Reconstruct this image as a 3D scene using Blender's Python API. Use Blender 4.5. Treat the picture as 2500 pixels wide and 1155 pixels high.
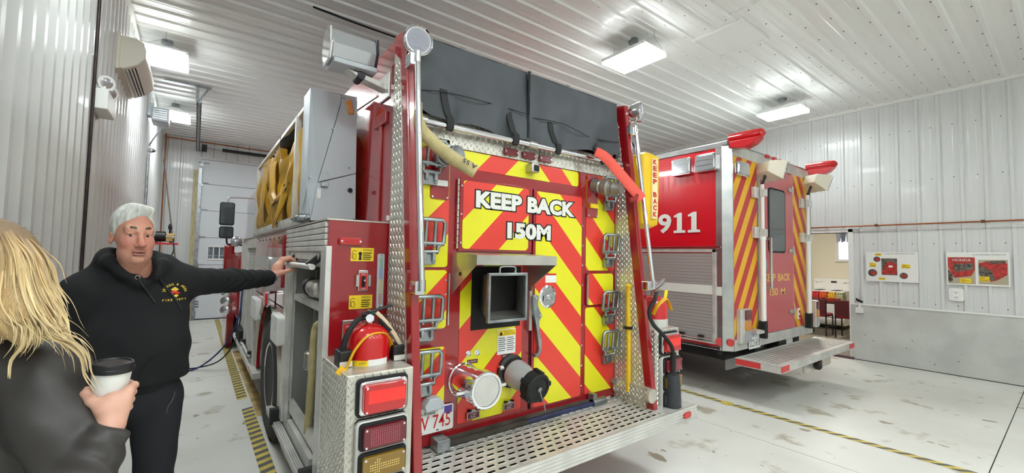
import bpy, bmesh, math, random
import numpy as np
from mathutils import Vector, Matrix
rnd = random.Random(7)
SC = bpy.context.scene
COL = SC.collection
for o in list(bpy.data.objects): bpy.data.objects.remove(o, do_unlink=True)

# ------------------------------------------------------------------ camera
cam_d = bpy.data.cameras.new('camera'); cam = bpy.data.objects.new('camera', cam_d); COL.objects.link(cam)
YAW, PIT, ROL, FPX = math.radians(36.8), math.radians(2.8), math.radians(1.08), 1032.0
_f = Vector((math.sin(YAW)*math.cos(PIT), math.cos(YAW)*math.cos(PIT), math.sin(PIT)))
_r = Vector((math.cos(YAW), -math.sin(YAW), 0)); _u = _r.cross(_f)
_R = math.cos(ROL)*_r + math.sin(ROL)*_u; _U = -math.sin(ROL)*_r + math.cos(ROL)*_u
mw = Matrix((( _R.x, _U.x, -_f.x, 0), (_R.y, _U.y, -_f.y, 0), (_R.z, _U.z, -_f.z, 1.62), (0, 0, 0, 1)))
cam.matrix_world = mw
cam_d.sensor_fit = 'HORIZONTAL'; cam_d.sensor_width = 36.0; cam_d.lens = FPX/2500*36.0
cam_d.clip_start = 0.05; cam_d.clip_end = 200
SC.camera = cam
# ------------------------------------------------------------------ world, exposure
W = bpy.data.worlds.new('world'); SC.world = W; W.use_nodes = True
W.node_tree.nodes['Background'].inputs[0].default_value = (0.75, 0.86, 1.0, 1)
W.node_tree.nodes['Background'].inputs[1].default_value = 1.2
SC.view_settings.view_transform = 'Standard'; SC.view_settings.look = 'None'
SC.view_settings.gamma = 1.0; SC.view_settings.use_curve_mapping = False
SC.view_settings.exposure = 1.08
LAMP_STRENGTH = 23.0

# ------------------------------------------------------------------ helpers
def lin(c):
    c = c/255.0
    return c/12.92 if c <= 0.04045 else ((c+0.055)/1.055)**2.4
def rgb(r, g, b): return (lin(r), lin(g), lin(b), 1.0)
MT = {}
def mat(name, col=(200,200,200), rough=0.5, metal=0.0, coat=0.0, noise=0.0, nscale=8.0, bump=0.0, bscale=40.0, col2=None, spec=None, emit=None, estr=0.0, trans=0.0, alpha=1.0, stretch=None):
    if name in MT: return MT[name]
    m = bpy.data.materials.new(name); m.use_nodes = True; nt = m.node_tree; b = nt.nodes['Principled BSDF']
    b.inputs['Base Color'].default_value = rgb(*col)
    b.inputs['Roughness'].default_value = rough; b.inputs['Metallic'].default_value = metal
    if coat: b.inputs['Coat Weight'].default_value = coat; b.inputs['Coat Roughness'].default_value = 0.04
    if spec is not None: b.inputs['Specular IOR Level'].default_value = spec
    if trans: b.inputs['Transmission Weight'].default_value = trans
    if alpha < 1: b.inputs['Alpha'].default_value = alpha
    if emit: b.inputs['Emission Color'].default_value = rgb(*emit); b.inputs['Emission Strength'].default_value = estr
    if noise or bump:
        tc = nt.nodes.new('ShaderNodeTexCoord'); vec = tc.outputs['Object']
        if stretch:
            mp = nt.nodes.new('ShaderNodeMapping'); mp.inputs['Scale'].default_value = stretch
            nt.links.new(vec, mp.inputs['Vector']); vec = mp.outputs['Vector']
    if noise:
        n = nt.nodes.new('ShaderNodeTexNoise'); n.inputs['Scale'].default_value = nscale; n.inputs['Detail'].default_value = 5
        nt.links.new(vec, n.inputs['Vector'])
        mx = nt.nodes.new('ShaderNodeMix'); mx.data_type = 'RGBA'
        c2 = col2 if col2 else tuple(max(0, c*(1-noise)) for c in col)
        mx.inputs[6].default_value = rgb(*col); mx.inputs[7].default_value = rgb(*c2)
        rp = nt.nodes.new('ShaderNodeMapRange'); rp.inputs[1].default_value = 0.35; rp.inputs[2].default_value = 0.65
        nt.links.new(n.outputs['Fac'], rp.inputs[0]); nt.links.new(rp.outputs[0], mx.inputs[0])
        nt.links.new(mx.outputs[2], b.inputs['Base Color'])
    if bump:
        n2 = nt.nodes.new('ShaderNodeTexNoise'); n2.inputs['Scale'].default_value = bscale; n2.inputs['Detail'].default_value = 3
        nt.links.new(vec, n2.inputs['Vector'])
        bp = nt.nodes.new('ShaderNodeBump'); bp.inputs['Strength'].default_value = bump; bp.inputs['Distance'].default_value = 0.01
        nt.links.new(n2.outputs['Fac'], bp.inputs['Height']); nt.links.new(bp.outputs[0], b.inputs['Normal'])
    MT[name] = m; return m

def V(*a): return Vector(a)
class MB:
    """collects verts and faces; build() links them as one mesh object"""
    def __init__(s): s.v = []; s.f = []; s.m = []
    def add(s, vs, fs, mi=0):
        n = len(s.v); s.v += [tuple(p) for p in vs]; s.f += [tuple(i+n for i in f) for f in fs]; s.m += [mi]*len(fs); return s
    def box(s, x0, x1, y0, y1, z0, z1, mi=0):
        return s.add([(x0,y0,z0),(x1,y0,z0),(x1,y1,z0),(x0,y1,z0),(x0,y0,z1),(x1,y0,z1),(x1,y1,z1),(x0,y1,z1)],
              [(3,2,1,0),(4,5,6,7),(0,1,5,4),(1,2,6,5),(2,3,7,6),(3,0,4,7)], mi)
    def obox(s, c, ax, ay, az, mi=0):
        """box centred c with half-axis vectors"""
        c, ax, ay, az = Vector(c), Vector(ax), Vector(ay), Vector(az)
        vs = [c+i*ax+j*ay+k*az for k in (-1,1) for i,j in ((-1,-1),(1,-1),(1,1),(-1,1))]
        return s.add(vs, [(3,2,1,0),(4,5,6,7),(0,1,5,4),(1,2,6,5),(2,3,7,6),(3,0,4,7)], mi)
    def prism(s, poly, axis, a0, a1, mi=0):
        """poly: 2-D points on the two other axes in cyclic order x:(y,z) y:(x,z) z:(x,y)"""
        def P(p, a): return {'x':(a,p[0],p[1]), 'y':(p[0],a,p[1]), 'z':(p[0],p[1],a)}[axis]
        n = len(poly); vs = [P(p,a0) for p in poly]+[P(p,a1) for p in poly]
        fs = [tuple(range(n)), tuple(range(2*n-1, n-1, -1))] + [(i, i+n, (i+1)%n+n, (i+1)%n) for i in range(n)]
        return s.add(vs, fs, mi)
    def poly3(s, pts, off, mi=0):
        """flat 3-D polygon extruded by off"""
        n = len(pts); off = Vector(off); vs = [Vector(p) for p in pts]+[Vector(p)+off for p in pts]
        fs = [tuple(range(n)), tuple(range(2*n-1, n-1, -1))] + [(i, i+n, (i+1)%n+n, (i+1)%n) for i in range(n)]
        return s.add(vs, fs, mi)
    def rbox(s, axis, a0, a1, u0, u1, v0, v1, r, mi=0, n=4):
        """rounded-rectangle slab"""
        pts = []
        for cx, cy, st in ((u1-r,v1-r,0),(u0+r,v1-r,90),(u0+r,v0+r,180),(u1-r,v0+r,270)):
            for k in range(n+1):
                t = math.radians(st+90*k/n); pts.append((cx+r*math.cos(t), cy+r*math.sin(t)))
        return s.prism(pts, axis, a0, a1, mi)
    def cyl(s, p0, p1, r0, r1=None, n=16, caps=True, mi=0):
        return s.rings([p0,p1],[r0, r0 if r1 is None else r1], n, caps, mi)
    def rings(s, pts, rad, n=12, caps=True, mi=0, flat=None, up=None):
        pts = [Vector(p) for p in pts]; m = len(pts)
        if not hasattr(rad,'__len__'): rad = [rad]*m
        vs = []; prev = None
        for i in range(m):
            d = (pts[min(i+1,m-1)]-pts[max(i-1,0)])
            if d.length < 1e-9: d = (pts[1]-pts[0])
            d.normalize()
            if prev is None:
                a = Vector(up) if up else (Vector((0,0,1)) if abs(d.z) < 0.9 else Vector((1,0,0)))
                e1 = a - d*a.dot(d)
                e1.normalize()
            else:
                e1 = prev - d*prev.dot(d)
                if e1.length < 1e-6: e1 = d.orthogonal()
                e1.normalize()
            prev = e1; e2 = d.cross(e1); fl = flat if flat else 1.0
            for k in range(n):
                t = 2*math.pi*k/n
                vs.append(pts[i] + rad[i]*(math.cos(t)*e1 + fl*math.sin(t)*e2))
        fs = [(i*n+k, i*n+(k+1)%n, (i+1)*n+(k+1)%n, (i+1)*n+k) for i in range(m-1) for k in range(n)]
        if caps: fs += [tuple(range(n-1,-1,-1)), tuple(range((m-1)*n, m*n))]
        return s.add(vs, fs, mi)
    def tube(s, pts, r, n=8, sub=6, caps=True, mi=0, closed=False, flat=None, up=None):
        """smooth tube through control points (Catmull-Rom)"""
        P = [Vector(p) for p in pts]; out = []
        R = r if hasattr(r,'__len__') else [r]*len(P); ro = []
        for i in range(len(P)-1):
            p0 = P[max(i-1,0)]; p1 = P[i]; p2 = P[i+1]; p3 = P[min(i+2,len(P)-1)]
            for k in range(sub):
                t = k/sub
                out.append(0.5*((2*p1)+(p2-p0)*t+(2*p0-5*p1+4*p2-p3)*t*t+(3*p1-p0-3*p2+p3)*t**3)); ro.append(R[i]*(1-t)+R[i+1]*t)
        out.append(P[-1]); ro.append(R[-1])
        return s.rings(out, ro, n, caps, mi, flat, up)
    def lathe(s, prof, o, d, n=24, mi=0):
        """prof [(radius, distance along d)]"""
        o = Vector(o); d = Vector(d).normalized()
        return s.rings_fixed([(o+d*h, r) for r,h in prof], d, n, mi)
    def rings_fixed(s, pr, d, n, mi=0):
        e1 = d.orthogonal().normalized(); e2 = d.cross(e1); vs = []
        for p, r in pr:
            for k in range(n):
                t = 2*math.pi*k/n; vs.append(p + max(r,1e-5)*(math.cos(t)*e1+math.sin(t)*e2))
        m = len(pr)
        fs = [(i*n+k, i*n+(k+1)%n, (i+1)*n+(k+1)%n, (i+1)*n+k) for i in range(m-1) for k in range(n)]
        fs += [tuple(range(n-1,-1,-1)), tuple(range((m-1)*n, m*n))]
        return s.add(vs, fs, mi)
    def tread(s, o, u, v, U, Vv, nrm, pitch=0.036, mask=None, L=0.0165, Wd=0.0046, H=0.0034, mi=0):
        """raised lozenges of diamond plate"""
        o, u, v, nrm = Vector(o), Vector(u).normalized(), Vector(v).normalized(), Vector(nrm).normalized()
        i = 0; a = pitch*0.5
        nu, nv = int(U/a), int(Vv/a)
        for i in range(nu):
            for j in range(nv):
                cu, cv = (i+0.5)*a, (j+0.5)*a
                if (i+j) % 2: continue
                if mask and not mask(cu, cv): continue
                sg = 1 if i % 2 else -1
                d = (u*0.55*sg+v*0.83).normalized(); e = nrm.cross(d); c = o+u*cu+v*cv+nrm*0.0002
                s.add([c+d*L, c+e*Wd, c-d*L, c-e*Wd, c+d*L*0.45+nrm*H, c-d*L*0.45+nrm*H], [(0,1,4),(1,2,5,4),(2,3,5),(3,0,4,5)], mi)
        return s
    def build(s, name, mats, parent=None, label=None, bevel=0.0, smooth=None, kind=None, cat=None, group=None, seg=2):
        me = bpy.data.meshes.new(name); me.from_pydata(s.v, [], s.f)
        for m in (mats if isinstance(mats, (list,tuple)) else [mats]): me.materials.append(MT[m] if isinstance(m,str) else m)
        if max(s.m, default=0) > 0: me.polygons.foreach_set('material_index', s.m)
        bm = bmesh.new(); bm.from_mesh(me); bmesh.ops.recalc_face_normals(bm, faces=bm.faces); bm.to_mesh(me); bm.free()
        if smooth:
            me.polygons.foreach_set('use_smooth', [True]*len(me.polygons)); me.set_sharp_from_angle(angle=math.radians(smooth))
        me.update()
        ob = bpy.data.objects.new(name, me); link(ob, parent)
        if bevel:
            bv = ob.modifiers.new('bevel','BEVEL'); bv.width = bevel; bv.segments = seg; bv.limit_method = 'ANGLE'; bv.angle_limit = math.radians(40)
        tag(ob, label, cat, group, kind)
        return ob
WORLD = {}
def link(ob, parent=None, loc=None):
    COL.objects.link(ob)
    if parent is not None:
        ob.parent = parent; ob.matrix_parent_inverse = WORLD.get(parent.name, Matrix()).inverted()
def tag(ob, label=None, cat=None, group=None, kind=None):
    if label: ob['label'] = label
    if cat: ob['category'] = cat
    if group: ob['group'] = group
    if kind: ob['kind'] = kind
    return ob
def thing(name, label, cat, loc=(0,0,0), group=None):
    e = bpy.data.objects.new(name, None); COL.objects.link(e); e.location = loc; e.empty_display_size = 0.1
    WORLD[e.name] = Matrix.Translation(Vector(loc)); tag(e, label, cat, group); return e
def copy_tree(o, parent=None):
    c = o.copy(); COL.objects.link(c)
    if parent is not None: c.parent = parent
    for ch in list(o.children): copy_tree(ch, c)
    return c
def text_mesh(s, font_off=0.0, spacing=1.0, shear=0.0):
    cu = bpy.data.curves.new('t','FONT'); cu.body = s; cu.size = 1.0; cu.offset = font_off; cu.space_character = spacing; cu.fill_mode = 'FRONT'; cu.resolution_u = 3; cu.shear = shear
    ob = bpy.data.objects.new('t', cu); COL.objects.link(ob)
    dg = bpy.context.evaluated_depsgraph_get(); dg.update()
    me = bpy.data.meshes.new_from_object(ob.evaluated_get(dg))
    vs = [tuple(v.co) for v in me.vertices]; fs = [tuple(p.vertices) for p in me.polygons]
    bpy.data.objects.remove(ob, do_unlink=True); bpy.data.meshes.remove(me); bpy.data.curves.remove(cu)
    return vs, fs
def put_text(name, s, o, u, v, w, h, m, parent, off=0.0, lift=0.0, spacing=1.0, ref=None, label=None, flip=False):
    """text filled into the rectangle o + [0,w]u + [0,h]v; ref: bbox source so outlines share the fit"""
    vs, fs = text_mesh(s, off, spacing)
    rv = ref if ref else vs
    x0 = min(p[0] for p in rv); x1 = max(p[0] for p in rv); y0 = min(p[1] for p in rv); y1 = max(p[1] for p in rv)
    o, u, v = Vector(o), Vector(u).normalized(), Vector(v).normalized(); n = u.cross(v)
    mb = MB(); mb.add([o+u*((p[0]-x0)/(x1-x0)*w)+v*((p[1]-y0)/(y1-y0)*h)+n*lift for p in vs], fs)
    me = bpy.data.meshes.new(name); me.from_pydata(mb.v, [], mb.f); me.materials.append(MT[m])
    ob = bpy.data.objects.new(name, me); link(ob, parent); tag(ob, label)
    return vs
def quad_grid(fn, nu, nv):
    """vertices fn(u,v) on a grid, u,v in 0..1"""
    vs = [fn(i/nu, j/nv) for i in range(nu+1) for j in range(nv+1)]
    fs = [(i*(nv+1)+j, (i+1)*(nv+1)+j, (i+1)*(nv+1)+j+1, i*(nv+1)+j+1) for i in range(nu) for j in range(nv)]
    return vs, fs

# ------------------------------------------------------------------ materials
mat('fire_red', (150,20,27), 0.2, 0.0, 0.8)
mat('rescue_red', (205,22,36), 0.25, 0.0, 0.6)
mat('rear_glare_red', (188,66,72), 0.3, 0.0, 0.5)  # same paint as rescue_red, with the glare on the rear put into the colour
mat('chrome', (225,225,228), 0.08, 1.0)
mat('alu', (226,224,218), 0.38, 0.45, noise=0.12, nscale=6)
mat('alu_soft', (208,206,200), 0.5, 0.3, noise=0.1, nscale=5)
mat('stainless', (206,202,194), 0.32, 0.8, noise=0.15, nscale=4)
mat('diamond', (206,202,190), 0.32, 0.5, noise=0.1, nscale=10)
mat('tread_glint', (240,237,228), 0.22, 0.75)  # lighter copy of the plate metal, glints of the treads are in the colour
mat('grey_paint', (182,187,192), 0.45)
mat('shutter_grey', (176,174,170), 0.42, 0.35)
mat('black_rubber', (26,26,27), 0.75)
mat('black_plastic', (22,22,24), 0.45)
mat('dark', (10,10,11), 0.7)
mat('tarp', (74,77,82), 0.62, noise=0.16, nscale=3.5, bump=0.15, bscale=9)
mat('strap', (28,29,31), 0.7)
mat('hose_cream', (206,190,138), 0.85, noise=0.12, nscale=14, bump=0.3, bscale=220)
mat('hose_red', (232,92,78), 0.8, bump=0.3, bscale=220)
mat('yellow_vinyl', (214,164,44), 0.5, noise=0.22, nscale=5, bump=0.25, bscale=16)
mat('yellow_paint', (232,190,30), 0.4)
mat('yellow_band', (236,180,26), 0.55)
mat('white_paint', (236,236,232), 0.35)
mat('white_plastic', (232,232,228), 0.4)
mat('white_letter', (222,222,214), 0.5)
mat('black_ink', (14,14,14), 0.6)
mat('red_ink', (196,30,28), 0.6)
mat('gold_letter', (226,178,96), 0.5)
mat('label_yellow', (240,206,30), 0.5)
mat('label_white', (230,230,226), 0.5)
mat('lens_red', (176,18,24), 0.12, coat=0.5, emit=(255,30,20), estr=0.03)
mat('lens_dark_red', (104,16,28), 0.15, coat=0.5)
mat('lens_amber', (206,130,30), 0.15, coat=0.5)
mat('lens_dark_amber', (132,100,28), 0.18, coat=0.5)
mat('lens_clear', (176,178,182), 0.1, 0.5, coat=0.5)
mat('tyre', (52,50,47), 0.85, bump=0.4, bscale=30)
mat('concrete_wall', (200,201,196), 0.7, noise=0.07, nscale=3, bump=0.15, bscale=25)
mat('wall_steel', (214,215,213), 0.32, 0.0, coat=0.15)
mat('ceil_steel', (232,232,229), 0.3, 0.0, coat=0.15)
mat('lamp_white', (250,250,250), 0.5, emit=(240,249,250), estr=LAMP_STRENGTH)
mat('lamp_dim', (250,250,250), 0.5, emit=(240,249,250), estr=LAMP_STRENGTH*0.8)
mat('copper', (168,100,62), 0.35, 1.0)
mat('rust_pipe', (58,44,42), 0.5, 0.3, noise=0.3, nscale=12)
mat('wood', (206,192,150), 0.6, noise=0.2, nscale=9, stretch=(6,6,0.6))
mat('galv', (170,175,178), 0.35, 0.9, noise=0.2, nscale=12)
mat('glass_dark', (70,76,80), 0.06, 0.2)
mat('skin_dummy', (200,150,125), 0.5)
# ------------------------------------------------------------------ room shell
XL, XR, YB, YF, ZC = -0.70, 9.09, 12.5, -5.2, 4.30
def concrete_floor():
    m = bpy.data.materials.new('floor_concrete'); m.use_nodes = True; nt = m.node_tree; b = nt.nodes['Principled BSDF']
    L = nt.links.new; N = nt.nodes.new
    geo = N('ShaderNodeNewGeometry')
    def noise(sc, det, vec=None):
        n = N('ShaderNodeTexNoise'); n.inputs['Scale'].default_value = sc; n.inputs['Detail'].default_value = det; L(vec or geo.outputs['Position'], n.inputs['Vector']); return n.outputs['Fac']
    def rng(a, lo, hi):
        r = N('ShaderNodeMapRange'); r.inputs[1].default_value = lo; r.inputs[2].default_value = hi; L(a, r.inputs[0]); return r.outputs[0]
    def mix(f, a, c):
        x = N('ShaderNodeMix'); x.data_type = 'RGBA'; L(f, x.inputs[0])
        for i, q in ((6,a),(7,c)):
            if isinstance(q, tuple): x.inputs[i].default_value = q
            else: L(q, x.inputs[i])
        return x.outputs[2]
    c = mix(rng(noise(0.9,4),0.35,0.7), rgb(224,223,216), rgb(208,206,198))
    c = mix(rng(noise(2.6,8),0.60,0.68), c, rgb(176,168,150))
    mp = N('ShaderNodeMapping'); mp.inputs['Scale'].default_value = (1.6,0.9,1); L(geo.outputs['Position'], mp.inputs['Vector'])
    c = mix(rng(noise(3.3,9,mp.outputs['Vector']),0.665,0.675), c, rgb(158,148,126))
    c = mix(rng(noise(14,3),0.73,0.75), c, rgb(120,114,104))
    L(c, b.inputs['Base Color']); b.inputs['Roughness'].default_value = 0.45
    bp = N('ShaderNodeBump'); bp.inputs['Strength'].default_value = 0.12; bp.inputs['Distance'].default_value = 0.01
    L(noise(30,4), bp.inputs['Height']); L(bp.outputs[0], b.inputs['Normal'])
    MT['floor_concrete'] = m
concrete_floor()
mat('joint', (60,54,46), 0.9)
floor = MB().box(XL-0.2, XR+0.2, YF-0.2, YB+0.2, -0.2, -0.008).build('floor', 'joint', kind='structure', label='white painted concrete floor of the truck bay')
gx = [XL, 4.2, XR]; gy = [YF, 0.46, 6.77, YB]
for i in range(2):
    for j in range(3):
        MB().box(gx[i]+0.004, gx[i+1]-0.004, gy[j]+0.004, gy[j+1]-0.004, -0.008, 0.0).build('floor_slab', 'floor_concrete', floor)

def sheet(o, w, l, n, W_, L_, ribs, h=0.02, bw=0.062, tw=0.032, minor=True):
    o, w, l, n = Vector(o), Vector(w), Vector(l), Vector(n)
    pr = [(0,0)]
    for r in ribs:
        pr += [(r-bw/2,0),(r-tw/2,h),(r+tw/2,h),(r+bw/2,0)]
        if minor:
            for q in (0.33,0.66):
                c = r+0.24*q
                if c+0.02 < W_: pr += [(c-0.012,0),(c-0.006,0.0025),(c+0.006,0.0025),(c+0.012,0)]
    pr.append((W_,0)); pr = [p for p in sorted(pr, key=lambda p:p[0]) if 0 <= p[0] <= W_]
    mb = MB(); k = len(pr)
    mb.add([o+w*a+n*b for a,b in pr]+[o+w*a+n*b+l*L_ for a,b in pr], [(i,i+1,i+1+k,i+k) for i in range(k-1)])
    return mb
def screws(name, pts, n, parent):
    mb = MB(); n = Vector(n); e1 = n.orthogonal().normalized(); e2 = n.cross(e1)
    for p in pts:
        p = Vector(p); r = 0.008
        vs = [p+r*(math.cos(t)*e1+math.sin(t)*e2) for t in (0,1.05,2.09,3.14,4.19,5.24)]
        vs2 = [q+n*0.005 for q in vs]
        mb.add(vs+vs2, [(6,7,8,9,10,11)]+[(i,(i+1)%6,6+(i+1)%6,6+i) for i in range(6)])
    return mb.build(name, 'screw', parent, kind='stuff')
mat('screw', (86,84,80), 0.7, 0.0)
# ceiling: sheets of four ribs running across the bay, lapped at x = 4.52
ceil = MB().box(XL-0.2, XR+0.2, YF-0.2, YB+0.2, ZC+0.03, ZC+0.2).build('ceiling', 'ceil_steel', kind='structure', label='white ribbed steel ceiling with rows of screws')
P = 0.24; y = 0.545-0.03-24*P; pts = []
while y < YB:
    y0 = max(y, YF); y1 = min(y+4*P, YB)
    if y1 > YF:
        ribs = [y+k*P+0.03-y0 for k in range(4)]
        sheet((XL,y0,ZC), (0,1,0), (1,0,0), (0,0,-1), y1-y0, 4.54-XL, ribs).build('ceiling_panel', 'ceil_steel', ceil)
        sheet((4.52,y0,ZC-0.004), (0,1,0), (1,0,0), (0,0,-1), y1-y0, XR-4.52, ribs).build('ceiling_panel', 'ceil_steel', ceil)
        for k in range(4):
            for i in range(23):
                x = -0.5+0.425*i
                yy = y+k*P+0.065
                if -1 < yy < YB-0.2: pts.append((x, yy, ZC-(0.004 if x > 4.52 else 0)))
    y += 4*P
screws('ceiling_screw', pts, (0,0,-1), ceil)
# right wall: concrete base, lower and upper steel sheets, doorway to the kitchen
DY0, DY1, DZ = 2.37, 3.45, 2.16
wr = MB()
wr.box(XR, XR+0.18, YF, DY0, -0.1, ZC+0.1); wr.box(XR, XR+0.18, DY1, YB, -0.1, ZC+0.1); wr.box(XR, XR+0.18, DY0, DY1, DZ, ZC+0.1)
wall_r = wr.build('wall_right', 'wall_steel', kind='structure', label='white ribbed steel wall above a grey concrete base, with kitchen doorway')
MB().box(XR-0.05, XR, YF, DY0-0.02, 0, 0.935).build('concrete_base', 'concrete_wall', wall_r, bevel=0.004)
MB().box(XR-0.05, XR, DY1+0.02, YB, 0, 0.935).build('concrete_base', 'concrete_wall', wall_r, bevel=0.004)
pts = []
def rib_run(ya, yb, z0, z1, off, nm='wall_panel'):
    y = 2.187-0.12-4*P*9
    while y < yb:
        a = max(y, ya); b = min(y+4*P, yb)
        if b-a > 0.03:
            ribs = [y+0.12+k*P-a for k in range(4) if a+0.035 < y+0.12+k*P < b-0.035]
            sheet((XR-off,a,z0), (0,1,0), (0,0,1), (-1,0,0), b-a, z1-z0, ribs, h=0.026).build(nm, 'wall_steel', wall_r)
        y += 4*P
rib_run(YF, DY0-0.05, 0.945, 2.165, 0.012); rib_run(DY1+0.05, YB, 0.945, 2.165, 0.012)
rib_run(YF, YB, 2.165, ZC-0.03, 0.030)
for k in range(-8, 10):
    for z in (1.02, 1.95, 2.95, 3.75):
        yy = 2.187-k*P+0.085
        if z < 2.1 and DY0-0.1 < yy < DY1+0.1: continue
        if -2.5 < yy < 3.6: pts.append((XR-(0.012 if z < 2.1 else 0.028), yy, z))
screws('wall_screw', pts, (-1,0,0), wall_r)
MB().box(XR-0.062, XR-0.02, YF, DY0-0.02, 0.925, 0.95).build('ledge_trim', 'white_plastic', wall_r)
MB().box(XR-0.075, XR-0.015, YF, YB, ZC-0.055, ZC-0.004).build('trim_1', 'white_plastic', kind='structure')
for (a,b,c,d) in ((DY0-0.07,DY0,0,DZ+0.06),(DY1,DY1+0.07,0,DZ+0.06)): MB().box(XR-0.045, XR+0.18, a, b, c, d).build('door_trim', 'white_plastic', wall_r, bevel=0.004)
MB().box(XR-0.045, XR+0.18, DY0-0.07, DY1+0.07, DZ, DZ+0.07).build('door_trim', 'white_plastic', wall_r, bevel=0.004)
MB().box(XR-0.10, XR-0.05, DY0-0.06, DY1, 0.0, 0.035).build('threshold', mat('threshold',(96,66,70),0.6), wall_r)
# left wall, back wall, front wall
wall_l = MB().box(XL-0.2, XL-0.02, YF, YB, -0.1, ZC+0.1).build('wall_left', 'wall_steel', kind='structure', label='white corrugated steel wall along the left of the bay')
y = YF
while y < YB:
    b = min(y+0.8, YB)
    sheet((XL-0.02,y,0), (0,1,0), (0,0,1), (1,0,0), b-y, ZC, [0.1,0.3,0.5,0.7], h=0.026, bw=0.150, tw=0.050, minor=False).build('wall_panel', 'wall_steel', wall_l)
    y += 0.8
MB().box(XL-0.02, XL+0.035, YF, YB, ZC-0.06, ZC-0.01).build('trim_2', 'white_plastic', kind='structure')
DX0, DX1, DZT = 0.03, 3.7, 3.83
wb = MB()
wb.box(XL-0.2, DX0-0.0, YB, YB+0.2, -0.1, ZC+0.1); wb.box(DX1, XR+0.2, YB, YB+0.2, -0.1, ZC+0.1); wb.box(DX0, DX1, YB, YB+0.2, DZT, ZC+0.1)
wall_b = wb.build('wall_back', 'wall_steel', kind='structure', label='white ribbed steel back wall around the overhead door')
def back_run(xa, xb, z0, z1):
    x = xa
    while x < xb-0.02:
        b = min(x+4*P, xb)
        sheet((x,YB-0.01,z0), (1,0,0), (0,0,1), (0,-1,0), b-x, z1-z0, [q for q in (0.12,0.36,0.60,0.84) if q < b-x-0.04]).build('wall_panel', 'wall_steel', wall_b)
        x += 4*P
back_run(XL, DX0-0.1, 0, ZC); back_run(DX0-0.1, DX1+0.1, DZT+0.05, ZC); back_run(DX1+0.1, XR, 0, ZC)
MB().box(XL-0.2, XR+0.2, YF-0.2, YF, -0.1, ZC+0.1).build('wall_front', 'wall_steel', kind='structure', label='white wall behind the camera')
# overhead door: six insulated sections, window, hinges
mat('door_white', (222,226,230), 0.4)
mat('glass', (215,228,232), 0.03, 0.0, trans=1.0)
door = MB().box(DX0-0.02, DX1+0.02, YB+0.09, YB+0.11, 0, DZT).build('door_1', 'door_white', kind='structure', label='white sectional overhead door with small window')
hz = [0.0, 0.66, 1.30, 1.95, 2.60, 3.24, DZT]
WX0, WX1, WZ0, WZ1 = 0.24, 0.72, 1.44, 1.74
for k in range(6):
    z0, z1 = hz[k]+0.004, hz[k+1]-0.004
    if k == 2:
        MB().box(DX0,WX0,YB+0.03,YB+0.09,z0,z1).box(WX1,DX1,YB+0.03,YB+0.09,z0,z1).box(WX0,WX1,YB+0.03,YB+0.09,z0,WZ0).box(WX0,WX1,YB+0.03,YB+0.09,WZ1,z1).build('door_section', 'door_white', door, bevel=0.003)
    else:
        MB().box(DX0,DX1,YB+0.03,YB+0.09,z0,z1).build('door_section', 'door_white', door, bevel=0.003)
    for zz in (z0+(z1-z0)*0.34, z0+(z1-z0)*0.67):
        MB().box(DX0,DX1,YB+0.027,YB+0.03,zz-0.004,zz+0.004).build('section_groove', 'door_white', door)
mf = MB()
for a,b,c,d in ((WX0-0.02,WX1+0.02,WZ0-0.025,WZ0+0.012),(WX0-0.02,WX1+0.02,WZ1-0.012,WZ1+0.025),(WX0-0.025,WX0+0.012,WZ0,WZ1),(WX1-0.012,WX1+0.025,WZ0,WZ1)): mf.box(a,b,YB+0.012,YB+0.04,c,d)
wf = mf.build('window_1', 'white_paint', kind='structure', label='small window with white frame in the overhead door')
MB().box(WX0,WX1,YB+0.05,YB+0.055,WZ0,WZ1).build('pane', 'glass', wf)
for x in (0.355,0.475,0.60): MB().box(x-0.012,x+0.012,YB+0.03,YB+0.05,WZ0,WZ1).build('muntin', 'white_paint', wf)
for z in (0.66,1.30,1.95,2.60,3.24,3.72):
    hb = MB().box(DX0+0.0,DX0+0.05,YB-0.005,YB+0.03,z-0.05,z+0.05); hb.cyl((DX0-0.06,YB-0.015,z+0.02),(DX0+0.16,YB-0.015,z+0.02),0.008,n=8).prism([(DX0-0.03,z-0.06),(DX0+0.05,z-0.06),(DX0+0.01,z+0.06)],'y',YB-0.02,YB-0.012)
    hb.build('hinge', 'galv', door)
MB().box(DX0-0.14, DX0-0.045, YB-0.09, YB+0.02, 0, 3.55).build('door_jamb', 'wood', door, bevel=0.003)
MB().box(DX0-0.045, DX0+0.02, YB-0.06, YB-0.045, 0, 3.6).box(DX0-0.045, DX0-0.03, YB-0.1, YB-0.045, 0, 3.6).build('track', 'galv', door)
MB().box(DX0, DX1, YB+0.0, YB+0.03, 0.0, 0.02).build('bottom_seal', 'black_rubber', door)
for zz in (0.30,0.36,0.42): MB().box(0.02,0.12,YB+0.02,YB+0.03,zz,zz+0.015).build('slot', 'dark', door)
MB().box(0.0,0.07,YB-0.0,YB+0.03,0.06,0.2).build('corner_plate', 'galv', door)
# daylight view outside the door window: pale ground and tree line
mat('outside_green', (120,140,128), 0.9, noise=0.5, nscale=3, col2=(225,232,236))
MB().box(-3,5,16.0,16.2,-0.2,3.4).build('hedge', 'outside_green', label='pale green trees seen through the overhead door window', cat='trees', kind='stuff')
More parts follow.
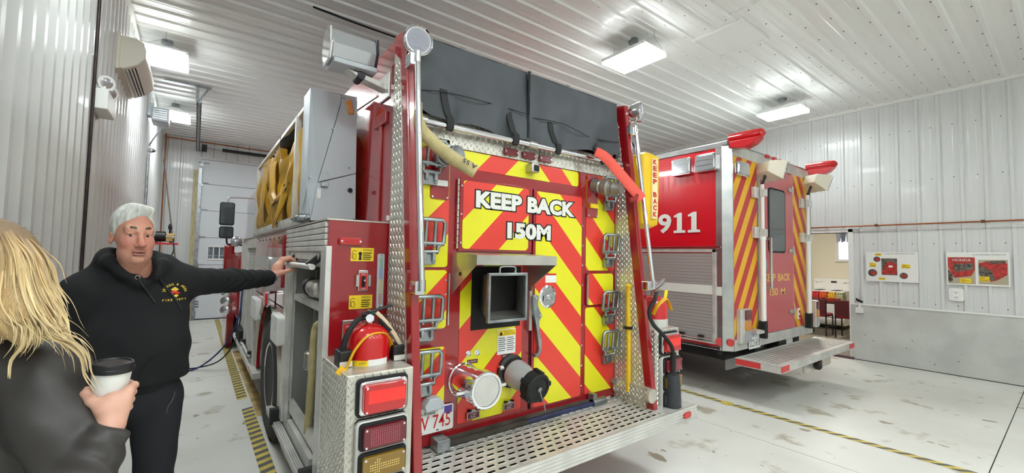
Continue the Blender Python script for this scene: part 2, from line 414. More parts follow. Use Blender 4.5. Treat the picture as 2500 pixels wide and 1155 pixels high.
# horizontal door track, hangers, torsion shaft
tr = thing('door_track', 'galvanised steel track of the overhead door hung from the ceiling', 'door track', (-0.05,8.4,4.0))
MB().box(-0.085,-0.02,8.3,YB-0.15,3.98,3.99).box(-0.085,-0.075,8.3,YB-0.15,3.98,4.06).box(-0.03,-0.02,8.3,YB-0.15,3.98,4.06).build('rail', 'galv', tr)
MB().box(-0.10,-0.06,8.40,8.43,3.98,ZC-0.02).build('hanger', 'galv', tr)
MB().obox((0.0,8.42,4.15),(0.07,0,0.13),(0,0.012,0),(0.012,0,-0.006)).build('brace', 'galv', tr)
MB().box(-0.5,0.1,8.40,8.44,ZC-0.035,ZC-0.015).build('ceiling_angle', 'galv', tr)
sh = thing('torsion_shaft', 'black torsion spring shaft above the overhead door', 'spring shaft', (1.5,YB-0.2,4.07))
MB().cyl((0.1,YB-0.2,4.07),(3.6,YB-0.2,4.07),0.013).build('shaft','galv',sh,smooth=40)
MB().cyl((0.42,YB-0.2,4.07),(2.2,YB-0.2,4.07),0.04).build('spring','black_plastic',sh,smooth=40)
MB().box(0.02,0.12,YB-0.25,YB-0.04,4.0,4.14).build('drum','black_plastic',sh,bevel=0.01)
# pipes
pp = MB().tube([(XL+0.06,YB-0.1,0.5),(XL+0.06,YB-0.1,4.0),(XL+0.06,YB-0.1,4.19),(XL+0.12,YB-0.1,4.22),(0.2,YB-0.1,4.22),(3.6,YB-0.1,4.22)],0.014,n=8)
tag(pp.build('copper_pipe','copper',smooth=50),'copper pipe running up the left corner and along the back wall','pipe')
cp = thing('copper_pipe', 'horizontal copper pipe clipped along the right wall above posters', 'pipe', (XR-0.1,1.0,2.26))
MB().cyl((XR-0.085,-4,2.258),(XR-0.085,6,2.258),0.011,n=10).build('pipe','copper',cp,smooth=40)
for yy in (1.977,0.791,-0.4,3.2): MB().box(XR-0.105,XR-0.060,yy-0.018,yy+0.018,2.24,2.28).build('pipe_clip',mat('clip',(110,80,60),0.5,0.6),cp)
tag(MB().cyl((XL+0.022,4.49,0),(XL+0.022,4.49,ZC-0.02),0.011,n=10).build('vertical_pipe','rust_pipe',smooth=40),'dark rusty vertical pipe on the left corrugated wall','pipe')
tag(MB().tube([(XL+0.03,9.0,2.0),(XL+0.03,9.0,3.2),(XL+0.05,9.05,3.4),(XL+0.2,9.2,3.75),(XL+0.28,9.25,3.85)],0.012,n=6).tube([(XL+0.03,8.9,1.2),(XL+0.03,8.9,3.15)],0.015,n=6).build('conduit','galv',smooth=40),'grey conduit running to the unit heater on the left wall','conduit')
tag(MB().tube([(0.9,4.85,ZC-0.03),(1.83,4.9,ZC-0.03),(4.2,4.85,ZC-0.03)],0.012,n=6).build('ceiling_cable','black_plastic'),'dark cable running along the ceiling above the engine','cable')

# ------------------------------------------------------------------ lamps
def lamp(x, y, label, glow='lamp_white', zb=4.05):
    t = thing('ceiling_lamp', label, 'ceiling lamp', (x,y,zb), 'white LED ceiling panels')
    hx, hy = 0.225, 0.31
    MB().box(x-hx,x+hx,y-hy,y+hy,zb+0.012,zb+0.05).build('housing','white_paint',t,bevel=0.004)
    MB().box(x-hx+0.006,x+hx-0.006,y-hy+0.006,y+hy-0.006,zb-0.014,zb+0.012).build('diffuser',glow,t)
    MB().box(x-0.05,x+0.05,y-0.06,y+0.06,zb+0.05,zb+0.11).build('driver_box','white_paint',t)
    MB().cyl((x,y,ZC-0.045),(x,y,ZC),0.06,n=12).build('junction_box','galv',t)
    for s in (-1,1):
        a = (x, y+s*hy*0.95, ZC-0.01); k = (x, y+s*hy*0.95, zb+0.16)
        w = MB().cyl(a,k,0.0025,n=5)
        for q in (-1,1): w.cyl(k,(x+q*hx*0.8,y+s*hy*0.95,zb+0.045),0.002,n=5)
        w.build('hanging_wire','galv',t)
        MB().box(x-hx*0.85,x+hx*0.85,y+s*(hy+0.001)-0.001,y+s*(hy+0.001)+0.001,zb+0.02,zb+0.03).build('light_slot','lamp_white',t)
    return t
lamp(-0.40,6.89,'glowing LED panel nearest the wall heat pump on the left'); lamp(-0.40,9.8,'glowing LED panel beside the far grey unit heater')
lamp(4.165,3.17,'glowing LED panel hung beside the ceiling hatch','lamp_dim'); lamp(7.59,2.82,'glowing LED panel hung above the rescue truck','lamp_dim')
for x,y,w in ((-0.40,3.2,'over the man beside the left wall'),(-0.4,-0.4,'above the left wall just behind the camera'),(-0.4,-3.6,'at the far left corner behind the camera'),(4.165,6.9,'over the middle of the fire engine'),(4.165,9.8,'over the cab of the fire engine'),(4.165,-0.5,'over the floor joint right of the camera'),(4.165,-3.6,'over the middle of the floor behind the camera'),(7.6,-3.6,'near the right wall behind the camera'),(7.6,9.5,'over the cab of the rescue truck'),(1.9,-0.6,'added for fill above the open floor behind the engine'),(0.7,-1.6,'added for fill above the camera'),(1.9,-4.3,'added for fill by the wall behind the camera')):  # panels off the lamp grid are unseen, added to fill the rear with light
    lamp(x,y,'white LED ceiling panel '+w,'lamp_dim' if (x < 0 and y > 0) else 'lamp_white')
# ceiling hatch
h = thing('ceiling_hatch','flat white access hatch panel framed in the ribbed ceiling','hatch',(5.07,2.42,ZC-0.03))
hx0,hx1,hy0,hy1 = 4.72,5.32,2.15,2.69
MB().box(hx0,hx1,hy0,hy1,ZC-0.03,ZC-0.012).build('panel','white_plastic',h)
for a,b,c,d in ((hx0-0.03,hx1+0.03,hy0-0.03,hy0),(hx0-0.03,hx1+0.03,hy1,hy1+0.03),(hx0-0.03,hx0,hy0,hy1),(hx1,hx1+0.03,hy0,hy1)): MB().box(a,b,c,d,ZC-0.045,ZC-0.005).build('frame','white_plastic',h)
# ------------------------------------------------------------------ left wall equipment
ac = thing('heat_pump','cream wall-mounted heat pump unit high on the left wall','heat pump',(XL,6.0,3.4))
mat('ac_cream',(222,216,200),0.4); mat('recess_dark',(70,68,64),0.7)
prof = [(XL,3.40),(XL+0.055,3.39),(XL+0.16,3.455),(XL+0.215,3.53),(XL+0.22,3.62),(XL+0.20,3.69),(XL+0.14,3.72),(XL,3.72)]
MB().prism(prof,'y',5.54,6.56).build('casing','ac_cream',ac,bevel=0.008,smooth=40)
for k in range(4):
    c = 0.16+0.22*k; x_ = XL+0.055+0.105*c; z_ = 3.39+0.065*c
    MB().obox((x_+0.002,6.05,z_-0.003),(0.0052,0,0.0032),(0,0.45,0),(0.0012,0,-0.002)).build('louvre_slot','recess_dark' if k else 'grey_paint',ac)  # dark strips stand in for the shade inside the louvre slots
    MB().obox((x_+0.010,6.05,z_-0.004),(0.004,0,0.0025),(0,0.45,0),(0.004,0,-0.0065)).build('louvre','white_plastic',ac)
MB().box(XL-0.005,XL+0.03,5.52,6.58,3.38,3.74).build('mounting_plate','ac_cream',ac)
em = thing('emergency_light','white emergency light with two round lamp heads on the left wall','emergency light',(XL,4.6,2.8))
MB().box(XL,XL+0.10,4.54,4.90,2.72,2.88).build('battery_box','white_plastic',em,bevel=0.008)
for yy,zz,dy in ((4.62,2.95,-0.4),(4.84,2.93,0.5)):
    d = Vector((0.55,-0.75+dy*0.4,-0.25)).normalized(); p = Vector((XL+0.07,yy,zz))
    lh = MB().lathe([(0.02,-0.05),(0.05,-0.03),(0.06,0.0),(0.058,0.012),(0.045,0.012)],p,d,16).build('lamp_head','white_plastic',em,smooth=40)
    MB().lathe([(0.044,0.011),(0.03,0.016),(0.001,0.018)],p,d,16).build('lens','lens_clear',lh,smooth=40)
    MB().cyl((XL+0.05,yy,2.87),p,0.014,n=8).build('swivel','white_plastic',em)
uh = thing('unit_heater','grey unit heater bracketed high on the left wall','heater',(XL,9.0,3.6))
MB().box(XL+0.06,XL+0.27,8.6,9.0,3.66,3.87).build('casing','grey_paint',uh,bevel=0.006)
MB().box(XL,XL+0.08,8.7,8.9,3.75,3.95).build('bracket','galv',uh)
for k in range(5): MB().box(XL+0.08,XL+0.25,8.592,8.6,3.69+k*0.034,3.705+k*0.034).build('grille_slat','galv',uh)
tag(MB().lathe([(0.02,0),(0.035,0.02),(0.04,0.05),(0.03,0.09),(0.012,0.11)],(XL+0.02,8.8,3.2),(1,0,0.2),14).build('alarm_bell','chrome',smooth=40),'small silver alarm fitting on the left wall below the heater','alarm')
tag(MB().box(XL+0.0,XL+0.10,7.35,7.75,1.25,1.78).build('breaker_box','grey_paint',bevel=0.006),'grey electrical box on the left wall behind the man\'s head','electrical box')
tag(MB().box(XL+0.10,XL+0.104,7.42,7.62,1.62,1.74).build('warning_sticker','label_yellow'),'yellow warning sticker on the grey electrical box','sticker')
# pressure-washer pump on a red bracket
pw = thing('pump_unit','black and brass pressure washer pump on a red wall shelf','pump',(-0.5,10.9,1.75))
MB().box(-0.69,-0.28,10.75,11.05,1.74,1.775).build('shelf',mat('shelf_red',(206,36,40),0.4),pw,bevel=0.004)
MB().cyl((-0.66,10.9,1.90),(-0.48,10.9,1.90),0.10,n=18).build('motor','black_plastic',pw,bevel=0.01,smooth=40)
MB().box(-0.48,-0.34,10.82,10.98,1.80,1.96).build('pump_head',mat('brass',(190,160,100),0.35,0.9),pw,bevel=0.01)
for k in range(3): MB().cyl((-0.46+0.05*k,10.82,1.90),(-0.46+0.05*k,10.76,1.90),0.02,n=10).build('valve_cap','chrome',pw)
MB().cyl((-0.42,10.9,1.96),(-0.42,10.9,2.16),0.018,n=8).lathe([(0.03,0),(0.035,0.05),(0.02,0.10)],(-0.42,10.9,2.05),(0,0,1),10).build('valve_stem','black_plastic',pw)
for a in (-0.62,-0.40): MB().box(a-0.02,a+0.02,10.8,11.0,1.775,1.81).build('foot','black_plastic',pw)
MB().tube([(-0.36,10.8,1.85),(-0.34,10.6,1.6),(-0.45,10.6,1.4),(-0.6,10.7,1.2)],0.012,n=6).build('supply_hose','black_rubber',pw,smooth=40)
tag(MB().obox((-0.38,11.6,1.78),(0.24,0,-1.77),(0.012,0,0.002),(0,0.03,0)).build('wooden_pole',mat('pole_wood',(128,116,104),0.7,noise=0.2)),'long weathered wooden pole leaning by the back left corner','pole')
# ------------------------------------------------------------------ floor tape
mat('tape_yellow',(226,200,92),0.55,noise=0.15,nscale=12); mat('tape_grey',(92,90,84),0.6)
mat('tape_residue',(206,178,116),0.7,noise=0.25,nscale=6)
def tape(name, x0, x1, ya, yb, label, slope, per=0.118):
    w = x1-x0; mb = MB(); y = ya
    while y < yb:
        for k,mi in ((0,0),(0.5,1)):
            a = y+k*per; b = a+per/2; s = slope*w
            mb.add([(x0,a,0.0012),(x1,a+s,0.0012),(x1,b+s,0.0012),(x0,b,0.0012)],[(0,1,2,3)],mi)
        y += per
    return tag(mb.build(name,['tape_yellow','tape_grey']),label,'floor tape')
tape('hazard_tape',0.455,0.555,0.6,5.15,'yellow and grey hazard tape on the floor beside the near rear wheel',0.45)
tape('hazard_tape',0.440,0.540,5.55,12.3,'yellow and grey hazard tape running to the overhead door',0.45)
tape('hazard_tape',4.90,4.985,-3.0,2.32,'yellow and grey hazard tape on the open floor before the rescue truck',-1.1)
tape('hazard_tape',4.90,4.985,2.48,7.5,'yellow and grey hazard tape alongside the rescue truck',-1.1)
tag(MB().box(0.56,0.66,4.9,8.3,0.0003,0.0009).build('tape_residue','tape_residue'),'tan strip of old tape glue beside the left hazard tape','tape residue')
tag(MB().obox((4.93,2.43,0.004),(0.05,0.03,0.001),(-0.03,0.06,0.004),(0,0,0.0008)).build('tape_scrap','tape_yellow'),'torn curled scrap of yellow tape on the floor','tape scrap')
# ------------------------------------------------------------------ right wall items
# pits in the concrete base
rp_ = random.Random(5); pm = MB()
for k in range(46):
    yy = rp_.uniform(-1.6,2.25); zz = rp_.uniform(0.06,0.88); r_ = rp_.choice((0.003,0.004,0.005,0.008))
    pm.cyl((XR-0.0505,yy,zz),(XR-0.049,yy,zz),r_,n=6)
pm.build('concrete_pit','recess_dark',wall_r,kind='stuff')
MB().box(XR-0.052,XR-0.04,YF,DY0-0.02,0.0,0.012).build('base_crack','recess_dark',wall_r)
def poster(y0, y1, label):
    t = thing('poster', label, 'poster', (XR-0.05,(y0+y1)/2,1.33))
    MB().box(XR-0.048,XR-0.04,min(y0,y1),max(y0,y1),1.335,1.818).build('sheet','label_white',t)
    return t
def pbox(t, nm, ya, yb, za, zb, m, d=0): return MB().box(XR-0.0495-d,XR-0.048-d,min(ya,yb),max(ya,yb),za,zb).build(nm,m,t)
mat('photo_red',(200,52,44),0.5,noise=0.3,nscale=25); mat('photo_dark',(52,46,44),0.5,noise=0.5,nscale=30,col2=(120,110,96)); mat('photo_tan',(176,164,140),0.5)
UY, UZ = (0,-1,0), (0,0,1)
t = poster(2.132,1.486,'white poster of a hydraulic pump with five yellow tags')
X0 = XR-0.050
def ptext(t,s,y,z,w,h,m='black_ink',lift=0.002): put_text('lettering',s,(X0,y,z),UY,UZ,w,h,m,t,lift=lift)
ptext(t,'Honda GX 100 HYDRAULIC PUMP',1.88,1.785,0.36,0.014)
pbox(t,'photo',1.93,1.735,1.445,1.715,'photo_dark'); 
MB().prism([(1.925,1.46),(1.745,1.46),(1.745,1.62),(1.80,1.66),(1.87,1.64),(1.90,1.55)],'x',X0-0.001,X0-0.0005).build('photo_engine','photo_red',t)
pbox(t,'photo_badge',1.84,1.79,1.57,1.60,'label_white',0.003)
for yy,zz,r,m in ((1.985,1.70,0.045,'photo_dark'),(2.045,1.475,0.06,'photo_dark'),(1.66,1.44,0.05,'photo_dark')):
    MB().cyl((X0+0.002,yy,zz),(X0,yy,zz),r,n=20).build('photo',m,t); MB().cyl((X0,yy-0.01,zz-0.005),(X0-0.001,yy-0.01,zz-0.005),r*0.55,n=14).build('photo_engine','photo_red',t)
for yy,zz,w,s in ((2.01,1.76,0.085,'Choke'),(2.085,1.575,0.085,'Fuel\nShutoff'),(1.685,1.56,0.105,'Engine\nKill Switch'),(1.97,1.365,0.085,'Throttle')):
    hh = 0.035 if '\n' not in s else 0.065
    pbox(t,'yellow_tag',yy,yy-w,zz,zz+hh,'label_yellow'); ptext(t,s,yy-0.012,zz+0.008,w-0.024,hh-0.016)
t = poster(1.18,0.556,'white poster of a red generator with two large photographs')
ptext(t,'Honda EM6500SX GENERATOR',0.91,1.775,0.32,0.014)
pbox(t,'photo',1.165,0.885,1.355,1.745,'photo_tan'); pbox(t,'photo',0.855,0.575,1.36,1.71,'photo_tan')
MB().prism([(1.16,1.74),(0.887,1.74),(0.887,1.56),(0.93,1.47),(1.10,1.44),(1.16,1.60)],'x',X0-0.001,X0-0.0005).build('photo_engine','photo_red',t)
MB().prism([(1.11,1.64),(0.90,1.66),(0.90,1.56),(1.09,1.53)],'x',X0-0.002,X0-0.0012).build('photo_panel','photo_dark',t)
MB().prism([(1.16,1.56),(1.12,1.50),(1.11,1.40),(1.14,1.37),(1.16,1.40)],'x',X0-0.002,X0-0.0012).build('photo_panel','photo_dark',t)
ptext(t,'HONDA',1.11,1.685,0.185,0.035,'label_white',0.004)
MB().prism([(0.85,1.66),(0.72,1.70),(0.58,1.66),(0.585,1.50),(0.68,1.42),(0.74,1.40),(0.84,1.52)],'x',X0-0.001,X0-0.0005).build('photo_engine','photo_red',t)
MB().prism([(0.85,1.64),(0.73,1.55),(0.69,1.42),(0.80,1.42),(0.85,1.50)],'x',X0-0.002,X0-0.0012).build('photo_panel','photo_dark',t)
MB().prism([(0.80,1.69),(0.60,1.70),(0.59,1.67),(0.70,1.65)],'x',X0-0.002,X0-0.0012).build('photo_panel','photo_dark',t)
for ya,w,zz,s in ((1.04,0.11,1.365,'Engine\nOn/Off/Start\nSwitch'),(0.85,0.10,1.40,'Fuel\nShutoff')):
    pbox(t,'yellow_tag',ya,ya-w,zz,zz+0.07,'label_yellow',0.003); ptext(t,s,ya-0.012,zz+0.01,w-0.024,0.05,'black_ink',0.006)
ot = thing('wall_outlet','white square wall outlet below the generator poster','outlet',(XR-0.06,1.08,1.19))
MB().rbox('x',XR-0.075,XR-0.03,1.005,1.16,1.095,1.285,0.03).build('plate','white_plastic',ot,bevel=0.006)
MB().box(XR-0.082,XR-0.07,1.045,1.12,1.12,1.26).build('receptacle','white_paint',ot,bevel=0.003)
for z in (1.155,1.225):
    for d in (-0.012,0.012): MB().box(XR-0.0835,XR-0.08,1.0825+d-0.003,1.0825+d+0.003,z-0.008,z+0.008).build('slot','dark',ot)
    MB().cyl((XR-0.0835,1.0825,z-0.018),(XR-0.08,1.0825,z-0.018),0.005,n=8).build('slot','dark',ot)
bo = thing('wall_box','small grey switch box with black hook on the concrete wall','switch box',(XR-0.08,2.225,0.83))
MB().box(XR-0.10,XR-0.05,2.175,2.275,0.79,0.88).build('box','white_plastic',bo,bevel=0.006)
MB().box(XR-0.07,XR-0.05,2.215,2.235,0.88,0.98).build('strap','white_plastic',bo)
MB().poly3([(XR-0.075,2.27,1.04),(XR-0.075,2.17,0.985),(XR-0.075,2.19,0.965),(XR-0.075,2.235,0.975),(XR-0.075,2.27,1.0)],(0.02,0,0)).build('hook','black_plastic',bo)
# ------------------------------------------------------------------ fire engine
def chevron_material():
    m = bpy.data.materials.new('chevron'); m.use_nodes = True; nt = m.node_tree; b = nt.nodes['Principled BSDF']; L = nt.links.new; N = nt.nodes.new
    tc = N('ShaderNodeTexCoord'); sp = N('ShaderNodeSeparateXYZ'); L(tc.outputs['Object'], sp.inputs[0])
    def mth(op, a, c=None):
        n = N('ShaderNodeMath'); n.operation = op
        for i, q in ((0,a),(1,c)):
            if q is None: continue
            if isinstance(q,(int,float)): n.inputs[i].default_value = q
            else: L(q, n.inputs[i])
        return n.outputs[0]
    v = mth('ADD', sp.outputs['Z'], mth('ABSOLUTE', mth('SUBTRACT', sp.outputs['X'], 1.7725)))
    fr = mth('FRACT', mth('DIVIDE', mth('ADD', v, 4*0.434-1.911), 0.434))
    g = mth('GREATER_THAN', fr, 0.5)
    mx = N('ShaderNodeMix'); mx.data_type = 'RGBA'; L(g, mx.inputs[0]); mx.inputs[6].default_value = rgb(222,58,46); mx.inputs[7].default_value = rgb(226,220,30)
    L(mx.outputs[2], b.inputs['Base Color']); b.inputs['Roughness'].default_value = 0.32; b.inputs['Coat Weight'].default_value = 0.25
    MT['chevron'] = m
chevron_material()
mat('arch_trim',(186,184,170),0.45,0.3)
mat('comp_inner_shade',(150,150,146),0.5,0.3)  # darker copy of the aluminium, the compartment's shade is in the colour
YP = 2.20
E = thing('fire_engine', 'red fire engine with KEEP BACK chevron rear, grey tarp and rear step', 'fire engine', (1.795,2.2,0))
def ep(mb, name, m, label=None, parent=None, bevel=0.0, smooth=None, kind=None): return mb.build(name, m, parent or E, label, bevel, smooth, kind)
# --- core and outer body
ep(MB().box(0.905,2.668,2.22,7.6,0.62,2.30), 'body_core', 'fire_red')
ep(MB().box(0.88,0.905,2.30,7.4,0.62,2.87), 'hosebed_wall', 'fire_red', bevel=0.004)
ep(MB().box(2.668,2.70,2.24,7.4,0.62,2.85), 'hosebed_wall', 'fire_red', bevel=0.004)
ep(MB().prism([(2.69,0.62),(3.05,0.62),(3.05,1.80),(2.69,1.80)],'y',2.303,7.6), 'side_body', 'fire_red', bevel=0.004)
ep(MB().box(2.70,3.055,2.298,7.6,1.80,1.808), 'deck_edge', 'diamond')  # unseen plate added over the red deck to cut its bounce
# left: rear corner face and post, panels between openings
ep(MB().box(0.545,0.88,2.303,2.375,0.45,1.80), 'rear_corner_panel', 'fire_red', bevel=0.004)
ep(MB().box(0.56,0.90,2.375,7.3,1.765,1.795), 'deck', 'diamond')
ep(MB().box(0.535,0.90,2.298,7.3,1.795,1.803), 'deck_edge', 'diamond')
# open compartment: 2.38 .. 3.45
c0, c1 = 2.40, 3.42
ep(MB().box(0.86,0.88,2.375,3.5,0.42,1.77), 'compartment_back', 'comp_inner_shade')
ep(MB().box(0.56,0.88,2.375,c0,0.42,1.77), 'compartment_wall', 'comp_inner_shade')
ep(MB().box(0.56,0.88,c1,c1+0.03,0.42,1.77), 'compartment_wall', 'comp_inner_shade')
ep(MB().box(0.55,0.88,2.36,3.5,0.40,0.43), 'compartment_floor', 'comp_inner_shade')
for k in range(2): ep(MB().box(0.70,0.72,3.05+0.2*k,3.10+0.2*k,0.43,1.5), 'compartment_rib', 'comp_inner_shade')
ep(MB().box(0.58,0.86,c0,c1,1.29,1.325), 'shelf', 'alu')
ep(MB().box(0.535,0.565,2.30,c0+0.01,0.43,1.66), 'door_jamb', 'alu', bevel=0.003)
ep(MB().box(0.535,0.60,c1-0.02,3.49,0.43,1.66).box(0.55,0.575,c1-0.05,c1-0.035,0.43,1.66), 'door_jamb', 'alu', bevel=0.003)
for k in range(5): ep(MB().box(0.533,0.57,2.33,3.49,1.632+k*0.032,1.660+k*0.032), 'header_slat', 'alu', bevel=0.004)
ep(MB().cyl((0.66,c0+0.02,1.60),(0.66,c1-0.02,1.60),0.07,n=18), 'rolled_shutter', 'alu_soft', smooth=40)
bar = ep(MB().cyl((0.50,2.43,1.548),(0.50,3.22,1.548),0.016,n=14), 'shutter_bar', 'alu', smooth=40)
for yy in (2.52,3.18): ep(MB().obox((0.53,yy,1.58),(0.035,0,0.03),(0,0.012,0),(-0.012,0,0.018)), 'bar_latch', 'black_plastic', parent=bar, bevel=0.004)
ep(MB().poly3([(0.54,c0+0.05,1.63),(0.54,c1-0.1,1.63),(0.54,c1-0.16,1.585),(0.54,c0+0.11,1.585)],(0.008,0,0)), 'shutter_flap', 'alu_soft')
# threshold step boards
tb = MB()
for k in range(4): tb.box(0.500+0.012*k,0.509+0.012*k,2.42,3.86,0.385,0.412)
ep(tb.box(0.505,0.70,2.42,3.86,0.36,0.40), 'threshold_board', 'alu_soft')
ep(MB().box(0.56,0.86,2.6,3.3,0.43,0.47), 'floor_tray', 'alu_soft')
for yy in (2.44,3.50): ep(MB().rbox('x',0.48,0.55,yy-0.03,yy+0.03,0.39,0.50,0.015), 'corner_bumper', 'black_rubber')
ep(MB().prism([(3.45,0.1),(3.75,0.1),(3.75,0.40),(3.45,0.40)],'x',0.6,0.62), 'mud_flap', mat('mud_flap',(150,150,146),0.7))
# stored gear in the compartment
ep(MB().lathe([(0.055,0),(0.060,0.01),(0.060,0.09),(0.05,0.10)],(0.635,3.13,1.395),(0,-1,0),20), 'stored_coupling', 'black_plastic', smooth=40)
ep(MB().lathe([(0.035,0.10),(0.052,0.105),(0.052,0.14),(0.035,0.15),(0.058,0.165),(0.060,0.20),(0.045,0.21),(0.035,0.26),(0.055,0.27),(0.055,0.31),(0.04,0.32)],(0.635,3.13,1.395),(0,-1,0),20), 'coupling_ring', 'stainless', smooth=40)
ep(MB().tube([(0.60,2.86,0.52),(0.59,2.80,0.60),(0.585,2.74,0.85),(0.585,2.72,1.10),(0.59,2.69,1.19),(0.60,2.62,1.22)],0.022,n=10), 'stored_pipe', 'hose_cream', smooth=50)
ep(MB().lathe([(0.02,0),(0.03,0.01),(0.03,0.10),(0.02,0.11)],(0.572,2.76,0.93),(0,-0.1,1),12), 'pipe_clip', 'stainless', smooth=40)
ep(MB().box(0.58,0.61,2.45,3.40,0.50,0.58), 'tool_rail', 'alu')
ep(MB().rbox('z',0.43,0.50,0.60,0.75,2.95,3.15,0.02), 'stored_block', 'galv')
# side panels over the wheel, red door with silver stripe
ep(MB().box(0.55,0.58,3.49,5.30,1.20,1.77), 'side_panel', 'fire_red')
def arc(a_, b_): return [(4.30+a_*math.cos(t),0.50+b_*math.sin(t)) for t in [math.pi*k/20 for k in range(21)]]
ar = arc(0.75,0.68)
ep(MB().prism([(3.49,0.45),(3.49,1.21),(5.30,1.21),(5.30,0.45),(5.05,0.45)]+ar+[(3.55,0.45)],'x',0.55,0.58), 'wheel_arch_panel', 'fire_red')
ep(MB().rings([(0.553,a_,b_) for a_,b_ in arc(0.765,0.695)],0.026,n=8,flat=0.5), 'wheel_arch_trim', 'arch_trim', smooth=50)
ep(MB().rbox('x',0.515,0.55,3.52,5.22,1.36,1.755,0.02), 'side_door', 'fire_red', bevel=0.004)
ep(MB().box(0.5135,0.515,3.53,5.21,1.48,1.585), 'reflective_stripe', mat('silver_stripe',(200,200,196),0.35,0.3))
ep(MB().rbox('x',0.497,0.514,4.05,4.11,1.46,1.58,0.015), 'door_latch', 'chrome')
for k in range(6): ep(MB().cyl((0.512,3.7+0.24*k,1.735),(0.516,3.7+0.24*k,1.735),0.008,n=8), 'door_rivet', 'dark')
ep(MB().rbox('x',0.487,0.55,3.40,3.72,0.955,1.165,0.03), 'side_box', 'white_plastic', bevel=0.012, smooth=40)
ep(MB().rbox('x',0.484,0.487,3.50,3.54,1.05,1.08,0.008), 'box_lock', 'chrome')
sm = ep(MB().rbox('x',0.49,0.55,3.98,4.12,1.17,1.30,0.02), 'side_marker', 'chrome', bevel=0.006)
ep(MB().rbox('x',0.475,0.49,3.99,4.11,1.18,1.29,0.02), 'marker_lens', 'lens_red', parent=sm)
ep(MB().rbox('x',0.495,0.55,4.80,5.25,0.95,1.16,0.03), 'side_box', 'white_plastic', bevel=0.012, smooth=40)
# wheel
ty = [(0.29,0.0),(0.34,-0.015),(0.42,-0.02),(0.49,0.0),(0.525,0.03),(0.53,0.06),(0.53,0.22),(0.52,0.25),(0.3,0.26)]
wheel = ep(MB().lathe(ty,(0.57,4.28,0.53),(1,0,0),48), 'rear_tyre', 'tyre', smooth=35)
tl = MB()
for k in range(56):
    t = 2*math.pi*k/56; c = Vector((0.655,4.28+0.53*math.cos(t),0.53+0.53*math.sin(t))); d = Vector((0,math.cos(t),math.sin(t))); e = Vector((0,-math.sin(t),math.cos(t)))
    tl.obox(c,(0.07,0,0),e*0.018,d*0.008)
ep(tl,'tyre_tread','tyre',parent=wheel,kind='stuff')
ep(MB().lathe([(0.29,0.004),(0.298,-0.004),(0.285,-0.008),(0.272,0.006),(0.268,0.03),(0.272,0.034)],(0.57,4.28,0.53),(1,0,0),40), 'wheel_rim', 'chrome', parent=wheel, smooth=35)
ep(MB().lathe([(0.268,0.028),(0.255,0.06),(0.25,0.15),(0.10,0.16)],(0.57,4.28,0.53),(1,0,0),40), 'wheel_barrel', 'fire_red', parent=wheel, smooth=35)
ep(MB().lathe([(0.25,0.09),(0.2,0.11),(0.11,0.12),(0.10,0.06),(0.07,0.05)],(0.57,4.28,0.53),(1,0,0),32), 'wheel_disc', 'fire_red', parent=wheel, smooth=35)
for k in range(8):
    t = k*math.pi/4; ep(MB().cyl((0.66,4.28+0.15*math.cos(t),0.53+0.15*math.sin(t)),(0.69,4.28+0.15*math.cos(t),0.53+0.15*math.sin(t)),0.016,n=6), 'wheel_nut', 'chrome', parent=wheel)
w2 = ep(MB().lathe(ty,(3.02,4.28,0.53),(-1,0,0),40), 'rear_tyre', 'tyre', smooth=35)
ep(MB().lathe([(0.285,-0.005),(0.28,0.02),(0.26,0.12),(0.10,0.13)],(3.02,4.28,0.53),(-1,0,0),32), 'wheel_rim', 'alu', parent=w2, smooth=35)
for sx in (0.57,3.02):
    w3 = ep(MB().lathe(ty,(sx,9.0,0.53),(1 if sx<1 else -1,0,0),40), 'front_tyre', 'tyre', smooth=35)
    ep(MB().lathe([(0.285,-0.005),(0.28,0.02),(0.26,0.12),(0.10,0.13)],(sx,9.0,0.53),(1 if sx<1 else -1,0,0),32), 'wheel_rim', 'alu', parent=w3, smooth=35)
ep(MB().cyl((0.8,4.28,0.53),(2.8,4.28,0.53),0.10,n=12), 'rear_axle', 'black_plastic')
ep(MB().cyl((0.8,9.0,0.53),(2.8,9.0,0.53),0.07,n=12), 'front_axle', 'black_plastic')
for x in (1.3,2.2): ep(MB().box(x,x+0.1,2.4,9.8,0.45,0.65), 'chassis_rail', 'black_plastic')
ep(MB().box(0.58,0.90,3.52,5.08,1.20,1.22), 'wheel_well', 'black_plastic')
ep(MB().box(0.88,0.90,3.50,5.10,0.40,1.20), 'wheel_well', 'black_plastic')
# front compartments with roller shutters
for (ya,yb) in ((5.33,6.35),):
    ep(MB().box(0.58,0.60,ya,yb,0.42,1.77), 'shutter_frame', 'alu')
    for k in range(30): ep(MB().box(0.555,0.575,ya+0.04,yb-0.04,0.47+k*0.040,0.507+k*0.040), 'shutter_slat', 'alu_soft')
    for yy in (ya,yb-0.04): ep(MB().box(0.535,0.58,yy,yy+0.04,0.42,1.77), 'door_jamb', 'alu')
    ep(MB().box(0.53,0.58,ya,yb,1.67,1.77), 'shutter_header', 'alu')
    ep(MB().cyl((0.515,ya+0.05,0.50),(0.515,yb-0.05,0.50),0.014,n=10), 'shutter_bar', 'alu', smooth=40)
    for yy in (ya+0.12,yb-0.12): ep(MB().box(0.505,0.55,yy-0.03,yy+0.03,0.47,0.54), 'bar_latch', 'black_plastic')
ep(MB().box(0.505,0.60,4.92,7.6,0.36,0.42), 'running_board', 'alu_soft', bevel=0.004)
ep(MB().box(0.50,0.506,5.2,5.32,0.37,0.41), 'side_reflector', 'lens_amber')
ep(MB().box(0.56,0.9,6.35,7.5,0.42,1.77), 'pump_panel', 'alu')
ep(MB().box(0.9,2.69,7.4,7.6,0.6,2.3), 'pump_house', 'fire_red')
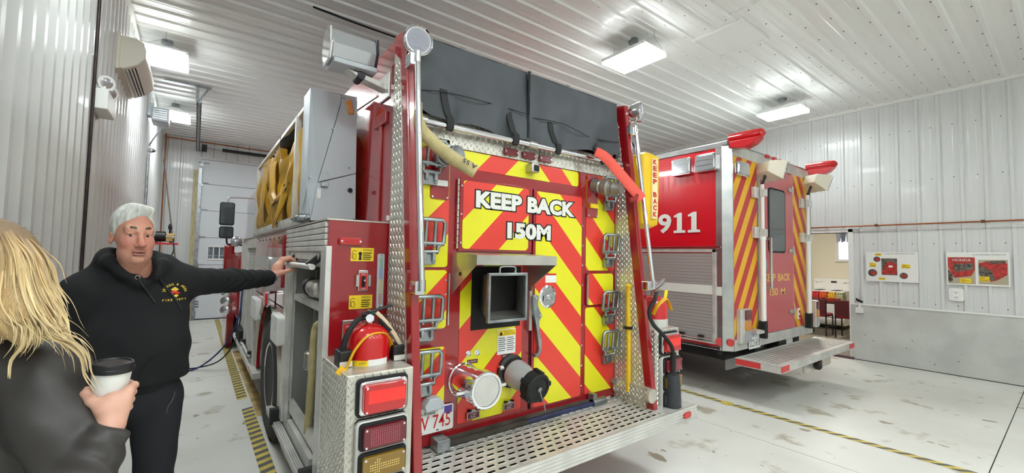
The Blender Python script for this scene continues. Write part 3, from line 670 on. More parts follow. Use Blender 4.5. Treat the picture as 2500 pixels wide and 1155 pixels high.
for k in range(5): ep(MB().box(0.50,0.56,6.5+k*0.12,6.58+k*0.12,0.46,0.60), 'step_tread', 'black_rubber')
# cab
ep(MB().prism([(7.65,1.6),(10.0,1.6),(9.75,2.55),(9.6,2.7),(7.7,2.7),(7.65,2.6)],'x',0.78,2.81), 'cab', 'fire_red', bevel=0.05, smooth=40)
ep(MB().prism([(7.95,0.55),(9.9,0.55),(10.05,0.9),(10.05,1.5),(9.9,1.62),(8.15,1.62),(7.98,1.5)],'x',0.56,3.03), 'cab_lower', 'fire_red', bevel=0.06, smooth=40)
ep(MB().box(0.82,2.77,7.75,9.55,2.70,2.72), 'cab_roof_bounce', 'white_paint')  # unseen white panel added so the cab top throws no red on the ceiling
ep(MB().prism([(7.9,1.7),(9.45,1.7),(9.4,2.5),(7.9,2.5)],'x',0.77,0.78), 'cab_window', 'glass_dark')
ep(MB().lathe([(0.62,0),(0.64,0.02),(0.64,0.10),(0.60,0.10)],(0.46,9.0,0.56),(1,0,0),40), 'fender_flare', 'fire_red', smooth=40)
ep(MB().prism([(9.6,1.2),(10.12,1.2),(10.12,1.6),(9.9,1.75),(9.6,1.75)],'x',0.44,0.60), 'lamp_pod', 'fire_red', bevel=0.04, smooth=40)
for k in range(3): ep(MB().lathe([(0.05,0),(0.075,0.05),(0.075,0.09),(0.05,0.11)],(0.44,8.0,0.72+0.14*k),(-0.3,-1,0),14), 'cab_handle_light', 'chrome', smooth=40)
ep(MB().lathe([(0.07,0),(0.08,0.03),(0.08,0.10),(0.05,0.12)],(0.52,8.1,1.78),(0,-1,0.1),16), 'warning_beacon', 'lens_clear', smooth=40)
# mirror
mr = ep(MB().rbox('y',8.2,8.32,0.29,0.49,2.05,2.42,0.03), 'mirror_head', 'black_plastic', bevel=0.01)
ep(MB().rbox('y',8.19,8.2,0.305,0.475,2.07,2.40,0.025), 'mirror_glass', 'glass_dark', parent=mr)
mr2 = ep(MB().rbox('y',8.2,8.32,0.295,0.485,1.84,2.03,0.03), 'mirror_head', 'black_plastic', bevel=0.01)
ep(MB().rbox('y',8.19,8.2,0.31,0.47,1.86,2.01,0.025), 'mirror_glass', 'glass_dark', parent=mr2)
ep(MB().tube([(0.39,8.26,2.42),(0.40,8.26,2.49),(0.45,8.26,2.51),(0.80,8.26,2.52)],0.011,n=8), 'mirror_arm', 'chrome', smooth=50)
ep(MB().tube([(0.40,8.26,1.84),(0.41,8.26,1.76),(0.46,8.26,1.74),(0.80,8.26,1.72)],0.013,n=8), 'mirror_arm', 'black_plastic', smooth=50)

# --- fins of the rear step bay with diamond plate
def fin(xa, xb, y0, side):
    ze, zt = 0.545, 2.84
    poly = [(y0+0.12*ze,ze),(y0+0.12*zt-0.0,zt),(2.30,zt+0.03),(2.30,ze)]
    f_ = ep(MB().prism(poly,'x',xa,xb), 'rear_fin', 'fire_red', bevel=0.006)
    for face in (0,1):
        x = xa-0.003 if face == 0 else xb+0.003
        def edge(z): return y0+0.06+0.12*z + (0.10*max(0,(z-1.9))*0.0)
        yb_ = 2.285 if face == (0 if side < 0 else 1) else 2.195
        pl = [(edge(ze),ze),(edge(2.70)+0.02,2.70),(yb_,2.76),(yb_,ze)]
        pl = [(min(a,yb_),b) for a,b in pl]
        ep(MB().prism(pl,'x',min(x,x+0.003*(-1 if face==0 else 1)*0+0.0),x+(0.003 if face==0 else -0.003)), 'diamond_plate', 'diamond', parent=f_)
        n = (-1,0,0) if face == 0 else (1,0,0)
        o = (x, 1.80, ze)
        msk = lambda u,v: edge(ze+v)+0.012 < 1.80+u < yb_-0.01 and ze+v < 2.70
        ep(MB().tread(o,(0,1,0),(0,0,1),0.5,2.2,n,mask=msk,pitch=0.042), 'plate_tread', 'tread_glint', parent=f_, kind='stuff')
    return f_
finL = fin(0.86,0.905,1.803,-1); finR = fin(2.668,2.715,1.772,1)
ep(MB().box(2.640,2.668,1.86,2.19,0.60,0.70), 'kick_rail', 'diamond', bevel=0.004)
ep(MB().tread((2.6395,1.86,0.60),(0,1,0),(0,0,1),0.33,0.10,(-1,0,0)), 'rail_tread', 'tread_glint', kind='stuff')
ep(MB().cyl((2.65,1.86,0.65),(2.65,1.835,0.65),0.05,n=18), 'rail_end_cap', 'diamond', smooth=40)
ep(MB().cyl((2.63,2.19,0.68),(2.63,2.15,0.68),0.02,n=10), 'rail_bolt', 'galv')
# --- rear panel: base, stickers, doors
ep(MB().box(0.905,2.668,YP,2.22,0.56,2.36), 'rear_panel', 'fire_red')
def chev(name, x0, x1, z0, z1, y=YP, t=0.003, r=0.02, parent=None): return ep(MB().rbox('y',y-t,y,x0,x1,z0,z1,r), name, 'chevron', parent=parent)
chev('chevron_sheet',0.915,1.178,1.555,2.275); chev('chevron_sheet',0.915,1.178,0.66,1.10)
lf = ep(MB().box(0.915,1.178,YP-0.012,YP,1.20,1.545), 'side_flap', 'fire_red', bevel=0.003); chev('chevron_sheet',0.918,1.172,1.207,1.538,YP-0.012,parent=lf)
ep(MB().box(1.185,1.193,YP-0.012,YP,1.22,1.52), 'flap_hinge', 'stainless')
for z in (1.26,1.40,1.48): ep(MB().cyl((1.165,YP-0.018,z),(1.165,YP-0.01,z),0.006,n=8), 'flap_screw', 'chrome')
chev('chevron_sheet',1.19,2.248,2.15,2.258)
chev('chevron_sheet',1.268,1.738,0.638,1.62)
chev('chevron_sheet',2.335,2.66,0.62,1.255); chev('chevron_sheet',2.335,2.66,1.53,2.26)
ld = ep(MB().box(1.243,1.80,YP-0.018,YP,1.652,2.088), 'access_door', 'fire_red', bevel=0.004); chev('chevron_sheet',1.262,1.765,1.665,2.074,YP-0.018,parent=ld)
rd = ep(MB().box(1.812,2.288,YP-0.018,YP,0.62,2.082), 'tall_door', 'fire_red', bevel=0.004); chev('chevron_sheet',1.830,2.270,0.632,2.07,YP-0.018,parent=rd)
ep(MB().box(1.800,1.812,YP-0.001,YP,0.62,2.09), 'door_gap', 'dark')
for k in range(11): ep(MB().cyl((1.232,YP-0.016,1.665+0.038*k),(1.232,YP-0.016,1.665+0.038*k+0.034),0.007,n=8), 'piano_hinge', 'stainless', parent=ld, smooth=40)
for z in (1.70,1.87,2.04): ep(MB().cyl((1.252,YP-0.024,z),(1.252,YP-0.016,z),0.006,n=8), 'door_screw', 'chrome', parent=ld)
for k in range(10): ep(MB().cyl((2.279,YP-0.024,0.70+0.145*k),(2.279,YP-0.016,0.70+0.145*k),0.006,n=8), 'door_screw', 'chrome', parent=rd)
rf = ep(MB().box(2.340,2.635,YP-0.014,YP,1.27,1.512), 'side_flap', 'fire_red', bevel=0.003); chev('chevron_sheet',2.345,2.63,1.275,1.507,YP-0.014,parent=rf)
ep(MB().box(2.335,2.350,YP-0.02,YP-0.012,1.28,1.50), 'flap_hinge', 'stainless', parent=rf)
# lettering
for s,(x0,x1,z0,z1) in (('KEEP BACK',(1.350,2.190,1.917,2.024)),('150M',(1.590,1.963,1.738,1.844))):
    vs0,_ = text_mesh(s,0.055,1.04)
    put_text('lettering_outline',s,(x0,YP-0.0225,z0),(1,0,0),(0,0,1),x1-x0,z1-z0,'black_ink',E,off=0.115,spacing=1.04,ref=vs0)
    put_text('lettering',s,(x0,YP-0.0225,z0),(1,0,0),(0,0,1),x1-x0,z1-z0,'white_letter',E,off=0.055,spacing=1.04,ref=vs0,lift=0.0012)
# stainless hood over the dump chute
hy = 1.93
ep(MB().poly3([(1.21,YP,1.64),(1.79,YP,1.64),(1.79,hy,1.625),(1.21,hy,1.625)],(0,0,0.004)), 'hood_top', 'stainless')
ep(MB().box(1.21,1.79,hy-0.003,hy,1.575,1.628), 'hood_lip', 'stainless')
for x in (1.21,1.786): ep(MB().poly3([(x,YP,1.64),(x,hy,1.625),(x,hy,1.575),(x,YP,1.40)],(0.004,0,0)), 'hood_side', 'stainless')
ep(MB().cyl((1.206,2.10,1.52),(1.216,2.10,1.52),0.012,n=10), 'hood_bolt', 'dark')
ep(MB().box(1.795,1.80,YP-0.03,YP,1.40,1.63), 'hood_flange', 'stainless')
# dump chute
ep(MB().box(1.345,1.72,YP-0.006,YP-0.003,1.175,1.56), 'chute_opening', 'dark')
cy0 = 1.95; a0,a1,b0,b1 = 1.305,1.565,1.262,1.522
ch = MB()
for (p,q,r_,s_) in ((a0,a0+0.006,b0,b1),(a1-0.006,a1,b0,b1)): ch.poly3([(p,cy0,r_),(p,cy0,s_),(p+0.12,YP-0.006,s_-0.012),(p+0.12,YP-0.006,r_+0.015)],(q-p,0,0))
for (z,zz) in ((b0,b0+0.006),(b1-0.006,b1)): ch.poly3([(a0,cy0,z),(a1,cy0,z),(a1+0.12,YP-0.006,z+(0.015 if z<1.4 else -0.012)),(a0+0.12,YP-0.006,z+(0.015 if z<1.4 else -0.012))],(0,0,zz-z))
cu = ep(ch, 'dump_chute', 'stainless')
fr = MB()
for (p,q,r_,s_) in ((a0-0.008,a1+0.008,b0-0.008,b0+0.008),(a0-0.008,a1+0.008,b1-0.008,b1+0.008),(a0-0.008,a0+0.008,b0,b1),(a1-0.008,a1+0.008,b0,b1)): fr.box(p,q,cy0-0.012,cy0+0.012,r_,s_)
ep(fr, 'chute_rim', 'galv', parent=cu, bevel=0.003)
ep(MB().poly3([(a0+0.1,YP-0.02,b0+0.02),(a1+0.1,YP-0.02,b0+0.02),(a1+0.1,YP-0.02,b1-0.02),(a0+0.1,YP-0.02,b1-0.02)],(0,0.004,0)), 'chute_gate', mat('chute_dark',(44,42,40),0.5), parent=cu)
ep(MB().tube([(1.40,cy0+0.03,1.522),(1.40,cy0+0.03,1.555),(1.42,cy0+0.03,1.565),(1.49,cy0+0.03,1.565),(1.51,cy0+0.03,1.555),(1.51,cy0+0.03,1.522)],0.006,n=6), 'chute_handle', 'chrome', parent=cu)
# lever, round latch, labels
lev = [(1.790,1.37),(1.815,1.378),(1.838,1.36),(1.832,1.31),(1.850,1.265),(1.872,1.235),(1.845,1.20),(1.850,1.14),(1.872,1.06),(1.868,1.00),(1.845,0.965),(1.815,0.968),(1.812,0.985),(1.838,0.99),(1.848,1.02),(1.835,1.09),(1.825,1.15),(1.812,1.21),(1.795,1.27),(1.788,1.33)]
lv = ep(MB().prism(lev,'y',YP-0.055,YP-0.025), 'release_lever', 'galv', bevel=0.004)
ep(MB().box(1.778,1.80,YP-0.03,YP,1.14,1.40), 'lever_plate', 'stainless')
for x,z in ((1.812,1.355),(1.85,1.24),(1.803,1.29)): ep(MB().cyl((x,YP-0.06,z),(x,YP-0.05,z),0.009,n=8), 'lever_bolt', 'chrome', parent=lv)
lt = ep(MB().lathe([(0.078,0),(0.078,0.006),(0.066,0.012),(0.060,0.004),(0.03,0.004)],(1.945,YP-0.018,1.355),(0,-1,0),28), 'paddle_latch', 'chrome', smooth=40)
ep(MB().obox((1.945,YP-0.032,1.355),(0.042,0,0.012),(0.004,0,0.02),(0,0.006,0)).cyl((1.945,YP-0.05,1.355),(1.945,YP-0.02,1.355),0.014,n=10), 'latch_paddle', 'chrome', parent=lt, bevel=0.003)
def label_box(name, x0, x1, z0, z1, m, y=YP-0.0045, parent=None): return ep(MB().box(x0,x1,y-0.001,y,z0,z1), name, m, parent=parent)
wl = label_box('warning_label',1.92,2.02,1.45,1.50,'label_white',YP-0.0225); label_box('label_band',1.92,2.02,1.50,1.512,'red_ink',YP-0.0225)
cl = label_box('caution_label',1.543,1.686,1.005,1.162,'label_white'); label_box('label_band',1.548,1.682,1.12,1.157,'label_yellow',YP-0.006,cl)
ep(MB().prism([(1.556,1.125),(1.582,1.125),(1.569,1.150)],'y',YP-0.0085,YP-0.007), 'hazard_triangle', 'black_ink', parent=cl)
put_text('label_print','CAUTION !\nATTENTION',(1.59,YP-0.0075,1.126),(1,0,0),(0,0,1),0.088,0.026,'black_ink',cl)
for k in range(7):
    for x in (1.551,1.618): ep(MB().box(x,x+0.05+0.008*((k*3)%2),YP-0.0062,YP-0.0056,1.105-0.013*k,1.109-0.013*k), 'label_print', 'black_ink', parent=cl)
for x in (1.33,1.392): ep(MB().lathe([(0.018,0),(0.018,0.006),(0.010,0.008),(0.012,0.02),(0.004,0.022)],(x,YP-0.003,1.04),(0,-1,0),12), 'gauge_port', 'chrome', smooth=40)
ep(MB().lathe([(0.012,0),(0.018,0.01),(0.012,0.03),(0.018,0.035),(0.004,0.05)],(1.565,YP-0.003,0.93),(0,-1,0),10), 'drain_knob', 'chrome', smooth=40)
mat('tag_maroon',(96,26,34),0.4)
for s,x,z,w in (('6" INLET',1.325,0.978,0.075),('DIRECT FILL',1.578,0.980,0.075)):
    q = label_box('name_tag',x,x+w,z,z+0.024,'tag_maroon'); put_text('tag_print',s,(x+0.008,YP-0.0058,z+0.007),(1,0,0),(0,0,1),w-0.016,0.010,'label_white',q)
for x,z in ((1.37,0.683),(1.635,0.684)):
    q = ep(MB().prism([(x-0.045,z-0.028),(x+0.045,z-0.028),(x+0.045,z+0.012),(x+0.018,z+0.014),(x+0.012,z+0.026),(x-0.012,z+0.026),(x-0.018,z+0.014),(x-0.045,z+0.012)],'y',YP-0.02,YP-0.014), 'drain_plate', 'galv', bevel=0.002)
    ep(MB().box(x-0.038,x+0.038,YP-0.0215,YP-0.02,z-0.022,z+0.008), 'plate_print', 'tag_maroon', parent=q)
    put_text('plate_lettering','6" INLET\nDRAIN',(x-0.022,YP-0.0225,z-0.018),(1,0,0),(0,0,1),0.044,0.022,'label_white',q)
    for d in (-0.028,0.022): ep(MB().cyl((x+d,YP,z+0.02),(x+d,YP-0.035,z+0.03),0.006,n=8), 'plate_post', 'dark', parent=q)
# suction inlet with chrome cap
ix, iz = 1.300, 0.893
inl = ep(MB().lathe([(0.100,0),(0.100,0.010),(0.094,0.014),(0.092,0.12),(0.085,0.16),(0.085,0.20)],(ix,YP-0.003,iz),(0,-1,0),36), 'suction_inlet', 'chrome', smooth=30)
ep(MB().lathe([(0.088,0.19),(0.103,0.195),(0.103,0.255),(0.097,0.262),(0.085,0.262),(0.082,0.254),(0.001,0.254)],(ix,YP-0.003,iz),(0,-1,0),36), 'inlet_cap', 'chrome', parent=inl, smooth=30)
ep(MB().lathe([(0.079,0.2545),(0.078,0.257),(0.001,0.257)],(ix,YP-0.003,iz),(0,-1,0),36), 'cap_face', 'alu_soft', parent=inl, smooth=30)
for sg in (-1,1): ep(MB().obox((ix+sg*0.125,YP-0.205,iz-0.012*sg*0),(0.04,0,0),(0,0.016,0),(0,0,0.011)), 'cap_lug', 'chrome', parent=inl, bevel=0.006)
# discharge with black cap
dx, dz = 1.648, 0.895
dd = Vector((0.05,-1,-0.22)).normalized()
dis = ep(MB().lathe([(0.105,0),(0.105,0.02),(0.085,0.03),(0.08,0.06)],(dx,YP-0.003,dz),(0,-1,0),28), 'direct_fill', 'black_plastic', smooth=30)
o2 = Vector((dx,YP-0.05,dz))
ep(MB().lathe([(0.082,0),(0.088,0.015),(0.085,0.07),(0.068,0.13),(0.062,0.16)],o2,dd,28), 'adapter_body', mat('adapter_grey',(178,180,182),0.4,0.3), parent=dis, smooth=30)
cp_ = ep(MB().lathe([(0.075,0.15),(0.088,0.16),(0.09,0.225),(0.082,0.235),(0.07,0.235),(0.068,0.228),(0.001,0.228)],o2,dd,32), 'adapter_cap', 'black_rubber', parent=dis, smooth=30)
e1 = dd.orthogonal().normalized(); e2 = dd.cross(e1)
for k in range(5):
    t = k*2*math.pi/5; c = o2+dd*0.195+(e1*math.cos(t)+e2*math.sin(t))*0.09
    ep(MB().obox(c,dd*0.035,(e1*math.cos(t)+e2*math.sin(t))*0.01,(e2*math.cos(t)-e1*math.sin(t))*0.013), 'cap_rib', 'black_rubber', parent=dis)
pe = o2+dd*0.24
ep(MB().tube([pe,pe+V(0.0,-0.01,-0.03),pe+V(0.02,-0.01,-0.07),pe+V(0.045,0.0,-0.13)],0.004,n=6).lathe([(0.013,0),(0.016,0.003),(0.011,0.006)],pe,dd,10), 'cap_chain', 'galv', smooth=50)
# licence plate
plx0,plx1,plz0,plz1 = 0.937,1.237,0.630,0.772
pl = ep(MB().rbox('y',YP-0.012,YP-0.008,plx0,plx1,plz0,plz1,0.012), 'licence_plate', 'label_white')
put_text('plate_number','LW 745',(plx0+0.03,YP-0.0135,plz0+0.022),(1,0,0),(0,0,1),0.25,0.075,'red_ink',pl,off=0.004)
put_text('plate_name','New Nouveau Brunswick',(plx0+0.015,YP-0.0135,plz1-0.038),(1,0,0),(0,0,1),0.17,0.018,'black_ink',pl)
ep(MB().box(plx1-0.06,plx1-0.01,YP-0.0135,YP-0.0125,plz1-0.048,plz1-0.008), 'plate_sticker', mat('sticker_violet',(96,70,160),0.5), parent=pl)
ep(MB().box(plx0+0.12,plx1-0.065,YP-0.0132,YP-0.0125,plz1-0.02,plz1-0.006), 'plate_band', mat('sticker_blue',(150,176,214),0.5), parent=pl)
for x in (plx0+0.10,plx1-0.10): ep(MB().rbox('y',YP-0.0135,YP-0.0125,x-0.008,x+0.008,plz0+0.008,plz0+0.014,0.003), 'plate_slot', 'dark', parent=pl)
ep(MB().prism([(1.04,0.772),(1.13,0.772),(1.15,0.80),(1.12,0.838),(1.06,0.838),(1.03,0.80)],'y',YP-0.07,YP-0.004), 'plate_lamp', 'grey_paint', bevel=0.006)
for s in ('LW 745',): pass
# folding steps
def folding_step(x, z, tilt=0.0):
    r = ep(MB().rbox('y',YP-0.035,YP-0.004,x-0.045,x+0.045,z,z+0.075,0.008), 'folding_step', 'galv', bevel=0.004)
    for d in (-0.028,0.028): ep(MB().box(x+d-0.009,x+d+0.009,YP-0.055,YP-0.035,z+0.025,z+0.075), 'step_lug', 'galv', parent=r, bevel=0.003)
    ep(MB().cyl((x+0.033,YP-0.042,z+0.02),(x+0.033,YP-0.03,z+0.02),0.011,n=8), 'step_bolt', 'galv', parent=r)
    # tread loop: outline with three slots, swung up flat and leaning out
    y0, y1 = YP-0.050, YP-0.030
    pts = [(x-0.05,z+0.07),(x-0.05,z+0.10),(x-0.085,z+0.125),(x-0.085,z+0.235),(x-0.07,z+0.25),(x+0.07,z+0.25),(x+0.085,z+0.235),(x+0.085,z+0.125),(x+0.05,z+0.10),(x+0.05,z+0.07),(x-0.05,z+0.07)]
    g = MB(); P3 = [Vector((a,YP-0.045-(b-z-0.07)*0.10,b)) for a,b in pts]
    g.rings(P3,0.0125,n=8,caps=False)
    for d in (-0.028,0.028): g.rings([Vector((x+d,YP-0.048,z+0.10)),Vector((x+d,YP-0.0625,z+0.25))],0.011,n=8)
    g.rings([Vector((x-0.085,YP-0.05,z+0.118)),Vector((x+0.085,YP-0.05,z+0.118))],0.013,n=8)
    ep(g, 'step_tread', 'galv', parent=r, smooth=60)
for z in (2.018,1.570,1.145,0.845): folding_step(1.040,z)
for z in (1.995,1.555,1.120,0.822): folding_step(2.560,z)
# upper pipe stubs with caps (left and right)
p1 = ep(MB().rbox('y',YP-0.012,YP-0.003,1.055,1.172,1.945,2.30,0.012), 'stub_plate', 'fire_red', bevel=0.002)
ep(MB().lathe([(0.05,0),(0.05,0.05),(0.04,0.055),(0.04,0.08),(0.055,0.085),(0.055,0.115),(0.045,0.12)],(1.11,YP-0.012,2.185),(0,-1,0),22), 'pipe_stub', 'galv', parent=p1, smooth=30)
ep(MB().lathe([(0.052,0.112),(0.058,0.118),(0.058,0.145),(0.052,0.15),(0.044,0.146),(0.001,0.146)],(1.11,YP-0.012,2.185),(0.25,-1,-0.05),24), 'stub_cap', 'galv', parent=p1, smooth=30)
nb = ep(MB().box(1.075,1.155,YP-0.03,YP-0.012,2.02,2.055), 'valve_tag', 'label_white', parent=p1, bevel=0.004)
for x,z in ((1.066,1.957),(1.16,1.957)): ep(MB().cyl((x,YP-0.016,z),(x,YP-0.01,z),0.006,n=8), 'plate_screw', 'chrome', parent=p1)
p2 = ep(MB().rbox('y',YP-0.012,YP-0.003,2.335,2.452,1.93,2.25,0.012), 'stub_plate', 'fire_red', bevel=0.002)
d2 = Vector((0.22,-1,-0.22)).normalized()
ep(MB().lathe([(0.052,0),(0.052,0.06),(0.044,0.07),(0.06,0.09),(0.062,0.13),(0.05,0.14),(0.044,0.16),(0.05,0.175),(0.036,0.215),(0.034,0.24)],(2.40,YP-0.012,2.175),d2,24), 'pipe_stub', mat('stub_grey',(150,146,140),0.4,0.7), parent=p2, smooth=30)
ep(MB().box(2.36,2.44,YP-0.03,YP-0.012,2.0,2.035), 'valve_tag', 'label_yellow', parent=p2, bevel=0.004)
for x in (2.35,2.44): ep(MB().cyl((x,YP-0.016,1.945),(x,YP-0.01,1.945),0.006,n=8), 'plate_screw', 'chrome', parent=p2)
# diamond strip, chrome bar, marker lamps, camera
ep(MB().box(0.905,2.668,YP-0.012,YP,2.262,2.42), 'header_plate', 'diamond')
ep(MB().tread((0.905,YP-0.012,2.262),(1,0,0),(0,0,1),1.763,0.16,(0,-1,0),pitch=0.042), 'header_tread', 'tread_glint', kind='stuff')
for x in (1.606,1.754,1.90):
    q = ep(MB().rbox('y',YP-0.035,YP-0.012,x-0.055,x+0.055,2.274,2.322,0.012), 'marker_lamp', 'lens_dark_red', bevel=0.006)
    for d in (-0.045,0.045): ep(MB().cyl((x+d,YP-0.038,2.298),(x+d,YP-0.03,2.298),0.006,n=8), 'lamp_screw', 'chrome', parent=q)
rc = ep(MB().prism([(1.745,2.185),(1.815,2.185),(1.815,2.235),(1.800,2.247),(1.755,2.247),(1.745,2.235)],'y',YP-0.07,YP-0.003), 'reversing_camera', 'stainless', bevel=0.005)
ep(MB().rbox('y',YP-0.072,YP-0.068,1.765,1.808,2.192,2.232,0.006), 'camera_glass', 'dark', parent=rc)
cb = ep(MB().cyl((0.93,2.135,2.362),(2.655,2.135,2.362),0.020,n=16), 'chrome_bar', 'chrome', smooth=40)
for x in (1.75,0.96,2.62): ep(MB().box(x-0.02,x+0.02,2.135,YP-0.01,2.340,2.384).cyl((x-0.03,2.135,2.362),(x+0.03,2.135,2.362),0.026,n=14), 'bar_bracket', 'stainless', parent=cb, smooth=40)
# tarp, two halves
def tarp(x0, x1, zbot, name):
    def F(u, v):
        x = x0+(x1-x0)*u; zb = zbot(u); z = 2.845-(2.845-zb)*v
        s = math.sin(u*math.pi)
        y = 2.165-0.030*math.sin(v*math.pi)*(0.5+0.5*math.sin(9*u+1.2))-0.014*math.sin(17*u+4*v)*(0.3+v)*0.8 - 0.015*v + 0.010*math.cos(31*u+2*v)*v*v*0.7
        return (x, y-0.012, z)
    vs, fs = quad_grid(F, 60, 26)
    n = len(vs); back = [(a,b+0.004,c) for a,b,c in vs]
    mb = MB(); mb.add(vs, fs); mb.add(back, [tuple(reversed(f)) for f in fs])
    # top fold going forward, lengthened over the whole bed to stop red bounce
    def G(u, v):
        x = x0+(x1-x0)*u; return (x, 2.15+5.25*v, 2.845+0.02*math.sin(v*3.0)+0.006*math.sin(30*u)*v)
    vs, fs = quad_grid(G, 20, 8); mb.add(vs, fs)
    return ep(mb, name, 'tarp', smooth=60)
tarp(0.925,1.712,lambda u: 2.425-0.04*u-0.025*math.sin(u*6.5)**2+0.05*max(0,0.12-u)*3, 'hose_bed_cover')
tarp(1.704,2.625,lambda u: 2.385+0.02*u-0.02*math.sin(u*7)+0.035*(u>0.93), 'hose_bed_cover')
ep(MB().tube([(0.93,2.126,2.52),(1.1,2.115,2.545),(1.4,2.12,2.555),(1.69,2.118,2.55)],0.003,n=4).tube([(1.72,2.118,2.535),(2.0,2.112,2.55),(2.3,2.118,2.51),(2.61,2.12,2.53)],0.003,n=4), 'cover_seam', 'strap')
ep(MB().cyl((1.708,2.125,2.84),(1.708,2.128,2.40),0.010,n=6), 'cover_flap_edge', 'strap')
for xt,xb,zt in ((1.088,1.130,2.565),(1.546,1.602,2.553),(1.90,1.968,2.544),(2.335,2.43,2.512)):
    s_ = MB()
    pts = [(xt,2.128,zt),(xt+0.004,2.118,zt-0.06),((xt+xb)/2,2.108,zt-0.14),(xb-0.004,2.105,2.40),(xb,2.108,2.362),(xb,2.118,2.336),(xb,2.135,2.335)]
    P_ = [Vector(p) for p in pts]; w = Vector((0.022,0.0,0))
    vs = []
    for p in P_: vs += [p-w, p+w, p+w+V(0,0.004,0), p-w+V(0,0.004,0)]
    fs = [(i*4+k,i*4+(k+1)%4,(i+1)*4+(k+1)%4,(i+1)*4+k) for i in range(len(P_)-1) for k in range(4)]+[(0,1,2,3)]
    ep(s_.add(vs,fs), 'cover_strap', 'strap', smooth=40)
# rails on top of the hose bed
for x0_,x1_ in ((1.325,1.68),(1.886,2.27)):
    q = ep(MB().cyl((x0_,2.35,2.945),(x1_,2.35,2.945),0.018,n=12), 'top_rail', 'chrome', smooth=40)
    for x in (x0_,x1_): ep(MB().cyl((x-0.012,2.35,2.945),(x+0.012,2.35,2.945),0.028,n=14).box(x-0.012,x+0.012,2.335,2.365,2.85,2.945), 'rail_foot', 'chrome', parent=q, smooth=40)
# spotlights
def spot(p, d, foot, label=None):
    d = Vector(d).normalized(); p = Vector(p)
    b = ep(MB().lathe([(0.012,-0.105),(0.04,-0.09),(0.062,-0.06),(0.078,-0.01),(0.080,0.012),(0.074,0.018),(0.068,0.010)],p,d,30), 'spotlight', 'chrome', smooth=40)
    ep(MB().lathe([(0.069,0.008),(0.05,0.014),(0.001,0.016)],p,d,30), 'spotlight_lens', mat('led_lens',(150,150,160),0.25,0.2,bump=0.8,bscale=120), parent=b, smooth=40)
    f = Vector(foot); ep(MB().tube([f,f+V(0,-0.02,0.02),(f+p)/2+V(0.01,0,-0.02),p-d*0.05],0.011,n=8), 'spotlight_arm', 'stainless', parent=b, smooth=50)
    ep(MB().cyl(p-d*0.09+V(0,0,0.04),p-d*0.13+V(0,0,0.06),0.008,n=8), 'spotlight_knob', 'chrome', parent=b)
spot((0.895,2.06,2.755),(-0.1,-1,-0.10),(0.862,2.10,2.66)); spot((2.80,2.07,2.80),(0.45,-0.9,0.0),(2.715,2.10,2.68))
# grab bars on the fins
for (top,bot,fx) in (((0.888,2.045,2.66),(0.884,1.905,1.475),0.882),((2.728,2.055,2.64),(2.728,1.89,1.44),2.70)):
    q = ep(MB().cyl(top,bot,0.0165,n=14), 'grab_bar', 'chrome', smooth=40)
    for p in (top,bot):
        ep(MB().cyl(V(*p)+V(0,0,0.028),V(*p)-V(0,0,0.028),0.020,n=14), 'bar_socket', 'chrome', parent=q, smooth=40)
        ep(MB().box(fx-0.03,fx+0.02,p[1]+0.0,p[1]+0.075,p[2]-0.045,p[2]+0.02), 'bar_foot', 'chrome', parent=q, bevel=0.004)
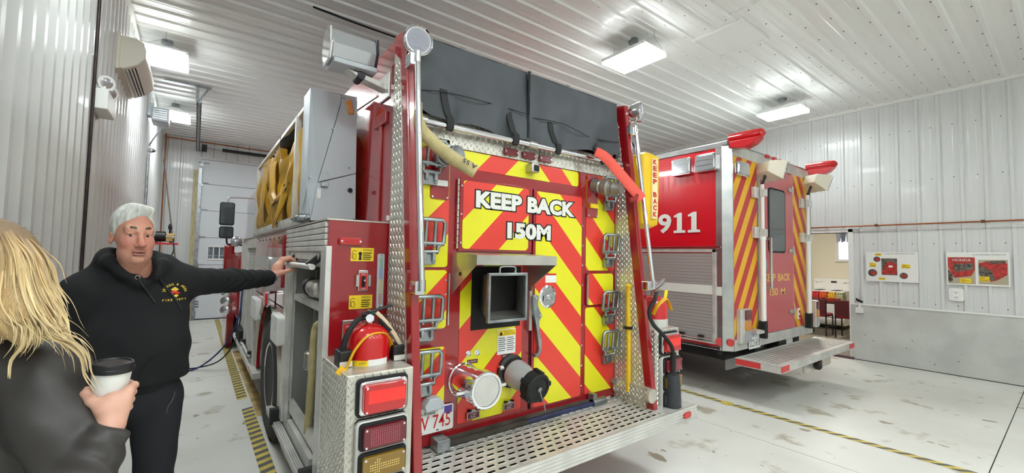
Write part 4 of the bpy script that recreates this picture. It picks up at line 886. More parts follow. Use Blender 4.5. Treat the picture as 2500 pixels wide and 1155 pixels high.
# --- tail light boxes
def tail_box(x0, x1, sign):
    b = ep(MB().box(x0,x1,1.88,2.303,0.50,1.10), 'tail_box', 'diamond', bevel=0.006)
    ep(MB().tread((x0,1.88,0.50),(1,0,0),(0,0,1),x1-x0,0.60,(0,-1,0),mask=lambda u,v: not (0.045<u<0.285 and (0.02<v<0.40 or 0.405<v<0.585))), 'box_tread', 'tread_glint', parent=b, kind='stuff')
    ep(MB().tread((x0 if sign<0 else x1,1.88,0.50),(0,1,0),(0,0,1),0.42,0.60,(sign,0,0)), 'box_tread', 'tread_glint', parent=b, kind='stuff')
    if sign > 0: ep(MB().tread((x0,1.88,0.50),(0,1,0),(0,0,1),0.2,0.60,(-1,0,0)), 'box_tread', 'tread_glint', parent=b, kind='stuff')
    lx0, lx1 = x0+0.05, x1-0.042
    def lamp_(z0, z1, m, proud, dots, bz='chrome'):
        g = ep(MB().rbox('y',1.868,1.88,lx0-0.010,lx1+0.010,z0-0.010,z1+0.010,0.022), 'lamp_gasket', 'black_rubber')
        z = ep(MB().rbox('y',1.868-proud,1.87,lx0,lx1,z0,z1,0.018), 'lamp_bezel', bz, bevel=0.006)
        l = ep(MB().rbox('y',1.868-proud-0.022,1.868-proud+0.002,lx0+0.012,lx1-0.012,z0+0.012,z1-0.012,0.014), 'lamp_lens', m, parent=z, bevel=0.006)
        for a in (lx0+0.024,lx1-0.024):
            for c in (z0+0.022,z1-0.022): ep(MB().cyl((a,1.868-proud-0.025,c),(a,1.868-proud-0.018,c),0.005,n=8), 'lens_screw', 'chrome', parent=z)
        if dots:
            d = MB()
            for i in range(dots[0]):
                for j in range(dots[1]):
                    if dots[2] and not (abs(j-(dots[1]-1)/2) <= 1.3 or (i < 5 and abs(j-(dots[1]-1)/2) <= i)): continue
                    a = lx0+0.045+(lx1-lx0-0.09)*i/(dots[0]-1); c = z0+0.028+(z1-z0-0.056)*j/(dots[1]-1)
                    d.box(a-0.0022,a+0.0022,1.868-proud-0.0235,1.868-proud-0.02,c-0.0022,c+0.0022)
            ep(d, 'led_dot', mat('led_dot_'+m,(236,206,120) if 'amber' in m else (190,90,110),0.3), parent=z, kind='stuff')
        if not dots and 'red' in m:
            ep(MB().box(lx0+0.03,lx1-0.02,1.868-proud-0.0232,1.868-proud-0.02,z0+0.055,z1-0.035), 'lens_band', mat('lens_bright',(228,50,44),0.2,emit=(255,40,30),estr=0.1), parent=z)
        return z
    lamp_(0.925,1.07,'lens_red',0.02,None)
    bk = ep(MB().rbox('y',1.85,1.88,lx0-0.012,lx1+0.012,0.50,0.905,0.025), 'lamp_stack', 'alu_soft', bevel=0.008)
    for k,(m,dt) in enumerate((('lens_dark_red',(14,8,False)),('lens_dark_amber',(14,7,True)),('lens_clear',None))):
        z1 = 0.897-0.124*k; lamp_(z1-0.116,z1,m,0.03,dt,'black_rubber')
    return b
tail_box(0.54,0.845,-1); tail_box(2.745,3.05,1)
# --- rear step
st = ep(MB().box(0.54,3.05,1.736,1.742,0.445,0.545), 'rear_step', 'alu_soft')
g = MB()
for k in range(5): g.cyl((0.54,1.736,0.455+0.02*k),(3.05,1.736,0.455+0.02*k),0.0065,n=6)
ep(g, 'step_edge_rib', 'alu', parent=st)
rows = 9; y0, y1 = 1.745, 2.215; ph = (y1-y0)/rows
for r in range(rows):
    a = y0+r*ph
    ep(MB().box(0.905 if r>3 else 0.54,2.668 if r>3 else 3.05,a,a+ph*0.56,0.5425,0.545), 'step_plank', 'alu', parent=st)
    lk = MB(); x = 0.92+(0.03 if r%2 else 0)
    while x < 2.66:
        lk.box(x,x+0.022,a+ph*0.56,a+ph,0.5425,0.5449); lk.box(x+0.018,x+0.066,a+ph*0.50,a+ph*0.56,0.545,0.5475); x += 0.068
    ep(lk, 'step_web', 'alu', parent=st, kind='stuff')
for xa_,xb_ in ((0.545,0.90),(2.668,3.045)): ep(MB().box(xa_,xb_,1.745,1.99,0.53,0.5445), 'step_end', 'alu', parent=st)
ep(MB().box(0.56,3.03,1.75,2.25,0.447,0.465), 'step_slot_shade', 'dark', parent=st)  # dark sheet stands in for the shade below the slots
for x in (1.3,2.2): ep(MB().prism([(1.80,0.42),(2.5,0.30),(2.5,0.44),(1.80,0.44)],'x',x,x+0.03), 'step_bracket', 'alu', parent=st)
ep(MB().rbox('y',1.722,1.736,2.87,2.96,0.475,0.520,0.018), 'step_reflector', 'lens_red', parent=st, bevel=0.004)
ep(MB().box(1.15,2.45,2.17,2.20,0.55,0.585), 'step_seal', mat('grimy',(92,84,74),0.8,noise=0.3), parent=st)
# --- rear left corner equipment (on the panel beside the compartment)
yk = 2.303
q = ep(MB().rbox('y',yk-0.025,yk,0.594,0.712,1.668,1.706,0.012), 'marker_lamp', 'lens_red', bevel=0.006)
for d in (0.605,0.70): ep(MB().cyl((d,yk-0.03,1.687),(d,yk-0.02,1.687),0.006,n=8), 'lamp_screw', 'chrome', parent=q)
ep(MB().box(0.585,0.83,yk-0.004,yk,1.735,1.745), 'panel_fold', 'fire_red')
for z1,mv in ((1.655,'up'),(1.402,'down')):
    q = ep(MB().box(0.659,0.781,yk-0.003,yk-0.001,z1-0.072,z1), 'warning_sticker', 'label_yellow')
    put_text('sticker_print','WARNING',(0.722,yk-0.004,z1-0.017),(1,0,0),(0,0,1),0.05,0.010,'black_ink',q)
    for k in range(4): ep(MB().box(0.722,0.770-0.006*(k%2),yk-0.0036,yk-0.003,z1-0.030-0.011*k,z1-0.025-0.011*k), 'sticker_print', 'black_ink', parent=q)
    if mv == 'up':
        ep(MB().prism([(0.70,z1-0.066),(0.716,z1-0.066),(0.714,z1-0.042),(0.719,z1-0.03),(0.712,z1-0.022),(0.704,z1-0.022),(0.698,z1-0.03),(0.703,z1-0.042)],'y',yk-0.004,yk-0.003), 'sticker_figure', 'black_ink', parent=q)
    ep(MB().tube([(0.666,yk-0.004,z1-0.06),(0.666,yk-0.004,z1-0.03),(0.675,yk-0.004,z1-0.015),(0.69,yk-0.004,z1-0.02)],0.0012,n=4).tube([(0.672,yk-0.004,z1-0.06),(0.685,yk-0.004,z1-0.06),(0.685,yk-0.004,z1-0.035),(0.672,yk-0.004,z1-0.035),(0.672,yk-0.004,z1-0.06)],0.0012,n=4), 'sticker_drawing', 'black_ink', parent=q)
q = ep(MB().box(0.700,0.752,yk-0.012,yk,1.425,1.535), 'toggle_plate', 'stainless', bevel=0.003)
ep(MB().box(0.706,0.746,yk-0.0145,yk-0.012,1.43,1.52), 'toggle_face', 'red_ink', parent=q)
ep(MB().rbox('y',yk-0.017,yk-0.0145,0.717,0.735,1.445,1.505,0.008), 'toggle_slot', 'dark', parent=q)
ep(MB().cyl((0.726,yk-0.015,1.475),(0.726,yk-0.04,1.482),0.005,n=8), 'toggle', 'chrome', parent=q)
put_text('plate_print','OPEN',(0.714,yk-0.016,1.508),(1,0,0),(0,0,1),0.024,0.008,'label_white',q); put_text('plate_print','CLOSE',(0.714,yk-0.016,1.433),(1,0,0),(0,0,1),0.024,0.008,'label_white',q)
for x in (0.694,0.758): ep(MB().box(x-0.006,x+0.006,yk-0.02,yk,1.45,1.51), 'toggle_guard', 'stainless')
q = ep(MB().rbox('y',yk-0.016,yk,0.800,0.838,1.325,1.625,0.008), 'level_gauge', 'grey_paint', bevel=0.003)
gd = [MB(),MB(),MB(),MB()]
for i in range(3):
    for j in range(26):
        zz = 1.350+0.0098*j; gd[0 if j>19 else 1 if j>13 else 2 if j>5 else 3].box(0.810+0.007*i,0.814+0.007*i,yk-0.018,yk-0.015,zz,zz+0.006)
for mb_,cc,nn in zip(gd,((90,150,110),(90,120,190),(220,190,60),(200,90,60)),('gauge_green','gauge_blue','gauge_yellow','gauge_red')): ep(mb_,'gauge_led',mat(nn,cc,0.4),parent=q,kind='stuff')
for z in (1.335,1.615): ep(MB().cyl((0.819,yk-0.02,z),(0.819,yk-0.012,z),0.007,n=8), 'gauge_screw', 'chrome', parent=q)
q = ep(MB().box(0.628,0.73,yk-0.012,yk,1.14,1.275), 'switch_plate', 'stainless', bevel=0.003)
ep(MB().box(0.634,0.724,yk-0.0145,yk-0.012,1.15,1.255), 'switch_face', 'red_ink', parent=q)
put_text('plate_print','UP',(0.645,yk-0.016,1.238),(1,0,0),(0,0,1),0.016,0.009,'label_white',q)
for x in (0.655,0.700): ep(MB().rbox('y',yk-0.018,yk-0.0145,x-0.012,x+0.012,1.165,1.23,0.010), 'switch_slot', 'dark', parent=q)
ep(MB().box(0.845,0.868,yk-0.002,yk,1.812,1.84), 'inspection_sticker', 'label_white')
# --- hose bed wall details above the deck: grey tank rack end, window recess
ep(MB().box(0.862,0.88,2.42,2.62,2.40,2.47), 'wall_bracket', 'fire_red', bevel=0.004)
ep(MB().box(0.866,0.88,2.50,2.545,1.80,2.40), 'wall_upright', 'fire_red', bevel=0.003)
ep(MB().box(0.868,0.88,2.305,2.36,1.81,2.72), 'wall_upright', 'fire_red', bevel=0.003)
# scene light on its bracket
sl = ep(MB().prism([(2.42,2.70),(2.54,2.69),(2.57,2.76),(2.55,2.85),(2.47,2.885),(2.40,2.85),(2.385,2.77)],'x',0.545,0.80), 'scene_light', 'lens_clear', bevel=0.01, smooth=30)
for x in (0.535,0.785): ep(MB().prism([(2.415,2.69),(2.545,2.68),(2.58,2.76),(2.56,2.86),(2.47,2.895),(2.39,2.86),(2.375,2.77)],'x',x,x+0.014), 'light_end_cap', 'chrome' if x<0.6 else 'black_plastic', parent=sl, bevel=0.004)
ep(MB().box(0.56,0.80,2.40,2.555,2.672,2.70), 'light_base', 'grey_paint', parent=sl, bevel=0.004)
ep(MB().prism([(0.64,2.672),(0.88,2.64),(0.88,2.60),(0.70,2.64)],'y',2.44,2.52), 'light_arm', 'alu', parent=sl, bevel=0.004)
ep(MB().cyl((0.72,2.43,2.645),(0.72,2.53,2.645),0.022,n=12), 'arm_pivot', 'black_plastic', parent=sl)
ep(MB().box(0.868,0.88,2.40,2.56,2.55,2.70), 'arm_plate', 'alu', parent=sl, bevel=0.003)
ep(MB().cyl((0.878,2.62,2.62),(0.876,3.3,2.66),0.006,n=6), 'support_rod', 'alu')
# deck-top camera on the far side of the rack
q = ep(MB().box(0.78,0.84,3.35,3.40,2.70,2.75), 'deck_camera', 'black_plastic', bevel=0.004)
ep(MB().tube([(0.79,3.37,2.70),(0.74,3.37,2.71),(0.73,3.37,2.67)],0.004,n=5), 'camera_cable', 'dark', parent=q)
# grey rack end cover
gy = 2.88
gm = 'grey_paint'
r_ = ep(MB().poly3([(0.545,gy+0.02,2.045),(0.60,gy,2.06),(0.725,gy,2.62),(0.725,gy,2.668),(0.545,gy-0.005,2.665)],(0,0.006,0)), 'rack_cover', gm)
ep(MB().poly3([(0.605,gy-0.012,2.075),(0.835,gy-0.012,2.16),(0.825,gy-0.012,2.675),(0.727,gy-0.012,2.665),(0.727,gy-0.012,2.61)],(0,0.008,0)), 'cover_plate', gm, parent=r_)
ep(MB().poly3([(0.57,gy-0.016,1.825),(0.843,gy-0.012,1.855),(0.835,gy-0.012,2.155),(0.60,gy-0.012,2.065)],(0,0.02,0)), 'cover_plate', gm, parent=r_)
ep(MB().poly3([(0.54,gy+0.20,1.84),(0.54,gy+0.20,2.665),(0.54,gy,2.665),(0.54,gy+0.01,2.05),(0.55,gy,2.05),(0.57,gy-0.016,1.825)],(0.006,0,0)), 'cover_side', gm, parent=r_)
ep(MB().poly3([(0.54,gy,2.665),(0.825,gy-0.005,2.672),(0.825,gy+0.2,2.672),(0.54,gy+0.2,2.665)],(0,0,0.004)), 'cover_top', gm, parent=r_)
ep(MB().box(0.555,0.838,gy+0.022,gy+0.03,1.83,2.66), 'cover_back', gm, parent=r_)
ep(MB().poly3([(0.546,gy+0.012,1.85),(0.60,gy-0.006,1.83),(0.62,gy-0.004,2.075),(0.546,gy+0.012,2.06)],(0,0.004,0)), 'cover_plate', gm, parent=r_)
ep(MB().obox((0.778,gy-0.02,2.59),(0.018,0,0.004),(0,0.008,0),(-0.01,0,0.045)), 'amber_marker', 'lens_amber', parent=r_, bevel=0.006)
for x,z in ((0.81,2.655),(0.74,2.65),(0.68,2.43),(0.79,2.19),(0.66,2.14),(0.555,2.10)): ep(MB().cyl((x,gy-0.02,z),(x,gy-0.005,z),0.006,n=8), 'cover_screw', 'galv', parent=r_)
ep(MB().lathe([(0.014,0),(0.016,0.01),(0.012,0.02)],(0.80,gy-0.012,2.04),(0,-1,0),12), 'cover_lock', 'dark', parent=r_, smooth=40)
ep(MB().box(0.60,0.622,gy-0.02,gy-0.016,1.97,2.03), 'cover_label', 'label_white', parent=r_)
ep(MB().box(0.62,0.66,gy-0.04,gy-0.012,2.045,2.075), 'cover_latch', 'galv', parent=r_, bevel=0.003)
ep(MB().tube([(0.55,gy-0.03,1.83),(0.53,gy+0.0,1.85),(0.515,gy+0.10,1.85),(0.515,gy+0.28,1.85)],0.013,n=8), 'hinge_link', 'galv', parent=r_, smooth=50)
for yy in (gy,gy+0.16): ep(MB().cyl((0.50,yy,1.845),(0.56,yy,1.845),0.024,n=12), 'hinge_pivot', 'galv', parent=r_, smooth=40)
# rack rails
rk = ep(MB().box(0.545,0.575,3.05,5.75,2.585,2.615), 'rack_rail', 'alu', bevel=0.003)
for yy in (3.32,5.70): ep(MB().box(0.535,0.575,yy-0.02,yy+0.02,1.83,2.60), 'rack_post', 'alu', parent=rk, bevel=0.003)
ep(MB().box(0.53,0.60,3.05,5.75,1.806,1.835), 'rack_rail', 'alu', parent=rk)
for k in range(26): ep(MB().box(0.522,0.56,3.1+0.1*k,3.14+0.1*k,1.83,1.87), 'rack_slat', 'alu_soft', parent=rk)
ep(MB().box(0.82,0.87,5.6,5.72,1.80,2.62), 'rack_post', 'alu', parent=rk)
ep(MB().poly3([(0.56,5.75,1.83),(0.86,5.75,1.83),(0.86,5.75,2.5),(0.6,5.75,2.5)],(0,0.01,0)), 'rack_end', 'grey_paint', parent=rk)

# ------------------------------------------------------------------ folded yellow tank in the rack
T = thing('folded_tank','yellow vinyl folding water tank bundled in the rack beside the grey cover','folding tank',(0.7,4.3,1.88))
def fold(name, y0, y1, zt, xo, seed, amp=0.03):
    r2 = random.Random(seed); ph = [r2.uniform(0,6.28) for _ in range(8)]
    def F(u, v):
        y = y0+(y1-y0)*u; z = 1.885+(zt(u)-1.885)*v
        x = xo+amp*math.sin(9*v+ph[0]+3*u)+amp*0.7*math.sin(7*u+ph[1]-4*v)+amp*0.4*math.sin(17*u+9*v+ph[2])
        x += 0.03*(v-0.5)**2
        return (max(0.50,min(0.84,x)), y+0.03*math.sin(6*v+ph[3]), z)
    vs, fs = quad_grid(F, 30, 26); mb = MB(); mb.add(vs, fs)
    th = 0.055; mb.add([(min(0.86,a+th),b,c) for a,b,c in vs], [tuple(reversed(f)) for f in fs])
    nu, nv = 31, 27; off = len(vs)
    for i in range(30):
        for j in (0,26): a = i*nv+j; b = (i+1)*nv+j; mb.f.append((a,b,b+off,a+off)); mb.m.append(0)
    for j in range(26):
        for i in (0,30): a = i*nv+j; b = i*nv+j+1; mb.f.append((a,b,b+off,a+off)); mb.m.append(0)
    return mb.build(name,'yellow_vinyl',T,smooth=70)
fold('tank_fold',3.085,3.60,lambda u:2.50-0.03*u,0.560,1,0.010); fold('tank_fold',3.55,4.10,lambda u:2.47-0.10*math.sin(u*3.0),0.556,2,0.016)
fold('tank_fold',4.00,4.80,lambda u:2.50+0.03*math.sin(u*5),0.552,3,0.018); fold('tank_fold',4.70,5.62,lambda u:2.54-0.16*max(0,u-0.5),0.552,4,0.016)
fold('tank_fold',3.2,5.5,lambda u:2.52,0.74,5,0.03)
def drape(pts, w, nm):
    """hanging flap of vinyl: a wide strip following pts"""
    P_ = resample_pts(pts, 26); vs = []
    for i,p in enumerate(P_):
        u = i/25; ww = w*(0.75+0.25*math.sin(3*u+0.5))
        for j in range(9):
            v = j/8-0.5; vs.append((p[0]-0.010*math.cos(v*7+4*u)-0.012*(1-4*v*v), p[1]+v*ww, p[2]+0.02*math.sin(v*6+3*u)))
    fs = [(i*9+j,i*9+j+1,(i+1)*9+j+1,(i+1)*9+j) for i in range(25) for j in range(8)]; mb = MB(); mb.add(vs,fs); mb.add([(a_+0.006,b_,c_) for a_,b_,c_ in vs],[tuple(reversed(f)) for f in fs])
    return mb.build(nm,'yellow_vinyl',T,smooth=70)
def resample_pts(pts, n):
    g = np.array(pts,float); s_ = np.concatenate([[0],np.cumsum(np.linalg.norm(np.diff(g,axis=0),axis=1))]); t_ = np.linspace(0,s_[-1],n)
    return [tuple(float(np.interp(q,s_,g[:,i])) for i in range(3)) for q in t_]
drape([(0.55,4.42,2.50),(0.525,4.38,2.36),(0.518,4.26,2.16),(0.520,4.05,2.05),(0.530,3.80,2.08),(0.545,3.62,2.15)],0.30,'loose_flap')
drape([(0.545,3.66,2.14),(0.525,3.78,2.00),(0.515,3.90,1.88),(0.517,3.98,1.84)],0.22,'loose_flap')
drape([(0.545,4.95,2.50),(0.522,4.90,2.30),(0.520,4.85,2.05),(0.532,4.80,1.90)],0.34,'loose_flap')
MB().tube([(0.60,3.35,2.50),(0.66,3.7,2.62),(0.62,4.1,2.60),(0.66,4.5,2.58)],[0.05,0.09,0.08,0.04],n=10).build('tank_lining','strap',T,smooth=60)
# ------------------------------------------------------------------ things carried on the engine
def extinguisher(x, y, z0, r, hgt, label):
    t = thing('fire_extinguisher', label, 'extinguisher', (x,y,z0))
    MB().lathe([(r*0.9,0),(r,0.01),(r,hgt*0.72),(r*0.93,hgt*0.84),(r*0.72,hgt*0.94),(r*0.35,hgt),(r*0.28,hgt*1.02)],(x,y,z0),(0,0,1),36).build('cylinder',mat('ext_red',(196,22,26),0.2,coat=0.6),t,smooth=40)
    MB().cyl((x,y,z0+hgt),(x,y,z0+hgt+0.045),r*0.24,n=14).build('valve','chrome',t,smooth=40)
    return t
# left extinguisher in the near tail box
x1, y1_, z1_ = 0.700, 2.09, 1.045
e = extinguisher(x1,y1_,z1_,0.099,0.235,'large red fire extinguisher standing in the near diamond plate box')
lb = MB()
def cyl_patch(mb, a0_, a1_, za, zb, r, n=14, x=x1, y=y1_):
    vs = []; 
    for k in range(n+1):
        t = math.radians(a0_+(a1_-a0_)*k/n)
        for z in (za,zb): vs.append((x+r*math.cos(t),y+r*math.sin(t),z))
    mb.add(vs,[(2*k,2*k+2,2*k+3,2*k+1) for k in range(n)])
    return mb
cyl_patch(MB(),205,252,1.10,1.125,0.1005).build('label_strip','label_yellow',e); cyl_patch(MB(),252,310,1.10,1.128,0.1005).build('label_strip','label_white',e)
put_text('label_print','INSTRUCTIONS',(x1-0.072,y1_-0.0925,1.110),(1,0,0),(0,0,1),0.05,0.010,'black_ink',e)
MB().obox((x1+0.03,y1_-0.02,1.350),(0.075,0,0.018),(0,0.014,0),(-0.001,0,0.005)).obox((x1+0.03,y1_-0.02,1.327),(0.06,0,-0.014),(0,0.012,0),(0,0,0.004)).build('handle','black_plastic',e,bevel=0.004)
MB().lathe([(0.022,0),(0.024,0.004),(0.02,0.012)],(x1-0.01,y1_-0.025,1.310),(0,-1,0.2),14).build('pressure_gauge','chrome',e,smooth=40)
MB().tube([(x1-0.005,y1_-0.03,1.340),(x1-0.02,y1_-0.05,1.355),(x1-0.035,y1_-0.03,1.340),(x1-0.015,y1_-0.02,1.330)],0.003,n=5).build('pull_pin','chrome',e)
MB().box(x1-0.005,x1+0.02,y1_-0.03,y1_-0.02,1.330,1.350).build('seal_tag',mat('seal_green',(20,110,70),0.5),e)
MB().tube([(x1-0.02,y1_,1.315),(x1-0.07,y1_-0.02,1.300),(x1-0.115,y1_-0.03,1.235),(x1-0.135,y1_-0.02,1.155),(x1-0.14,y1_,1.12)],[0.012,0.013,0.013,0.014,0.016],n=10).build('discharge_hose','black_rubber',e,smooth=50)
MB().tube([(x1-0.15,y1_-0.10,1.10),(x1-0.135,y1_-0.10,1.095),(x1-0.09,y1_-0.085,1.180),(x1-0.03,y1_-0.085,1.240),(x1+0.05,y1_-0.075,1.240),(x1+0.10,y1_-0.03,1.175),(x1+0.105,y1_-0.01,1.095)],0.016,n=6,flat=0.3,up=(0,-1,0.3)).build('holding_strap','yellow_band',e,smooth=50)
MB().obox((x1-0.158,y1_-0.115,1.10),(0.012,0,0.014),(0,0.004,0),(-0.012,0,0.01)).build('strap_end','yellow_band',e)
for dx_ in (-0.125,0.13): 
    MB().box(x1+dx_-0.03,x1+dx_+0.03,y1_-0.07,y1_+0.02,1.10,1.175).build('strap_bracket','black_plastic',e,bevel=0.006); MB().box(x1+dx_-0.028,x1+dx_+0.028,y1_-0.074,y1_-0.07,1.103,1.128).build('bracket_plate','alu',e)
MB().tube([(x1+0.02,y1_-0.04,1.340),(x1+0.07,y1_-0.05,1.285),(x1+0.13,y1_-0.05,1.195),(x1+0.16,y1_-0.05,1.135)],0.009,n=6,flat=0.25).build('hanging_tag',mat('tag_cream',(214,196,164),0.7),e)
MB().cyl((x1+0.04,y1_-0.03,1.310),(x1+0.09,y1_-0.04,1.245),0.016,n=10).build('nozzle','black_rubber',e)
# right extinguisher with horn
x2, y2_, z2_ = 2.945, 2.03, 1.10
e = extinguisher(x2,y2_,z2_,0.10,0.235,'red fire extinguisher with black horn beside the yellow pry bar')
MB().cyl((x2,y2_,1.09),(x2,y2_,1.16),0.104,n=24).build('mounting_collar','alu_soft',e,smooth=40)
MB().obox((x2+0.02,y2_-0.03,1.40),(0.05,-0.01,0.035),(0,0.014,0),(-0.003,0,0.006)).obox((x2+0.03,y2_-0.03,1.435),(0.045,-0.01,0.035),(0,0.012,0),(-0.003,0,0.005)).build('handle','chrome',e,bevel=0.004)
MB().tube([(x2-0.01,y2_-0.03,1.36),(x2-0.12,y2_-0.10,1.355),(x2-0.25,y2_-0.18,1.33),(x2-0.32,y2_-0.18,1.25),(x2-0.30,y2_-0.20,1.16),(x2-0.21,y2_-0.22,1.08),(x2-0.12,y2_-0.235,0.98),(x2-0.085,y2_-0.22,0.86)],0.014,n=10).build('discharge_hose','black_rubber',e,smooth=50)
MB().cyl((x2-0.088,y2_-0.225,0.93),(x2-0.085,y2_-0.215,0.78),0.022,n=12).build('horn_grip','black_rubber',e,smooth=40)
MB().lathe([(0.024,0),(0.05,0.012),(0.054,0.03),(0.060,0.22),(0.062,0.24),(0.05,0.245)],(x2-0.085,y2_-0.215,0.792),(0.02,0.0,-1),24).build('horn',mat('horn_black',(46,48,52),0.5),e,smooth=40)
MB().tube([(x2-0.10,y2_-0.06,1.20),(x2-0.085,y2_-0.09,1.27),(x2-0.01,y2_-0.10,1.315),(x2+0.07,y2_-0.075,1.30),(x2+0.14,y2_-0.06,1.22)],0.017,n=6,flat=0.3,up=(0,-1,0.3)).build('holding_strap','yellow_band',e,smooth=50)
MB().obox((x2+0.02,y2_-0.09,1.35),(0.02,0,0),(0,0.002,0),(0.01,0,0.035)).build('hanging_tag','label_yellow',e)
# hydrant rod along the step
rod = thing('hydrant_rod','blue steel rod with grey end clamps lying behind the rear step','rod',(1.8,2.16,0.56))
MB().cyl((1.14,2.145,0.566),(1.75,2.145,0.566),0.018,n=12).build('rod_end',mat('rod_grime',(74,66,58),0.8,noise=0.3),rod,smooth=40)
MB().cyl((1.75,2.145,0.566),(2.42,2.145,0.566),0.016,n=12).build('rod_bar',mat('rod_blue',(34,44,88),0.5,noise=0.3,nscale=20),rod,smooth=40)
MB().cyl((2.36,2.145,0.57),(2.50,2.145,0.57),0.028,n=14).build('clamp','galv',rod,smooth=40); MB().box(2.36,2.40,2.13,2.19,0.55,0.635).build('clamp_ear','galv',rod,bevel=0.004)
MB().rbox('y',2.10,2.19,1.095,1.175,0.548,0.615,0.012).build('clamp','galv',rod,bevel=0.004)
# yellow bar on the right fin
pb = thing('pry_bar','yellow painted pry bar strapped upright to the diamond plate fin','pry bar',(2.645,2.05,0.62))
MB().rings([(2.648,2.045,0.63),(2.648,2.045,1.0),(2.648,2.052,1.30),(2.645,2.05,1.40),(2.635,2.035,1.425)],[0.018,0.018,0.018,0.018,0.020],n=10).build('bar','yellow_paint',pb,smooth=40)
MB().box(2.62,2.668,2.02,2.075,1.095,1.115).build('bar_clip','black_plastic',pb)
# hose ends hanging over the bar
ha = thing('hose_end','cream canvas hose end marked A55 hanging from under the tarp','hose',(1.0,2.1,2.3))
MB().tube([(0.925,2.115,2.44),(0.920,2.09,2.34),(0.945,2.05,2.262),(1.015,2.00,2.185),(1.10,1.955,2.12),(1.186,1.925,2.075)],[0.03,0.034,0.036,0.037,0.037,0.039],n=14,flat=0.8,up=(0.3,-0.6,0.5)).build('hose','hose_cream',ha,smooth=60)
va = Vector((1.186-1.10,1.925-1.955,2.075-2.12)).normalized(); nA = Vector((-0.25,-0.85,0.35)); nA = (nA-va*nA.dot(va)).normalized()
put_text('hose_mark','A 55',Vector((1.178,1.928,2.079))+nA*0.0385-nA.cross(-va)*0.014,-va,nA.cross(-va),0.08,0.028,'black_ink',ha,off=0.005)
hb_ = thing('hose_end','flat red hose hanging from the tarp in front of the right fin','hose',(2.45,2.1,2.3))
MB().tube([(2.30,2.08,2.40),(2.36,2.045,2.365),(2.43,2.00,2.28),(2.51,1.94,2.165),(2.585,1.885,2.06)],[0.040,0.045,0.046,0.047,0.046],n=12,flat=0.35,up=(0.6,-0.1,0.6)).build('hose','hose_red',hb_,smooth=60)
MB().tube([(2.55,1.905,2.09),(2.53,1.91,2.055),(2.50,1.93,2.05)],0.02,n=8).build('hose_tip',mat('hose_dark_red',(150,44,36),0.8),hb_,smooth=60)

cbl = thing('charging_line','blue air line and black power cord hanging from the engine to the floor','cord',(0.3,7.0,0))
MB().tube([(0.56,7.0,1.20),(0.545,6.95,1.0),(0.53,6.9,0.80),(0.45,6.95,0.49),(0.30,7.05,0.23),(0.05,7.2,0.02),(-0.3,7.3,0.012),(-0.6,7.3,0.012)],0.011,n=8).build('air_line',mat('line_blue',(36,52,110),0.5),cbl,smooth=60)
MB().tube([(0.56,7.1,0.95),(0.55,7.05,0.70),(0.50,7.05,0.38),(0.34,7.1,0.13),(0.10,7.25,0.03),(-0.2,7.4,0.012),(-0.6,7.45,0.012)],0.009,n=8).build('power_cord','black_rubber',cbl,smooth=60)
# ------------------------------------------------------------------ yellow KEEP BACK bag hanging off the engine's right rear corner
kb = thing('keep_back_bag','yellow padded KEEP BACK marker bag hanging outside the right fin','marker bag',(3.07,2.22,1.88))
def bagf():
    mb = MB(); n = 28; m = 18; vs = []
    for j in range(m+1):
        v = j/m; z = 1.885+0.655*v
        wx = 0.108+0.010*v; wy = 0.075+0.008*v
        cap = min(1.0, (min(v,1-v)/0.05+0.35)) if min(v,1-v) < 0.05 else 1.0
        for k in range(n):
            t = 2*math.pi*k/n; c, s = math.cos(t), math.sin(t)
            q = (abs(c)**5+abs(s)**5)**(-1/5)
            b = 1+0.05*math.sin(math.pi*v)+0.012*math.sin(40*v+3*t)
            vs.append((3.07+wx*q*c*b*cap, 2.215+wy*q*s*b*cap, z))
    mb.add(vs,[(j*n+k,j*n+(k+1)%n,(j+1)*n+(k+1)%n,(j+1)*n+k) for j in range(m) for k in range(n)]+[tuple(range(n-1,-1,-1)),tuple(range(m*n,(m+1)*n))])
    return mb
bagf().build('bag_body',mat('bag_yellow',(240,196,20),0.5,bump=0.25,bscale=14),kb,smooth=60)
MB().box(3.045,3.120,2.119,2.134,1.965,2.475).build('text_strip',mat('strip_cream',(238,222,170),0.6),kb)
for k,c in enumerate('KEEP BACK'):
    if c != ' ': put_text('lettering',c,(3.056,2.1182,2.425-0.0555*k),(1,0,0),(0,0,1),0.053,0.043,'red_ink',kb,off=0.05)
MB().tube([(3.0,2.22,2.50),(2.90,2.22,2.60),(2.72,2.24,2.62)],0.012,n=6,flat=0.3).build('hanging_strap','strap',kb)
MB().box(2.716,2.99,2.20,2.23,2.2,2.23).build('hanging_bracket','galv',kb)

